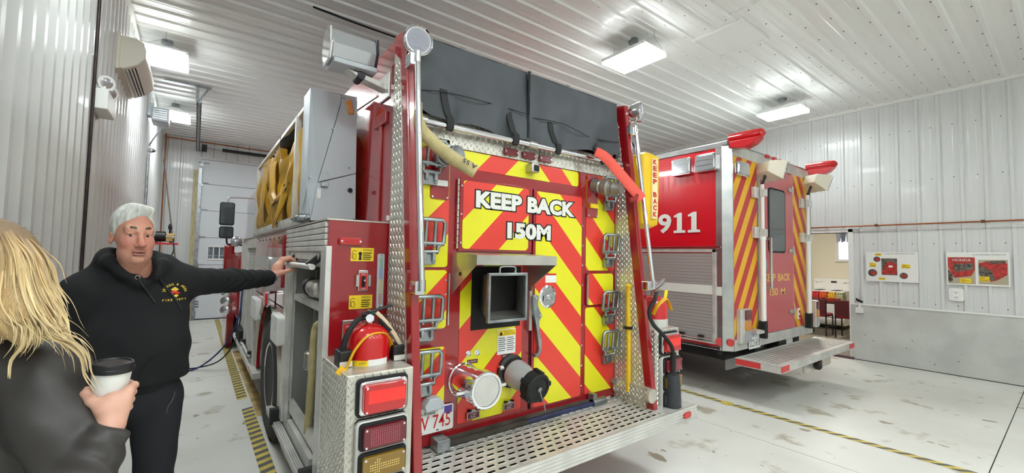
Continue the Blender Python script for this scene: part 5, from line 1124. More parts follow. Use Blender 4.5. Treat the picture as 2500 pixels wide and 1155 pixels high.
# ------------------------------------------------------------------ rescue truck
def res_chev():
    m = bpy.data.materials.new('rescue_chevron'); m.use_nodes = True; nt = m.node_tree; b = nt.nodes['Principled BSDF']; L = nt.links.new; N = nt.nodes.new
    tc = N('ShaderNodeTexCoord'); sp = N('ShaderNodeSeparateXYZ'); L(tc.outputs['Object'], sp.inputs[0])
    def mth(op, a, c=None):
        n = N('ShaderNodeMath'); n.operation = op
        for i, q in ((0,a),(1,c)):
            if q is None: continue
            if isinstance(q,(int,float)): n.inputs[i].default_value = q
            else: L(q, n.inputs[i])
        return n.outputs[0]
    v = mth('ADD', sp.outputs['Z'], mth('MULTIPLY', mth('ABSOLUTE', mth('SUBTRACT', sp.outputs['X'], 6.36)), 1.55))
    fr = mth('FRACT', mth('DIVIDE', mth('ADD', v, 20*0.41-(2.30+1.23*1.55)), 0.41))
    g = mth('LESS_THAN', fr, 0.5)
    mx = N('ShaderNodeMix'); mx.data_type = 'RGBA'; L(g, mx.inputs[0]); mx.inputs[6].default_value = rgb(188,52,54); mx.inputs[7].default_value = rgb(232,176,30)
    L(mx.outputs[2], b.inputs['Base Color']); b.inputs['Roughness'].default_value = 0.4
    MT['rescue_chevron'] = m
res_chev()
RT = thing('rescue_truck','red box-bodied rescue truck marked 911 with perforated rear bumper','rescue truck',(6.36,2.45,0))
def rp(mb, name, m, label=None, parent=None, bevel=0.0, smooth=None, kind=None): return mb.build(name, m, parent or RT, label, bevel, smooth, kind)
YR = 2.45
rp(MB().box(5.06,7.67,2.56,6.9,0.62,3.0),'box_body','rescue_red'); rp(MB().box(5.10,7.63,2.52,6.88,3.07,3.085),'roof_bounce_skin','white_paint')  # unseen white top added to keep red bounce off the ceiling
rp(MB().box(5.13,7.59,2.47,2.60,0.60,3.0),'rear_wall','rear_glare_red')
mat('post_alu',(186,186,184),0.28,0.85,noise=0.1,nscale=6)
for a,b,c in ((5.05,5.125,1),(7.68,7.605,-1)):
    rp(MB().prism([(a,2.62),(a,2.545),(b,2.45),(b+c*0.02,2.45),(b+c*0.02,2.62)],'z',0.555,3.02),'corner_post','post_alu',bevel=0.006)
rp(MB().box(5.045,5.07,2.55,6.9,3.0,3.065).box(5.05,7.68,2.48,6.9,3.02,3.07),'roof_trim','post_alu',bevel=0.006)
rp(MB().box(5.145,7.585,2.452,2.47,2.90,3.03),'rear_header','alu_soft',bevel=0.004)
rp(MB().box(5.145,7.585,2.445,2.47,0.555,0.69),'rear_sill','alu_soft',bevel=0.004)
rp(MB().box(5.145,5.775,2.458,2.47,0.69,2.92),'chevron_panel','rescue_chevron'); rp(MB().box(6.915,7.555,2.458,2.47,0.69,2.90),'chevron_panel','rescue_chevron')
rp(MB().box(5.80,5.86,2.45,2.47,0.69,2.90).box(6.885,6.915,2.45,2.47,0.69,2.90),'door_frame','alu_soft',bevel=0.003)
dr = rp(MB().rbox('y',2.442,2.465,5.865,6.885,0.695,2.885,0.03),'rear_door','rear_glare_red',bevel=0.004)
rp(MB().rbox('y',2.434,2.444,6.06,6.60,1.745,2.62,0.07,n=6),'window_seal','black_rubber',parent=dr); rp(MB().rbox('y',2.430,2.436,6.085,6.575,1.77,2.595,0.055,n=6),'window_pane',mat('rear_glass',(92,96,98),0.08,0.1),parent=dr)
for z in (2.655,1.785,0.93):
    rp(MB().rbox('y',2.43,2.442,6.72,6.84,z-0.028,z+0.028,0.02).box(6.85,6.89,2.425,2.445,z-0.06,z+0.06),'door_hinge','stainless',parent=dr,bevel=0.003)
rp(MB().rbox('y',2.425,2.442,5.93,5.99,1.50,1.66,0.02),'door_latch','chrome',parent=dr)
gh = rp(MB().cyl((5.965,2.37,1.28),(5.965,2.37,1.93),0.018,n=12),'door_handle','stainless',parent=dr,smooth=40)
for z in (1.29,1.92): rp(MB().box(5.945,5.985,2.36,2.442,z-0.018,z+0.018),'handle_foot','stainless',parent=dr,bevel=0.004)
put_text('lettering','KEEP  BACK',(5.935,2.4405,1.362),(1,0,0),(0,0,1),0.83,0.105,'gold_letter',dr,off=0.03,spacing=0.9)
put_text('lettering','150  M',(6.09,2.4405,1.172),(1,0,0),(0,0,1),0.49,0.10,'gold_letter',dr,off=0.03,spacing=0.9)
# flood lights on poles
def flood(x, zt, hx, d, label=None):
    p = rp(MB().cyl((x,2.39,0.86),(x,2.39,1.95),0.034,n=14).cyl((x,2.39,1.95),(x,2.39,zt-0.03),0.024,n=14).cyl((x,2.39,1.90),(x,2.39,2.0),0.042,n=14),'light_pole','white_paint',smooth=40)
    rp(MB().rbox('y',2.355,2.43,x-0.04,x+0.04,0.66,0.88,0.02),'pole_foot','black_rubber',parent=p)
    for z in (2.50,1.99): rp(MB().box(x-0.16,x-0.02,2.41,2.455,z-0.07,z+0.07).box(x-0.05,x+0.05,2.345,2.40,z-0.045,z+0.045),'pole_bracket','alu',parent=p,bevel=0.004)
    d = Vector(d).normalized(); u = Vector((0,0,1)); e = d.cross(u).normalized(); u = e.cross(d)
    c = Vector((x+hx,2.30,zt+0.14))
    h = MB(); a = [c+e*s*0.17+u*t*0.125 for s,t in ((-1,-1),(1,-1),(1,1),(-1,1))]; b = [c-d*0.17+e*s*0.10+u*t*0.07 for s,t in ((-1,-1),(1,-1),(1,1),(-1,1))]
    h.add([q+d*0.02 for q in a]+a+b,[(0,1,2,3),(0,1,5,4),(1,2,6,5),(2,3,7,6),(3,0,4,7),(4,5,9,8),(5,6,10,9),(6,7,11,10),(7,4,8,11),(8,9,10,11)])
    fh = rp(h,'flood_head',mat('flood_cream',(224,216,196),0.45),bevel=0.006)
    g = [c+d*0.022+e*s*0.145+u*t*0.10 for s,t in ((-1,-1),(1,-1),(1,1),(-1,1))]
    rp(MB().add(g,[(0,1,2,3)]),'flood_glass',mat('flood_lens',(190,194,190),0.1,0.4),parent=fh)
    w = MB()
    for t in (-0.7,-0.25,0.2,0.65): w.cyl(c+d*0.045-e*0.165+u*t*0.125,c+d*0.045+e*0.165+u*t*0.125,0.005,n=5)
    for s in (-0.95,-0.32,0.32,0.95): w.cyl(c+d*0.045-u*0.12+e*s*0.17,c+d*0.045+u*0.12+e*s*0.17,0.005,n=5)
    rp(w,'flood_guard','stainless',parent=fh)
    rp(MB().tube([(x,2.39,zt-0.03),(x,2.37,zt+0.02),c-d*0.10-u*0.07],0.016,n=8),'flood_swivel','black_plastic',parent=fh)
    return p
flood(5.77,2.64,0.12,(0.86,-0.42,-0.28)); flood(7.29,2.66,0.15,(0.86,-0.38,-0.42))
# clear corner lamp, header markers, beacons
def clear_lamp(mbf, nm='warning_lamp'):
    pass
q = rp(MB().rbox('y',2.405,2.458,5.165,5.465,2.66,2.835,0.03),'warning_lamp','chrome',bevel=0.006); rp(MB().rbox('y',2.395,2.407,5.185,5.445,2.68,2.815,0.025),'lamp_lens','lens_clear',parent=q)
for x in (6.06,6.275,6.49): rp(MB().rbox('y',2.425,2.455,x-0.05,x+0.05,3.005,3.05,0.012),'marker_lamp','lens_red',bevel=0.006)
for x in (5.16,7.60):
    b = rp(MB().prism([(2.48,2.985),(2.30,2.955),(2.20,2.99),(2.13,3.06),(2.48,3.06)],'x',x-0.07,x+0.07),'beacon_bracket','rescue_red',bevel=0.01)
    rp(MB().rings([(x,2.50,3.10),(x,2.49,3.10),(x,2.22,3.10),(x,2.13,3.105),(x,2.10,3.11)],[0.05,0.068,0.068,0.055,0.02],n=20),'beacon_lens','lens_red',parent=b,smooth=40)
    rp(MB().box(x-0.08,x+0.05,2.49,2.56,3.03,3.075),'clearance_lamp','lens_red',bevel=0.006)
# tail lamps
for x0 in (5.20,):
    q = rp(MB().box(x0,x0+0.26,2.40,2.458,0.645,1.05),'tail_lamp_housing','alu',bevel=0.008)
    for k,m in enumerate(('lens_dark_red','lens_amber','lens_clear')): rp(MB().rbox('y',2.385,2.402,x0+0.10,x0+0.245,0.918-0.128*k,1.036-0.128*k,0.012),'tail_lens',m,parent=q,bevel=0.004)
q = rp(MB().box(7.57,7.68,2.39,2.47,0.645,1.05),'tail_lamp_housing','alu',bevel=0.008)
for k,m in enumerate(('lens_dark_red','lens_amber','lens_clear')): rp(MB().rbox('y',2.375,2.392,7.585,7.67,0.918-0.128*k,1.036-0.128*k,0.012),'tail_lens',m,parent=q,bevel=0.004)
q = rp(MB().rbox('y',2.44,2.458,7.03,7.10,0.80,0.96,0.01),'shore_socket','white_plastic',bevel=0.004)
for z in (0.84,0.91): rp(MB().cyl((7.065,2.43,z),(7.065,2.445,z),0.02,n=10),'socket_cap','red_ink',parent=q)
# plate
q = rp(MB().rbox('y',2.425,2.43,5.455,5.765,0.548,0.72,0.012),'licence_plate','label_white')
put_text('plate_number','LCS 618',(5.475,2.4235,0.575),(1,0,0),(0,0,1),0.27,0.085,'black_ink',q)
rp(MB().box(5.49,5.60,2.4235,2.4245,0.695,0.712),'plate_band','sticker_blue',parent=q)
rp(MB().prism([(5.53,0.73),(5.75,0.73),(5.76,0.76),(5.60,0.79),(5.53,0.77)],'y',2.36,2.45),'plate_lamp','alu',bevel=0.006)
for x,y in ((5.10,2.44),): rp(MB().cyl((5.10,2.478,0.66),(5.095,2.470,0.66),0.045,n=18),'round_reflector','lens_red')
rp(MB().cyl((5.047,2.575,0.66),(5.042,2.572,0.66),0.05,n=18),'round_reflector','lens_red')
# left side: lamps, number, shutter
XS = 5.05
for ya,yb in ((2.59,2.86),(2.915,3.185)):
    q = rp(MB().rbox('x',4.995,5.06,ya,yb,2.72,2.945,0.03),'warning_lamp','chrome',bevel=0.008)
    l_ = rp(MB().rbox('x',4.985,4.998,ya+0.02,yb-0.02,2.74,2.925,0.025),'lamp_lens','lens_clear',parent=q,bevel=0.004)
    for z in (2.80,2.865): rp(MB().box(4.983,4.986,ya+0.03,yb-0.03,z-0.004,z+0.004),'lens_rib','chrome',parent=q)
SY = (0,-1,0)
put_text('number_lettering','9',(5.055,3.42,1.978),SY,(0,0,1),0.20,0.262,'white_letter',RT,off=0.03,lift=0.004)
for y0_ in (3.185,2.985):
    rp(MB().prism([(y0_-0.165,1.978),(y0_,1.978),(y0_,2.010),(y0_-0.052,2.016),(y0_-0.052,2.24),(y0_-0.085,2.24),(y0_-0.005,2.205),(y0_-0.005,2.205)][:2]+[(y0_,2.008),(y0_-0.048,2.014),(y0_-0.048,2.185),(y0_-0.002,2.185),(y0_-0.002,2.205),(y0_-0.07,2.24),(y0_-0.118,2.24),(y0_-0.118,2.014),(y0_-0.165,2.008)],'x',5.048,5.051),'number_lettering','white_letter')
rp(MB().box(5.035,5.06,2.555,6.8,1.775,1.80),'rub_rail','chrome',bevel=0.003)
rp(MB().box(5.052,5.07,2.60,6.8,0.60,1.77),'shutter_bay','rescue_red')
fr = rp(MB().box(5.035,5.06,2.615,2.66,0.635,1.765).box(5.035,5.06,2.615,4.55,1.725,1.765).box(5.035,5.06,2.615,4.55,0.62,0.645),'shutter_frame','alu',bevel=0.003)
for k in range(27):
    z = 0.65+k*0.0395
    rp(MB().box(5.043,5.056,2.66,4.52,z,z+0.037),'shutter_slat','shutter_grey',parent=fr)
rp(MB().box(5.0405,5.043,2.66,4.52,1.213,1.322),'reflective_stripe','white_letter',parent=fr); rp(MB().box(5.046,5.05,2.55,2.612,1.205,1.312),'reflective_stripe','white_letter')
q = rp(MB().cyl((5.02,2.68,0.675),(5.02,4.4,0.675),0.014,n=10),'shutter_bar','chrome',parent=fr,smooth=40)
for y in (2.80,3.05): rp(MB().box(5.01,5.045,y-0.035,y+0.035,0.655,0.71),'bar_latch','black_plastic',parent=fr,bevel=0.004)
rp(MB().box(5.03,5.08,2.56,6.9,0.56,0.60),'side_sill','chrome',bevel=0.006)
# bumper step with holes
bm_ = MB()
bx0,bx1,by0,by1,bz = 5.10,7.60,1.945,2.42,0.50
nx, ny = 46, 8; px_ = (bx1-bx0-0.12)/nx; py_ = (by1-by0-0.10)/ny
def ring_cell(mb, cx, cy, hw, hh, r, z):
    o = [(cx-hw,cy-hh),(cx+hw,cy-hh),(cx+hw,cy+hh),(cx-hw,cy+hh)]; i_ = [(cx-r,cy-r),(cx+r,cy-r),(cx+r,cy+r),(cx-r,cy+r)]
    mb.add([(a,b,z) for a,b in o]+[(a,b,z) for a,b in i_],[(k,(k+1)%4,4+(k+1)%4,4+k) for k in range(4)])
top = MB()
for i in range(nx):
    for j in range(ny): ring_cell(top,bx0+0.06+(i+0.5)*px_,by0+0.05+(j+0.5)*py_,px_/2,py_/2,0.0125,bz)
top.add([(bx0,by0,bz),(bx1,by0,bz),(bx1,by1,bz),(bx0,by1,bz),(bx0+0.06,by0+0.05,bz),(bx1-0.06,by0+0.05,bz),(bx1-0.06,by1-0.05,bz),(bx0+0.06,by1-0.05,bz)],[(k,(k+1)%4,4+(k+1)%4,4+k) for k in range(4)])
bp_ = rp(top,'bumper_step','alu_soft')
rp(MB().box(bx0,bx1,by0-0.004,by0,bz-0.085,bz).box(bx0-0.004,bx0,by0,by1,bz-0.085,bz).box(bx1,bx1+0.004,by0,by1,bz-0.085,bz).box(bx0,bx1,by1,by1+0.004,bz-0.085,bz),'bumper_skirt','alu_soft',parent=bp_)
rp(MB().box(bx0+0.02,bx1-0.02,by0+0.02,by1-0.02,bz-0.07,bz-0.05),'bumper_pan','black_plastic',parent=bp_)
mat('tape_red',(206,62,60),0.4)
rp(MB().box(bx0-0.006,bx0-0.004,by0+0.20,by1,bz-0.075,bz-0.01),'reflector_tape','tape_red',parent=bp_); rp(MB().box(bx0,bx0+0.22,by0-0.006,by0-0.004,bz-0.075,bz-0.01),'reflector_tape','tape_red',parent=bp_); rp(MB().box(bx1-0.22,bx1,by0-0.006,by0-0.004,bz-0.075,bz-0.01),'reflector_tape','tape_red',parent=bp_)
q = rp(MB().rbox('y',by0+0.03,by0+0.05,5.85,6.75,bz-0.20,bz-0.085,0.04),'hitch_plate','diamond',bevel=0.004)
rp(MB().box(6.26,6.34,by0+0.0,by0+0.06,bz-0.19,bz-0.10),'hitch_socket',mat('hitch_maroon',(70,26,30),0.5),parent=q); rp(MB().lathe([(0.03,0),(0.045,0.02),(0.045,0.06),(0.02,0.08)],(6.16,by0+0.03,bz-0.14),(0,-1,0),14),'trailer_plug','black_plastic',parent=q,smooth=40)
rp(MB().box(5.7,5.95,2.46,2.9,0.30,0.56),'frame_leg','black_plastic'); rp(MB().box(6.4,6.65,2.46,2.9,0.30,0.56),'frame_leg','black_plastic'); rp(MB().box(5.2,7.5,2.6,6.8,0.42,0.62),'chassis','dark')
rp(MB().box(6.70,6.98,2.50,2.52,0.36,0.56),'mud_flap','white_plastic'); rp(MB().box(5.3,5.9,2.62,2.64,0.28,0.5),'mud_flap','mud_flap')
rp(MB().box(5.05,5.11,2.575,2.62,0.50,0.56),'jack_pad','black_rubber')
for x,s in ((5.15,1),(7.57,-1)):
    for y in (4.9,8.0):
        w3 = rp(MB().lathe([(0.2,0.0),(0.34,-0.01),(0.39,0.02),(0.40,0.05),(0.40,0.2),(0.39,0.23),(0.2,0.24)],(x,y,0.40),(s,0,0),36),'tyre','tyre',smooth=35)
        rp(MB().lathe([(0.21,-0.005),(0.2,0.02),(0.18,0.08),(0.05,0.09)],(x,y,0.40),(s,0,0),24),'wheel_rim','alu',parent=w3,smooth=35)
rp(MB().prism([(6.95,0.5),(9.3,0.5),(9.4,1.3),(8.5,1.55),(8.0,2.3),(6.95,2.35)],'x',5.3,7.43),'cab','rescue_red',bevel=0.05,smooth=40)
rp(MB().box(5.06,7.67,6.9,6.95,0.9,3.0),'box_front','rescue_red')
# ------------------------------------------------------------------ kitchen beyond the doorway
KX, KX1 = XR+0.18, 13.4
mat('kitchen_floor',(150,140,124),0.5,noise=0.15,nscale=4,stretch=(1,8,1)); mat('kitchen_cream',(236,230,210),0.6)
kf = MB().box(KX,KX1,0.6,6.5,-0.2,-0.012).build('floor_kitchen',mat('joint2',(96,88,76),0.8),kind='structure',label='grey brown plank floor of the kitchen')
y = 0.6; k = 0
while y < 6.5:
    b = min(y+0.19,6.5); MB().box(KX,KX1,y+0.001,b-0.001,-0.012,0.0).build('floor_plank','kitchen_floor',kf); y += 0.19; k += 1
MB().box(KX1,KX1+0.15,0.6,6.5,-0.1,2.8).build('wall_kitchen','kitchen_cream',kind='structure',label='cream kitchen wall with the stove and window')
MB().box(KX,KX1,6.5,6.65,-0.1,2.8).build('wall_kitchen_far','kitchen_cream',kind='structure'); MB().box(KX,KX1,0.45,0.6,-0.1,2.8).build('wall_kitchen_near','kitchen_cream',kind='structure')
MB().box(KX,KX1,0.45,6.65,2.7,2.85).build('ceiling_kitchen','white_plastic',kind='structure')
MB().box(KX-0.001,KX+0.02,0.6,DY0-0.02,0,2.7).box(KX-0.001,KX+0.02,DY1+0.02,6.5,0,2.7).box(KX-0.001,KX+0.02,DY0-0.02,DY1+0.02,DZ+0.02,2.7).build('wall_kitchen_inner','kitchen_cream',kind='structure')
klamp = thing('kitchen_lamp','round white ceiling light inside the kitchen out of view','ceiling lamp',(11.0,3.6,2.66))
MB().lathe([(0.22,0),(0.24,0.02),(0.22,0.06),(0.10,0.09)],(11.0,3.6,2.70),(0,0,-1),24).build('shade',mat('kitchen_glow',(255,250,235),0.5,emit=(255,250,240),estr=42),klamp,smooth=40)
wn = MB(); wy0,wy1,wz0,wz1 = 3.36,3.70,1.72,2.36
for a,b,c,d in ((wy0-0.07,wy1+0.07,wz1,wz1+0.07),(wy0-0.09,wy1+0.09,wz0-0.06,wz0),(wy0-0.07,wy0,wz0,wz1),(wy1,wy1+0.07,wz0,wz1)): wn.box(KX1-0.05,KX1-0.005,a,b,c,d)
w_ = wn.build('window_2','white_paint',kind='structure',label='small kitchen window with grey valance')
MB().box(KX1-0.02,KX1-0.012,wy0,wy1,wz0,wz1).build('pane',mat('day_pane',(190,200,225),0.2,emit=(205,215,240),estr=1.0),w_)
for y0_,c in ((3.36,(150,156,166)),(3.47,(196,200,206)),(3.58,(120,128,140)),(3.68,(176,180,188))): MB().prism([(y0_-0.05,wz1+0.04),(y0_+0.06,wz1+0.04),(y0_+0.045,wz1-0.20),(y0_-0.03,wz1-0.17)],'x',KX1-0.09,KX1-0.06).build('valance_fold',mat('val%d'%y0_.__hash__(),c,0.8),w_)
sv = thing('kitchen_stove','white electric kitchen stove with control panel against the cream wall','stove',(13.05,3.85,0))
mat('enamel',(242,242,240),0.25)
MB().box(12.75,13.38,3.44,4.22,0.08,0.90).build('oven_body','enamel',sv,bevel=0.01); MB().box(12.72,13.38,3.43,4.23,0.90,0.93).build('cooktop','enamel',sv,bevel=0.006)
MB().prism([(13.20,0.93),(13.38,0.93),(13.38,1.22),(13.27,1.22)],'y',3.44,4.22).build('control_panel','enamel',sv,bevel=0.006)
for y in (4.15,4.06,3.56,3.50): MB().lathe([(0.03,0),(0.028,0.02),(0.02,0.025)],(13.245,y,1.14),(-1,0,0.25),14).build('knob','white_plastic',sv,smooth=40)
MB().obox((13.235,3.78,1.14),(0.002,0,0),(0,0.06,0),(0.006,0,0.02)).build('clock_display','dark',sv)
MB().box(12.73,12.75,3.47,4.19,0.28,0.82).build('oven_door','enamel',sv,bevel=0.006); MB().box(12.735,12.75,3.44,4.22,0.10,0.24).build('drawer','enamel',sv,bevel=0.006); MB().cyl((12.70,3.55,0.80),(12.70,4.1,0.80),0.012,n=8).build('oven_handle','enamel',sv)
MB().box(12.76,13.36,3.46,4.20,0,0.08).build('toe_kick','dark',sv)
for yy,xx in ((3.65,12.9),(4.02,12.9),(3.65,13.12),(4.02,13.12)): MB().lathe([(0.09,0),(0.09,0.006),(0.08,0.008)],(xx,yy,0.93),(0,0,1),18).build('burner','dark',sv)
tb = thing('kitchen_table','dark kitchen table carrying boxes of snacks','table',(11.95,3.3,0))
MB().box(11.55,12.35,2.55,4.1,0.70,0.735).build('table_top',mat('table_dark',(52,44,42),0.4),tb,bevel=0.006)
for x in (11.6,12.3):
    for y in (2.62,4.03): MB().box(x-0.022,x+0.022,y-0.022,y+0.022,0,0.70).build('leg','black_plastic',tb)
snk = [(3.72,(206,40,52),'red'),(3.56,(226,96,40),'orange'),(3.40,(232,186,40),'yellow'),(3.25,(190,190,150),'pale')]
for y,c,nm in snk:
    b = thing('snack_box','%s box of packaged snacks on the kitchen table'%nm,'snack box',(11.8,y,0.735),'snack boxes on the kitchen table')
    MB().box(11.70,11.95,y-0.07,y+0.07,0.735,0.90).build('carton',mat('snack_'+nm,c,0.4,noise=0.3,nscale=30),b,bevel=0.006)
    for k in range(3): MB().rbox('y',y-0.055+0.04*k,y-0.025+0.04*k,11.72,11.93,0.86,0.955,0.02).build('packet',MT['snack_'+nm],b,bevel=0.006)
for y,c,nm in ((3.65,(150,40,36),'dark red'),(3.35,(170,60,40),'rust')):
    b = MB().rbox('z',0.735,0.83,11.58,11.69,y-0.14,y+0.14,0.02).build('snack_tray',mat('tray_'+nm,c,0.4,noise=0.4,nscale=30),bevel=0.01)
    tag(b,'%s snack tray at the front edge of the kitchen table'%nm,'snack tray')
mat('maroon',(96,38,46),0.8); mat('maroon_seat',(150,52,64),0.8)
def chair(x, y, label):
    t = thing('kitchen_chair',label,'chair',(x,y,0),'kitchen chairs')
    MB().rbox('x',x-0.03,x+0.02,y-0.19,y+0.19,0.50,0.82,0.04).build('backrest','maroon',t,bevel=0.012)
    MB().rbox('z',0.43,0.49,x+0.0,x+0.44,y-0.20,y+0.20,0.05).build('seat','maroon_seat',t,bevel=0.014)
    for dx in (0.0,0.42):
        for dy in (-0.185,0.185): MB().cyl((x+dx,y+dy,0),(x+dx,y+dy,0.82 if dx == 0 else 0.45),0.014,n=8).build('leg','black_plastic',t)
    MB().cyl((x,y-0.185,0.2),(x+0.42,y-0.185,0.2),0.009,n=6).build('stretcher','black_plastic',t)
chair(11.24,3.55,'maroon kitchen chair beside the rescue truck corner'); chair(11.24,3.01,'maroon kitchen chair nearest the doorway frame')
# ------------------------------------------------------------------ people: smooth implicit surfaces
F32 = np.float32
def A3(*p): return np.array(p, F32)
def s_cap(P, a, b, ra, rb=None):
    a = np.asarray(a, F32); b = np.asarray(b, F32); rb = ra if rb is None else rb
    ba = b-a; pa = P-a; t = np.clip((pa@ba)/max(float(ba@ba),1e-9),0,1)
    return np.linalg.norm(pa-t[:,None]*ba,axis=1)-(ra+(rb-ra)*t)
def s_ell(P, c, r, R=None):
    q = P-np.asarray(c,F32)
    if R is not None: q = q@R
    r = np.asarray(r,F32); k0 = np.linalg.norm(q/r,axis=1); k1 = np.linalg.norm(q/(r*r),axis=1)
    return k0*(k0-1)/np.maximum(k1,1e-6)
def smin(a, b, k):
    h = np.clip(0.5+0.5*(b-a)/k,0,1); return b*(1-h)+a*h-k*h*(1-h)
def smax(a, b, k): return -smin(-a,-b,k)
def s_chain(P, pts, rad, k=0.01):
    d = None
    for i in range(len(pts)-1):
        e = s_cap(P,pts[i],pts[i+1],rad[i],rad[i+1]); d = e if d is None else smin(d,e,k)
    return d
def surf_net(f, lo, hi, h):
    lo = np.array(lo,float); n = np.ceil((np.array(hi)-lo)/h).astype(int)+1
    xs, ys, zs = [lo[i]+h*np.arange(n[i]) for i in range(3)]
    Vv = np.empty(n, F32); YY, ZZ = np.meshgrid(ys,zs,indexing='ij'); YZ = np.stack([YY.ravel(),ZZ.ravel()],1)
    step = max(1,int(200000/len(YZ)))
    for i in range(0,n[0],step):
        xx = xs[i:i+step]; P = np.empty((len(xx)*len(YZ),3),F32); P[:,0] = np.repeat(xx,len(YZ)); P[:,1:] = np.tile(YZ,(len(xx),1))
        Vv[i:i+len(xx)] = f(P).reshape(len(xx),n[1],n[2])
    ins = Vv < 0
    c = [ins[a:n[0]-1+a, b:n[1]-1+b, d:n[2]-1+d] for a in (0,1) for b in (0,1) for d in (0,1)]
    s = sum(q.astype(np.int8) for q in c); idx = np.argwhere((s>0)&(s<8))
    vid = -np.ones(n-1,int); vid[tuple(idx.T)] = np.arange(len(idx))
    acc = np.zeros((len(idx),3)); cnt = np.zeros(len(idx))
    cor = [np.array((a,b,d)) for a in (0,1) for b in (0,1) for d in (0,1)]
    for p in cor:
        for q in cor:
            if (q-p).sum() == 1 and (q-p).min() >= 0:
                v0 = Vv[tuple((idx+p).T)]; v1 = Vv[tuple((idx+q).T)]; m = (v0<0)!=(v1<0)
                t = np.where(m, v0/np.where(m,v0-v1,1), 0)
                acc += m[:,None]*(p+(q-p)*t[:,None]); cnt += m
    pos = lo+h*(idx+acc/cnt[:,None])
    faces = []
    for ax in range(3):
        sl0 = [slice(0,n[i]) for i in range(3)]; sl1 = list(sl0); sl0[ax] = slice(0,n[ax]-1); sl1[ax] = slice(1,n[ax])
        a = ins[tuple(sl0)]; b = ins[tuple(sl1)]; e = np.argwhere(a!=b)
        u, w = (ax+1)%3, (ax+2)%3
        e = e[(e[:,u]>0)&(e[:,u]<n[u]-1)&(e[:,w]>0)&(e[:,w]<n[w]-1)]
        fl = a[tuple(e.T)]
        def cell(du,dw):
            q = e.copy(); q[:,u] += du; q[:,w] += dw; return vid[tuple(q.T)]
        Q = np.stack([cell(-1,-1),cell(0,-1),cell(0,0),cell(-1,0)],1)
        Q[~fl] = Q[~fl][:,::-1]; faces.append(Q)
    return pos, np.concatenate(faces)
def sdf_obj(name, pieces, m, parent, colfn=None, label=None):
    vs, fs, off = [], [], 0
    for f,lo,hi,h in pieces:
        p, q = surf_net(f,lo,hi,h); vs.append(p); fs.append(q+off); off += len(p)
    vs = np.concatenate(vs); fs = np.concatenate(fs)
    me = bpy.data.meshes.new(name); me.from_pydata(vs.tolist(), [], fs.tolist()); me.materials.append(MT[m])
    me.polygons.foreach_set('use_smooth',[True]*len(me.polygons))
    if colfn is not None:
        ca = me.color_attributes.new('Col','FLOAT_COLOR','POINT'); ca.data.foreach_set('color', np.concatenate([colfn(vs.astype(F32)),np.ones((len(vs),1))],1).astype(F32).ravel())
    me.update(); ob = bpy.data.objects.new(name, me); link(ob, parent); tag(ob, label); return ob
def vcol_mat(name, rough, sss=0.0, bump=0.0, bscale=60):
    m = mat(name,(200,150,125),rough,bump=bump,bscale=bscale); nt = m.node_tree; b = nt.nodes['Principled BSDF']
    a = nt.nodes.new('ShaderNodeVertexColor'); a.layer_name = 'Col'; nt.links.new(a.outputs['Color'], b.inputs['Base Color'])
    if sss:
        b.inputs['Subsurface Weight'].default_value = sss; b.inputs['Subsurface Radius'].default_value = (0.012,0.005,0.003)
    return m
vcol_mat('skin',0.48,0.0,bump=0.08,bscale=160)
vcol_mat('hair_blond',0.58); vcol_mat('hair_under',0.6)
def hair_streaks():
    m = MT['hair_under']; nt = m.node_tree; b = nt.nodes['Principled BSDF']; N = nt.nodes.new; L = nt.links.new
    tc = N('ShaderNodeTexCoord'); mp = N('ShaderNodeMapping'); mp.inputs['Scale'].default_value = (1,1,0.07); L(tc.outputs['Object'],mp.inputs['Vector'])
    n = N('ShaderNodeTexNoise'); n.inputs['Scale'].default_value = 330; n.inputs['Detail'].default_value = 3; L(mp.outputs[0],n.inputs['Vector'])
    r = N('ShaderNodeMapRange'); r.inputs[1].default_value = 0.3; r.inputs[2].default_value = 0.7; r.inputs[3].default_value = 0.72; r.inputs[4].default_value = 1.15; L(n.outputs['Fac'],r.inputs[0])
    vc = [q for q in nt.nodes if q.type == 'VERTEX_COLOR'][0]
    mx = N('ShaderNodeMix'); mx.data_type = 'RGBA'; mx.blend_type = 'MULTIPLY'; mx.inputs[0].default_value = 1.0
    L(vc.outputs['Color'],mx.inputs[6]); L(r.outputs[0],mx.inputs[7]); L(mx.outputs[2],b.inputs['Base Color'])
    bp = N('ShaderNodeBump'); bp.inputs['Strength'].default_value = 0.35; bp.inputs['Distance'].default_value = 0.003; L(n.outputs['Fac'],bp.inputs['Height']); L(bp.outputs[0],b.inputs['Normal'])
hair_streaks()
mat('hair_white',(224,224,216),0.6,noise=0.18,nscale=30,bump=0.6,bscale=70,stretch=(1,1,0.25))
mat('hoodie_black',(19,19,21),0.92,bump=0.1,bscale=200)
mat('jeans_black',(27,28,33),0.9,bump=0.15,bscale=200)
mat('jacket_brown',(62,58,56),0.55,noise=0.1,nscale=6,bump=0.12,bscale=14)
mat('shoe_black',(24,23,22),0.5)
mat('eye_white',(196,180,170),0.2); mat('iris',(74,62,52),0.15)
mat('brow_grey',(128,114,100),0.9,noise=0.4,nscale=120,bump=0.8,bscale=200)
def mixc(a, b, t): return a*(1-t[:,None])+b*t[:,None]
def lc(r,g,b): return np.array([lin(r),lin(g),lin(b)])
def blob(P, c, r): return np.exp(-(np.linalg.norm(P-np.asarray(c,F32),axis=1)/r)**2)
def rotz(a): c,s = math.cos(a),math.sin(a); return np.array([[c,-s,0],[s,c,0],[0,0,1]],F32)
def rotx(a): c,s = math.cos(a),math.sin(a); return np.array([[1,0,0],[0,c,-s],[0,s,c]],F32)
def roty(a): c,s = math.cos(a),math.sin(a); return np.array([[c,0,s],[0,1,0],[-s,0,c]],F32)

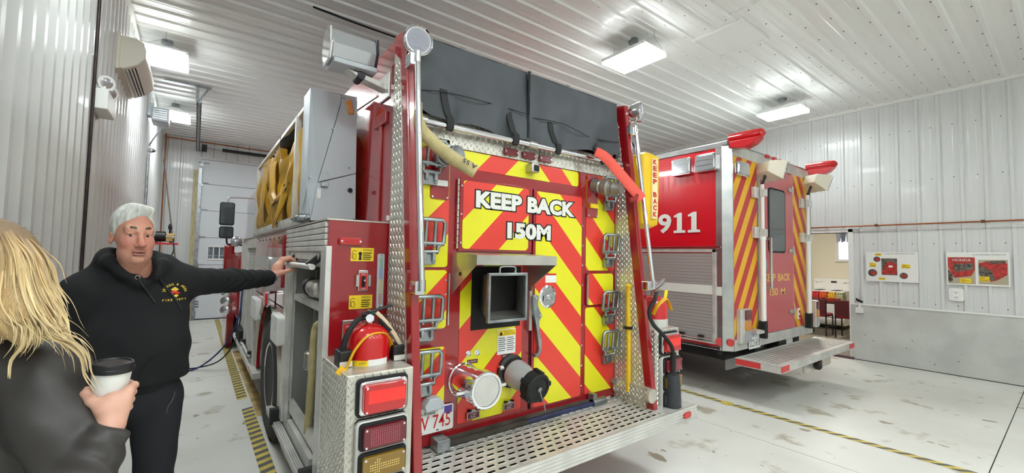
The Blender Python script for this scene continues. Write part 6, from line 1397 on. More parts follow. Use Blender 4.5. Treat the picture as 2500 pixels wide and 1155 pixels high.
# ---------------- man
MAN = thing('person','man with white hair in black hoodie reaching for the compartment handle','person',(-0.2,2.53,0))
HC = A3(-0.219,2.470,1.683); HS = 1.04
HR = rotz(math.radians(19))@roty(math.radians(1))      # columns: head axes in world
HX = np.array([0.80,1.0,1.0],F32)
def to_head(P): return ((P-HC)@HR)/(HS*HX)
def head_sdf(P):
    q = to_head(P)
    d = s_ell(q,(0,0.014,0.035),(0.081,0.100,0.090))
    d = smin(d,s_ell(q,(0,-0.028,-0.022),(0.068,0.068,0.084)),0.03)
    d = smin(d,s_ell(q,(0,-0.034,-0.074),(0.058,0.052,0.040)),0.028)
    for s in (-1,1):
        d = smin(d,s_ell(q,(s*0.041,-0.063,-0.030),(0.028,0.024,0.026)),0.020)
        d = smin(d,s_ell(q,(s*0.044,-0.040,-0.078),(0.022,0.030,0.026)),0.022)
    d = smin(d,s_ell(q,(0,-0.080,-0.100),(0.026,0.019,0.017)),0.018)
    d = smin(d,s_cap(q,(0,-0.035,-0.108),(0,0.010,-0.140),0.042,0.052),0.025)
    d = smin(d,s_cap(q,(-0.046,-0.076,0.024),(0.046,-0.076,0.024),0.0135),0.016)
    d = smin(d,s_cap(q,(0,-0.086,0.022),(0,-0.090,0.010),0.012),0.012)
    for s in (-1,1): d = smax(d,-s_ell(q,(s*0.034,-0.102,0.000),(0.022,0.020,0.012)),0.011)
    d = smin(d,s_cap(q,(0,-0.090,0.006),(0,-0.114,-0.034),0.0090,0.0140),0.011)
    d = smin(d,s_ell(q,(0,-0.118,-0.038),(0.0150,0.012,0.0115)),0.008)
    for s in (-1,1):
        d = smin(d,s_ell(q,(s*0.0160,-0.104,-0.043),(0.0095,0.012,0.0085)),0.005)
        d = smax(d,-s_ell(q,(s*0.008,-0.114,-0.0515),(0.0048,0.006,0.0035)),0.003)
        # heavy upper lid, lower lid, bag under the eye
        d = smin(d,s_ell(q,(s*0.034,-0.0800,0.0080),(0.0190,0.0105,0.0064),roty(s*0.22)),0.004)
        d = smin(d,s_ell(q,(s*0.034,-0.0772,-0.0098),(0.0170,0.0100,0.0042)),0.004)
        d = smin(d,s_ell(q,(s*0.036,-0.0745,-0.0215),(0.0175,0.010,0.0065)),0.006)
        d = smax(d,-s_cap(q,(s*0.026,-0.0835,-0.0275),(s*0.050,-0.0690,-0.0265),0.0016),0.006)
        # nasolabial fold, marionette line, crow lines
        d = smax(d,-s_cap(q,(s*0.0290,-0.0965,-0.044),(s*0.042,-0.0880,-0.076),0.0024),0.008)
        d = smax(d,-s_cap(q,(s*0.029,-0.0935,-0.080),(s*0.033,-0.0830,-0.098),0.0022),0.007)
        d = smax(d,-s_cap(q,(s*0.005,-0.0990,0.016),(s*0.006,-0.0985,0.030),0.0016),0.005)
        e = s_ell(q,(s*0.083,0.014,-0.014),(0.011,0.017,0.026),rotz(s*0.30))
        e = smax(e,-s_ell(q,(s*0.095,0.006,-0.011),(0.010,0.010,0.018)),0.006)
        d = smin(d,e,0.008)
    d = smin(d,s_ell(q,(0,-0.0955,-0.0655),(0.026,0.0080,0.0050)),0.009)
    d = smin(d,s_ell(q,(0,-0.0940,-0.0790),(0.023,0.0090,0.0062)),0.009)
    d = smax(d,-s_ell(q,(0.001,-0.106,-0.0720),(0.0225,0.014,0.0022)),0.002)
    d = smax(d,-s_cap(q,(-0.018,-0.0940,-0.089),(0.018,-0.0940,-0.089),0.0030),0.008)
    fz = np.exp(-((q[:,2]-0.058)/0.015)**2)*(q[:,1]<-0.03)*np.exp(-(q[:,0]/0.05)**4)
    d = d+fz*0.0014*np.sin(q[:,2]*560+6*np.cos(np.abs(q[:,0])*40))
    d = d*HS
    d = smin(d,s_cap(P,HC+A3(0.005,0.035,-0.11),(-0.205,2.535,1.46),0.058,0.068),0.03)
    d = smin(d,s_ell(P,(-0.205,2.565,1.42),(0.13,0.085,0.05)),0.05)
    return d
# left hand on the bar
W = A3(0.395,3.020,1.465)
def hand_l(P):
    d = s_cap(P,(0.30,2.925,1.462),W,0.036,0.029)
    kn = []
    for j,(y,z) in enumerate(((3.052,1.574),(3.074,1.582),(3.096,1.578),(3.114,1.566))):
        k = A3(0.458-0.004*j,y,z); kn.append(k)
        d = smin(d,s_cap(P,W+A3(0.008,0.004+0.006*j,0.008),k,0.020,0.0135),0.016)
    d = smin(d,s_ell(P,(0.425,3.058,1.518),(0.030,0.040,0.040)),0.02)
    for j,k in enumerate(kn):
        L_ = (1.0,1.08,1.02,0.85)[j]
        p1 = k+A3(0.036*L_,-0.004,0.012); p2 = p1+A3(0.026*L_,0.0,-0.018); p3 = p2+A3(0.001,0.0,-0.022*L_)
        d = smin(d,s_chain(P,[k,p1,p2,p3],[0.0125,0.0108,0.0096,0.0082],0.004),0.006)
    d = smin(d,s_chain(P,[A3(0.412,3.022,1.482),A3(0.452,3.010,1.497),A3(0.486,3.006,1.510),A3(0.514,3.006,1.519)],[0.018,0.0145,0.0125,0.0098],0.006),0.012)
    return d
def simple_hand(P, w, dr, side, s=1.0):
    """relaxed hand hanging from wrist w along dr"""
    dr = np.asarray(dr,F32); dr = dr/np.linalg.norm(dr); sd = np.asarray(side,F32); nr = np.cross(dr,sd)
    d = s_cap(P,w-dr*0.12,w,0.034*s,0.027*s)
    d = smin(d,s_ell(P,w+dr*0.05*s,(0.036*s,0.036*s,0.045*s)),0.02)
    for j in range(4):
        k = w+dr*(0.085-0.006*abs(j-1.3))*s+sd*(0.030-0.020*j)*s; L_ = (0.85,1,0.95,0.75)[j]
        d = smin(d,s_chain(P,[k,k+dr*0.032*L_+nr*0.008,k+dr*0.052*L_+nr*0.022,k+dr*0.062*L_+nr*0.038],[0.011*s,0.010*s,0.009*s,0.008*s],0.004),0.006)
    k = w+dr*0.03+sd*0.035*s
    return smin(d,s_chain(P,[k,k+dr*0.03+sd*0.018+nr*0.01,k+dr*0.055+sd*0.02+nr*0.02],[0.014,0.012,0.009],0.005),0.01)
HRt = A3(-0.345,2.455,0.955)
def man_inner(P):
    d = s_ell(P,(-0.20,2.54,1.30),(0.16,0.10,0.22))
    d = smin(d,s_ell(P,(-0.20,2.54,1.05),(0.15,0.10,0.14)),0.06)
    for a,b,c in (((-0.12,2.53,0.95),(-0.105,2.50,0.52),(-0.115,2.57,0.10)),((-0.28,2.54,0.95),(-0.295,2.50,0.52),(-0.30,2.57,0.10))):
        d = smin(d,s_chain(P,[A3(*a),A3(*b),A3(*c)],[0.075,0.05,0.035],0.02),0.03)
    d = smin(d,s_chain(P,[A3(-0.06,2.565,1.45),A3(0.18,2.79,1.465),A3(0.36,2.985,1.463)],[0.05,0.042,0.032],0.02),0.03)
    d = smin(d,s_chain(P,[A3(-0.37,2.53,1.43),A3(-0.395,2.55,1.17),A3(-0.348,2.462,0.98)],[0.05,0.042,0.03],0.02),0.03)
    return d
def man_col(P):
    q = to_head(P); c = np.tile(lc(208,150,126),(len(P),1))
    c = mixc(c,lc(196,118,104),np.clip(0.75*(blob(q,(-0.045,-0.075,-0.04),0.03)+blob(q,(0.045,-0.075,-0.04),0.03)+1.1*blob(q,(0,-0.12,-0.04),0.022)),0,0.85))
    c = mixc(c,lc(168,96,90),np.clip(1.5*np.exp(-((q[:,0]/0.024)**4+((q[:,2]+0.0725)/0.011)**4))*(q[:,1]<-0.08),0,0.75))
    c = mixc(c,lc(60,26,26),np.clip(2*np.exp(-((q[:,0]/0.022)**4+((q[:,2]+0.0720)/0.0024)**2))*(q[:,1]<-0.075),0,0.95))
    c = mixc(c,lc(172,104,88),np.clip(0.8*(blob(q,(-0.034,-0.08,-0.016),0.016)+blob(q,(0.034,-0.08,-0.016),0.016)),0,0.6))
    c = mixc(c,lc(190,124,104),np.clip(np.exp(-((q[:,2]-0.07)/0.02)**2)*(q[:,1]<-0.04)*0.5,0,1))
    mott = 0.5+0.5*np.sin(q[:,0]*210+3*np.sin(q[:,2]*170))*np.sin(q[:,2]*190+2*np.sin(q[:,1]*150))
    c = mixc(c,lc(186,112,96),0.22*mott)
    st = np.exp(-((q[:,2]+0.088)/0.03)**2)*(q[:,1]<-0.02); c = mixc(c,lc(168,128,112),0.35*st)
    return c
sdf_obj('body',[(head_sdf,(-0.37,2.30,1.37),(-0.03,2.66,1.83),0.0036),(hand_l,(0.27,2.89,1.41),(0.56,3.15,1.62),0.003),
    (lambda P: simple_hand(P,HRt,(0.15,-0.35,-0.9),(0.9,0.1,0.1)),(-0.45,2.30,0.78),(-0.24,2.60,1.12),0.006),
    (man_inner,(-0.48,2.38,0.02),(0.42,3.05,1.56),0.016)],'skin',MAN,man_col)
# hair
def man_hair(P):
    q = to_head(P)
    d = s_ell(q,(0.0,0.020,0.043),(0.0885,0.107,0.0965))
    d = smin(d,s_ell(q,(0.022,-0.045,0.105),(0.045,0.035,0.024)),0.02)
    d = d+0.0016*np.sin(95*q[:,0]+40*q[:,1])*np.sin(30*q[:,1]+20*q[:,2])
    edge = 0.004-(q[:,2]+0.92*q[:,1]) + 0.010*np.sin(q[:,0]*46+0.7)
    d = smax(d,edge*0.7,0.008)
    for s in (-1,1): d = smin(d,s_cap(q,(s*0.078,-0.016,0.03),(s*0.078,-0.006,-0.004),0.0095,0.004),0.014)
    inner = s_ell(q,(0,0.014,0.033),(0.076,0.096,0.086))
    return smax(d,-inner,0.004)*HS
sdf_obj('hair',[(man_hair,HC-0.14+A3(0,0,0.0),HC+A3(0.14,0.16,0.17),0.0042)],'hair_white',MAN)
def hw(x,y,z): return (HC+HR@(A3(x,y,z)*HS*HX)).tolist()
for s in (-1,1):
    ec_ = hw(s*0.034,-0.0745,-0.0012)
    eb = MB().lathe([(0.0001,-0.0128),(0.0075,-0.0105),(0.0120,-0.0045),(0.0128,0.0),(0.0120,0.0045),(0.0075,0.0105),(0.0001,0.0128)],ec_,(HR@A3(0,-1,0)).tolist(),20).build('eye','eye_white',MAN,smooth=60)
    g = Vector((0.10,-1,-0.10)).normalized()
    MB().lathe([(0.0056,0.0117),(0.0052,0.0126),(0.0030,0.0132),(0.0001,0.0134)],ec_,g,16).build('iris','iris',eb,smooth=60)
    MB().lathe([(0.0026,0.0131),(0.0024,0.0136),(0.0001,0.0138)],ec_,g,12).build('pupil','dark',eb)
    MB().tube([hw(s*0.017,-0.0930,0.0265),hw(s*0.029,-0.0935,0.0300),hw(s*0.043,-0.0865,0.0295),hw(s*0.056,-0.0745,0.0220)],[0.0035,0.0052,0.0050,0.0025],n=8,flat=0.5).build('eyebrow','brow_grey',MAN,smooth=60)
# hoodie
ARM_L = [A3(-0.055,2.565,1.470),A3(0.175,2.79,1.464),A3(0.375,2.998,1.463)]
ARM_R = [A3(-0.365,2.535,1.425),A3(-0.392,2.555,1.17),A3(-0.350,2.468,0.985)]
def folds(P, k): return np.sin(P[:,2]*k+5*np.sin(P[:,0]*9)+3*np.sin(P[:,1]*11))
def hoodie(P):
    d = s_ell(P,(-0.205,2.555,1.345),(0.195,0.130,0.185))
    d = smin(d,s_ell(P,(-0.195,2.500,1.185),(0.203,0.180,0.185)),0.07)
    d = smin(d,s_ell(P,(-0.198,2.525,1.06),(0.192,0.160,0.10)),0.05)
    d = smin(d,s_cap(P,(-0.20,2.555,1.475),(-0.375,2.54,1.425),0.070,0.072),0.05)
    d = smin(d,s_cap(P,(-0.20,2.560,1.480),(-0.045,2.575,1.470),0.070,0.070),0.05)
    d = d+0.0048*folds(P,26)*np.clip((1.40-P[:,2])*4,0,1)+0.0025*np.sin(P[:,0]*38+P[:,2]*46)*np.clip((1.45-P[:,2])*4,0,1)
    aL = s_chain(P,ARM_L,[0.074,0.060,0.047],0.03)
    t = (P[:,0]+P[:,1]-2.5)*0.707
    aL = aL+0.0032*np.sin(t*95+9*np.sin(P[:,2]*20))*np.clip((t-0.1)*5,0,1)
    d = smin(d,aL,0.05)
    aR = s_chain(P,ARM_R,[0.074,0.062,0.046],0.03)+0.003*np.sin(P[:,2]*60+4*np.sin(P[:,0]*30))
    d = smin(d,aR,0.03)
    # hood roll round the neck and bunched hood behind
    ring = [A3(-0.182,2.436,1.480),A3(-0.142,2.444,1.515),A3(-0.118,2.490,1.555),A3(-0.105,2.570,1.565),A3(-0.155,2.615,1.585),A3(-0.215,2.625,1.590),A3(-0.275,2.605,1.585),A3(-0.305,2.545,1.590),A3(-0.288,2.480,1.570),A3(-0.242,2.442,1.525),A3(-0.182,2.436,1.480)]
    hd = s_chain(P,ring,[0.020,0.022,0.024,0.026,0.030,0.032,0.032,0.030,0.026,0.022,0.020],0.02)
    hd = smin(hd,s_cap(P,(-0.285,2.560,1.565),(-0.378,2.545,1.450),0.040,0.060),0.06)
    hd = smin(hd,s_cap(P,(-0.120,2.570,1.545),(-0.05,2.570,1.475),0.036,0.058),0.06)
    hd = smin(hd,s_ell(P,(-0.21,2.635,1.51),(0.145,0.060,0.085)),0.03)
    d = smin(d,hd,0.045)
    d = smax(d,-s_cap(P,(-0.205,2.520,1.47),(-0.210,2.490,1.66),0.050,0.082),0.010)
    d = smax(d,-s_ell(P,(-0.160,2.440,1.535),(0.026,0.040,0.050)),0.010)
    # hem
    hem = 1.004-P[:,2]
    d = smin(smax(d,1.045-P[:,2],0.012),smax(d+0.010,hem,0.006),0.008)
    # cuffs
    u = A3(0.69,0.72,0.0); d = smax(d,(P-A3(0.372,2.995,1.463))@u,0.004)
    d = smax(d,np.where(P[:,0]<-0.25,(P-A3(-0.350,2.468,0.975))@A3(0.2,-0.35,-0.9)*1.0,-1.0),0.004)
    # pouch pocket
    return d
HOOD = sdf_obj('hoodie',[(hoodie,(-0.50,2.27,0.97),(0.42,3.08,1.68),0.0065)],'hoodie_black',MAN)
def front_y(x, z, f=hoodie, y0=2.25, y1=2.62):
    ys = np.linspace(y0,y1,240).astype(F32); P = np.stack([np.full(240,x,F32),ys,np.full(240,z,F32)],1); v = f(P); i = int(np.argmax(v<0))
    return float(ys[i])
def on_chest(pts, lift=0.004): return [(x,front_y(x,z)-lift,z) for x,z in pts]
MB().tube(on_chest([(-0.190,1.500),(-0.172,1.465),(-0.150,1.425),(-0.130,1.39)]),0.0045,n=8).build('drawstring','strap',HOOD,smooth=50)
MB().tube(on_chest([(-0.120,1.495),(-0.100,1.455),(-0.075,1.42),(-0.050,1.375),(-0.036,1.345)]),0.0045,n=8).build('drawstring','strap',HOOD,smooth=50)
p = on_chest([(-0.192,1.503)],0.003)[0]; MB().rings([(p[0]+0.008*math.cos(t),p[1],p[2]+0.008*math.sin(t)) for t in [k*math.pi/6 for k in range(13)]],0.0024,n=6,caps=False).build('eyelet','chrome',HOOD)
MB().tube(on_chest([(-0.17,1.06),(-0.155,1.12),(-0.125,1.165),(-0.09,1.185),(-0.03,1.195)],0.001),0.004,n=6).build('pocket_seam','hoodie_black',HOOD,smooth=50)
# chest emblem: embroidered arc of letters, badge, line of letters
ec = (-0.066,1.432); mat('thread_gold',(222,190,60),0.7); mat('thread_red',(206,40,36),0.7)
def stitch(s, cx, cz, size, ang, m):
    vs, fs = text_mesh(s,0.03); x0 = min(v[0] for v in vs); x1 = max(v[0] for v in vs)
    ca, sa = math.cos(ang), math.sin(ang); out = []
    for v in vs:
        a = (v[0]-(x0+x1)/2)*size; b = (v[1]-0.35)*size; x = cx+a*ca-b*sa; z = cz+a*sa+b*ca; out.append((x,front_y(x,z)-0.0018,z))
    MB().add(out,fs).build('stitched_letter',m,HOOD)
arc = 'JEMSEG & AREA'
for k,c in enumerate(arc):
    if c == ' ': continue
    t = math.radians(172-164*k/(len(arc)-1)); stitch(c,ec[0]+0.040*math.cos(t),ec[1]+0.036*math.sin(t),0.0135,t-math.pi/2,'thread_gold')
for k,c in enumerate('FIRE DEPT'):
    if c != ' ': stitch(c,ec[0]-0.038+0.0096*k,ec[1]-0.034,0.0125,0,'thread_gold')
for (pts,m) in (([(-0.015,0.012),(0.0,0.024),(0.015,0.012),(0.0,0.0)],'thread_gold'),([(-0.022,-0.004),(-0.004,0.008),(0.004,0.008),(0.022,-0.006),(0.008,-0.010),(0,-0.004),(-0.010,-0.014)],'thread_red'),([(-0.006,-0.016),(0.006,-0.010),(0.016,-0.016),(0.006,-0.024)],'thread_gold')):
    MB().add([(ec[0]+a,front_y(ec[0]+a,ec[1]+b)-0.002,ec[1]+b) for a,b in pts],[tuple(range(len(pts)))]).build('stitched_badge',m,HOOD)
# trousers and shoes
def trousers(P):
    d = s_ell(P,(-0.198,2.535,0.98),(0.178,0.140,0.12))
    L1 = s_chain(P,[A3(-0.110,2.53,0.93),A3(-0.100,2.505,0.55),A3(-0.112,2.555,0.08)],[0.098,0.066,0.055],0.03)
    L2 = s_chain(P,[A3(-0.288,2.54,0.93),A3(-0.305,2.505,0.55),A3(-0.310,2.555,0.08)],[0.098,0.066,0.055],0.03)
    d = smin(d,np.minimum(L1,L2),0.03)
    d = d+0.0028*folds(P,42)*np.clip((0.9-P[:,2])*3,0,1)
    return smax(smax(d,P[:,2]-1.06,0.006),0.055-P[:,2],0.005)
TRS = sdf_obj('trousers',[(trousers,(-0.42,2.36,0.03),(0.02,2.72,1.09),0.009)],'jeans_black',MAN)
MB().tube([(x,front_y(x,z,trousers,2.3,2.6)-0.001,z) for x,z in ((-0.045,0.985),(-0.05,0.955),(-0.065,0.93),(-0.07,0.90))],0.0025,n=5).build('pocket_stitch',mat('stitch_grey',(70,72,80),0.8),TRS,smooth=50)
for x in (-0.112,-0.310):
    def shoe(P, x=x):
        d = smin(s_cap(P,(x,2.56,0.05),(x+0.0,2.40,0.04),0.05,0.045),s_cap(P,(x,2.57,0.05),(x,2.57,0.12),0.052,0.048),0.03); return smax(d,0.004-P[:,2],0.003)
    sdf_obj('shoe',[(shoe,(x-0.08,2.32,0.0),(x+0.08,2.66,0.19),0.009)],'shoe_black',MAN)
wb = MB(); wu = Vector((0.69,0.72,0.02)).normalized()
wb.lathe([(0.033,-0.007),(0.0355,-0.007),(0.0355,0.007),(0.033,0.007)],(0.384,3.009,1.465),wu,20); wb.build('wristband',mat('band_blue',(52,84,140),0.5),MAN,smooth=50)

# ---------------- woman
WOM = thing('person','woman with long blonde hair in dark jacket seen from behind holding cup','person',(-0.44,1.83,0))
WH = A3(-0.462,1.850,1.572); WR = rotz(math.radians(180-41))   # -Y of the head points along the facing direction
def to_wh(P): return (P-WH)@WR
def w_head(P):
    q = to_wh(P)
    d = s_ell(q,(0,0.014,0.030),(0.076,0.094,0.086)); d = smin(d,s_ell(q,(0,-0.032,-0.030),(0.062,0.062,0.082)),0.03)
    d = smin(d,s_ell(q,(0,-0.072,-0.098),(0.022,0.018,0.016)),0.03); d = smin(d,s_cap(q,(0,-0.088,0.004),(0,-0.108,-0.034),0.008,0.011),0.012)
    for s in (-1,1):
        d = smin(d,s_ell(q,(s*0.037,-0.062,-0.035),(0.026,0.022,0.026)),0.02); d = smax(d,-s_ell(q,(s*0.031,-0.098,0.0),(0.018,0.016,0.011)),0.01)
        d = smin(d,s_ell(q,(s*0.080,0.012,-0.016),(0.008,0.018,0.028)),0.008)
    d = smin(d,s_ell(q,(0,-0.090,-0.072),(0.021,0.009,0.009)),0.008)
    d = smin(d,s_cap(P,WH+A3(0,0,-0.06),(-0.445,1.835,1.36),0.050,0.055),0.03)
    return smin(d,s_ell(P,(-0.44,1.83,1.33),(0.13,0.12,0.05)),0.05)
CB, CT = A3(-0.173,1.596,1.183), A3(-0.166,1.588,1.300)   # cup bottom and top centres
ca_ = (CT-CB)/np.linalg.norm(CT-CB)
def cupr(t): return 0.0305+0.0125*t
def around(ang, t, off):
    e1 = A3(1,0,0); e1 = e1-ca_*(e1@ca_); e1 = e1/np.linalg.norm(e1); e2 = np.cross(ca_,e1)
    return CB+(CT-CB)*t+(e1*math.cos(math.radians(ang))+e2*math.sin(math.radians(ang)))*(cupr(t)+off)
WW = A3(-0.158,1.535,1.150)
def w_hand(P):
    d = s_cap(P,A3(-0.170,1.505,1.095),WW,0.032,0.025)
    pal = around(-82,0.12,0.016)
    d = smin(d,s_cap(P,WW,pal,0.024,0.024),0.02)
    d = smin(d,s_ell(P,around(-70,0.25,0.014),(0.032,0.020,0.034)),0.02)
    for j,t in enumerate((0.50,0.33,0.16,0.0)):
        k = around(-38-4*j,t+0.02,0.016)
        d = smin(d,s_cap(P,WW+A3(0.006,0.006,0.012),k,0.018,0.0125),0.014)
        L_ = (0.95,1.05,1.0,0.8)[j]
        d = smin(d,s_chain(P,[k,around(-38+42*L_,t+0.03,0.0125),around(-38+84*L_,t+0.02,0.010),around(-38+120*L_,t,0.008)],[0.0115,0.0100,0.0090,0.0078],0.004),0.005)
    d = smin(d,s_chain(P,[around(-95,0.20,0.018),around(-125,0.36,0.014),around(-160,0.46,0.011),around(-188,0.50,0.009)],[0.016,0.0125,0.011,0.009],0.006),0.012)
    return d
def w_inner(P):
    d = s_ell(P,(-0.45,1.83,1.15),(0.14,0.13,0.24)); d = smin(d,s_ell(P,(-0.45,1.83,0.90),(0.15,0.14,0.14)),0.06)
    for x,y in ((-0.39,1.77),(-0.50,1.89)): d = smin(d,s_chain(P,[A3(x,y,0.86),A3(x,y+0.01,0.48),A3(x-0.02,y-0.01,0.08)],[0.075,0.05,0.035],0.02),0.03)
    d = smin(d,s_chain(P,[A3(-0.31,1.68,1.29),A3(-0.235,1.545,1.035),A3(-0.17,1.505,1.10)],[0.045,0.04,0.03],0.02),0.03)
    return smin(d,s_chain(P,[A3(-0.57,1.96,1.29),A3(-0.585,1.98,1.02),A3(-0.50,2.02,0.86)],[0.045,0.04,0.03],0.02),0.03)
sdf_obj('body',[(w_head,(-0.64,1.68,1.27),(-0.29,2.03,1.70),0.006),(w_hand,(-0.25,1.46,1.05),(-0.07,1.68,1.28),0.0028),(lambda P: simple_hand(P,A3(-0.50,2.02,0.84),(0.2,0.2,-0.9),(0.6,-0.6,0.2)),(-0.62,1.9,0.66),(-0.38,2.14,1.0),0.007),(w_inner,(-0.66,1.42,0.02),(-0.12,2.1,1.42),0.016)],'skin',WOM,lambda P: np.tile(lc(214,164,142),(len(P),1)))
def jacket(P):
    d = s_ell(P,(-0.435,1.805,1.16),(0.185,0.185,0.30),rotz(-0.72))
    d = smin(d,s_cap(P,(-0.43,1.81,1.315),(-0.325,1.69,1.290),0.088,0.080),0.06); d = smin(d,s_cap(P,(-0.45,1.84,1.315),(-0.56,1.95,1.285),0.085,0.075),0.06)
    d = smin(d,s_ell(P,(-0.40,1.76,1.10),(0.15,0.16,0.24)),0.06)
    aR = s_chain(P,[A3(-0.305,1.672,1.275),A3(-0.262,1.59,1.16),A3(-0.225,1.530,1.020)],[0.086,0.078,0.066],0.04)
    fo = s_chain(P,[A3(-0.225,1.530,1.020),A3(-0.196,1.512,1.065),A3(-0.162,1.520,1.140)],[0.064,0.056,0.044],0.03)
    fo = fo+0.0045*np.sin(P[:,2]*85+P[:,0]*70+4*np.sin(P[:,1]*30))*np.clip((P[:,2]-1.02)*12,0,1)
    fo = smax(fo,(P-A3(-0.156,1.524,1.158))@A3(0.42,0.20,0.88),0.004)
    d = smin(smin(d,aR,0.045),fo,0.022)
    d = smin(d,s_chain(P,[A3(-0.56,1.955,1.28),A3(-0.585,1.98,1.04),A3(-0.51,2.02,0.88)],[0.075,0.065,0.048],0.04),0.035)
    d = d+0.0045*folds(P,17)+0.002*np.sin(P[:,0]*55+P[:,2]*38+3*np.sin(P[:,1]*25))
    d = smin(d,smax(s_ell(P,(-0.448,1.838,1.39),(0.080,0.080,0.055)),-s_ell(P,(-0.448,1.838,1.42),(0.062,0.062,0.09)),0.01),0.02)
    d = smax(d,0.80-P[:,2],0.01)
    return d
JK = sdf_obj('jacket',[(jacket,(-0.69,1.40,0.78),(-0.08,2.12,1.46),0.0075)],'jacket_brown',WOM)
def w_trs(P):
    d = s_ell(P,(-0.445,1.83,0.86),(0.16,0.15,0.13))
    for x,y in ((-0.385,1.765),(-0.505,1.895)): d = smin(d,s_chain(P,[A3(x,y,0.84),A3(x,y+0.01,0.48),A3(x-0.01,y,0.08)],[0.09,0.062,0.05],0.03),0.03)
    return smax(d,0.05-P[:,2],0.005)
sdf_obj('trousers',[(w_trs,(-0.64,1.62,0.03),(-0.24,2.06,1.0),0.012)],'jeans_black',WOM)
for x,y in ((-0.395,1.765),(-0.515,1.895)):
    def shoe(P, x=x, y=y): return smax(s_cap(P,(x,y,0.045),(x+0.10,y+0.09,0.035),0.045,0.038),0.004-P[:,2],0.003)
    sdf_obj('shoe',[(shoe,(x-0.08,y-0.08,0.0),(x+0.19,y+0.18,0.12),0.009)],'shoe_black',WOM)
# hair: under-volume plus many locks following guide curves
GUIDES = [[[-0.502,1.849,1.658],[-0.469,1.729,1.581],[-0.449,1.68,1.52],[-0.446,1.656,1.46],[-0.424,1.63,1.422],[-0.403,1.603,1.394],[-0.416,1.616,1.344]],[[-0.484,1.858,1.685],[-0.411,1.659,1.603],[-0.392,1.612,1.533],[-0.402,1.61,1.478],[-0.38,1.584,1.435],[-0.371,1.567,1.397],[-0.389,1.582,1.357]],[[-0.461,1.841,1.689],[-0.374,1.619,1.594],[-0.364,1.585,1.524],[-0.366,1.576,1.476],[-0.342,1.555,1.434],[-0.301,1.513,1.411],[-0.316,1.514,1.379],[-0.332,1.528,1.351],[-0.333,1.531,1.307]],[[-0.447,1.83,1.689],[-0.36,1.622,1.584],[-0.339,1.572,1.519],[-0.323,1.557,1.474],[-0.299,1.536,1.435],[-0.283,1.513,1.407],[-0.294,1.522,1.387]],[[-0.436,1.835,1.684],[-0.349,1.639,1.583],[-0.324,1.587,1.512],[-0.302,1.561,1.462],[-0.277,1.532,1.424],[-0.267,1.52,1.403],[-0.241,1.495,1.391],[-0.214,1.481,1.384],[-0.208,1.485,1.344],[-0.201,1.489,1.302],[-0.181,1.482,1.272]],[[-0.425,1.84,1.679],[-0.341,1.671,1.583],[-0.314,1.604,1.516],[-0.288,1.575,1.476],[-0.271,1.552,1.441],[-0.284,1.55,1.414],[-0.256,1.518,1.402],[-0.246,1.522,1.414]],[[-0.417,1.86,1.668],[-0.335,1.716,1.582],[-0.313,1.64,1.53],[-0.281,1.594,1.489],[-0.27,1.575,1.454],[-0.253,1.551,1.435],[-0.246,1.535,1.405],[-0.25,1.526,1.39]]]
def resample(g, n):
    g = np.array(g); s = np.concatenate([[0],np.cumsum(np.linalg.norm(np.diff(g,axis=0),axis=1))]); t = np.linspace(0,s[-1],n)
    return np.stack([np.interp(t,s,g[:,i]) for i in range(3)],1)
NG = 15; GR = [resample(g,NG) for g in GUIDES]
hr = random.Random(11)
def hair_locks():
    verts, faces, cols = [], [], []
    dark, mid, light = lc(128,100,66), lc(196,162,108), lc(236,214,166)
    for k in range(560):
        wide = k < 330; main = k < 21
        gi = (k % 7) if main else hr.uniform(0,6)
        i0 = min(5,int(gi)); fr_ = gi-i0; i1 = i0+1
        path = GR[i0]*(1-fr_)+GR[i1]*fr_
        cut = 1.0 if main else hr.uniform(0.6,1.0); path = resample(path[:max(5,int(NG*cut))],NG)
        ph, am, fq = hr.uniform(0,6.28), hr.uniform(0.001,0.006), hr.uniform(4,9)
        t = np.linspace(0,1,NG); wav = (t**1.3)[:,None]
        sc = 0.004 if main else 0.007 if wide else 0.011
        jit = np.array([hr.gauss(0,1) for _ in range(3)])*sc*np.array([1,1,0.6])
        path[0] += np.array([hr.gauss(0,0.012),hr.gauss(0.03,0.02),hr.uniform(-0.004,0.006)])
        path = path+jit*(0.4+wav)+np.stack([np.sin(fq*t+ph)*am,np.cos(fq*t*1.1+ph)*am*0.8,np.sin(fq*t*0.8+ph)*am*0.3],1)*wav
        q = (path-WH)@WR; rr = np.linalg.norm((q-[0,0.022,0.034])/[0.0895,0.1055,0.0995],axis=1)
        q = np.where((rr<1)[:,None],(q-[0,0.022,0.034])/np.maximum(rr,1e-3)[:,None]+[0,0.022,0.034],q); path = q@WR.T+WH
        rad = hr.uniform(0.0035,0.0078) if wide else hr.uniform(0.0013,0.0030)
        if main: rad = 0.008
        prof = [float(rad*min(1.0,0.06+3.2*u)*min(1.0,0.06+2.4*(1-u))) for u in t]
        nrm = (-0.25,-0.95,0.15)
        mb = MB(); side = Vector((0.95,-0.25,0)); mb.tube([tuple(p) for p in path],prof,n=10,sub=3,flat=0.34 if wide else 0.6,up=tuple(side))
        off = len(verts); verts += mb.v; faces += [tuple(a+off for a in f) for f in mb.f]
        sh = min(1,max(0,hr.gauss(0.5,0.25))); ring_n = len(mb.v)//10; hl_ = hr.uniform(0.8,1.1); sd_ = [hr.uniform(0.62,1.22) for _ in range(10)]
        for r in range(ring_n):
            u = r/ring_n; base = dark*(1-2*u)+mid*2*u if u < 0.5 else mid*(1-(u-0.5)*1.5)+light*(u-0.5)*1.5
            c = base*(0.72+0.5*sh); cols += [c*f_ for f_ in sd_]
    return verts, faces, cols
vs, fs, cs = hair_locks()
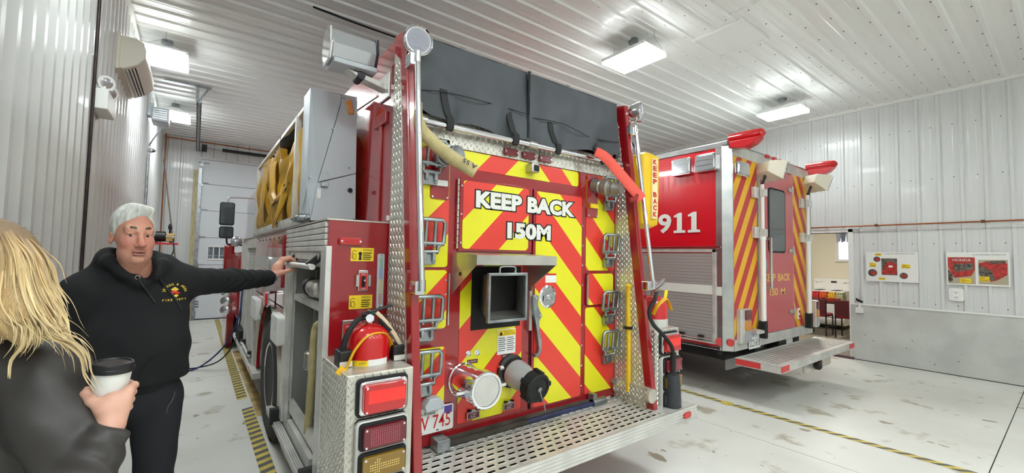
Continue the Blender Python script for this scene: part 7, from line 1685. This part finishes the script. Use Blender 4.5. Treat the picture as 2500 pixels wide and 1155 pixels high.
me = bpy.data.meshes.new('hair'); me.from_pydata(vs,[],fs); me.materials.append(MT['hair_blond']); me.polygons.foreach_set('use_smooth',[True]*len(me.polygons))
ca2 = me.color_attributes.new('Col','FLOAT_COLOR','POINT'); ca2.data.foreach_set('color',np.concatenate([np.clip(np.array(cs),0,1),np.ones((len(cs),1))],1).astype(F32).ravel())
ob = bpy.data.objects.new('hair',me); link(ob,WOM); ob['kind'] = 'stuff'
def hair_vol(P):
    q = to_wh(P)
    d = s_ell(q,(0,0.022,0.034),(0.088,0.104,0.098))
    d = smax(d,(-0.075-q[:,1])*1.0-0.9*(q[:,2]-0.06),0.02)
    g = np.array(GR); c = A3(-0.37,1.66,1.50)
    d = smin(d,s_chain(P,[A3(-0.44,1.79,1.58),A3(-0.385,1.665,1.52),A3(-0.345,1.615,1.455),A3(-0.315,1.575,1.415)],[0.088,0.070,0.062,0.036],0.04),0.05)
    d = smin(d,s_cap(P,(-0.47,1.76,1.54),(-0.43,1.67,1.43),0.07,0.05),0.05)
    return d+0.0035*np.sin(70*P[:,0]-60*P[:,1]+26*P[:,2]+2*np.sin(30*P[:,2]))
def hv_col(P):
    t = np.clip((1.68-P[:,2])/0.22,0,1); return mixc(np.tile(lc(132,104,70),(len(P),1)),lc(206,172,120),t)
sdf_obj('hair_underlayer',[(hair_vol,(-0.60,1.50,1.37),(-0.24,2.0,1.72),0.005)],'hair_under',WOM,hv_col)
# cup
CUP = thing('coffee_cup','white paper coffee cup with black lid in the woman\'s hand','cup',tuple(CB.tolist()))
H_ = float(np.linalg.norm(CT-CB))
MB().lathe([(0.028,0),(0.0305,0.002),(0.0305+0.0125*0.5,H_*0.5),(0.043,H_),(0.0445,H_+0.001)],CB.tolist(),ca_.tolist(),40).build('cup_body',mat('paper_white',(226,224,218),0.7),CUP,smooth=40)
MB().lathe([(0.0465,-0.010),(0.0475,-0.006),(0.0475,0.0),(0.0455,0.002),(0.0445,0.012),(0.042,0.0145),(0.0395,0.0145),(0.038,0.011),(0.001,0.011)],CT.tolist(),ca_.tolist(),40).build('lid',mat('lid_black',(26,26,28),0.35),CUP,smooth=30)
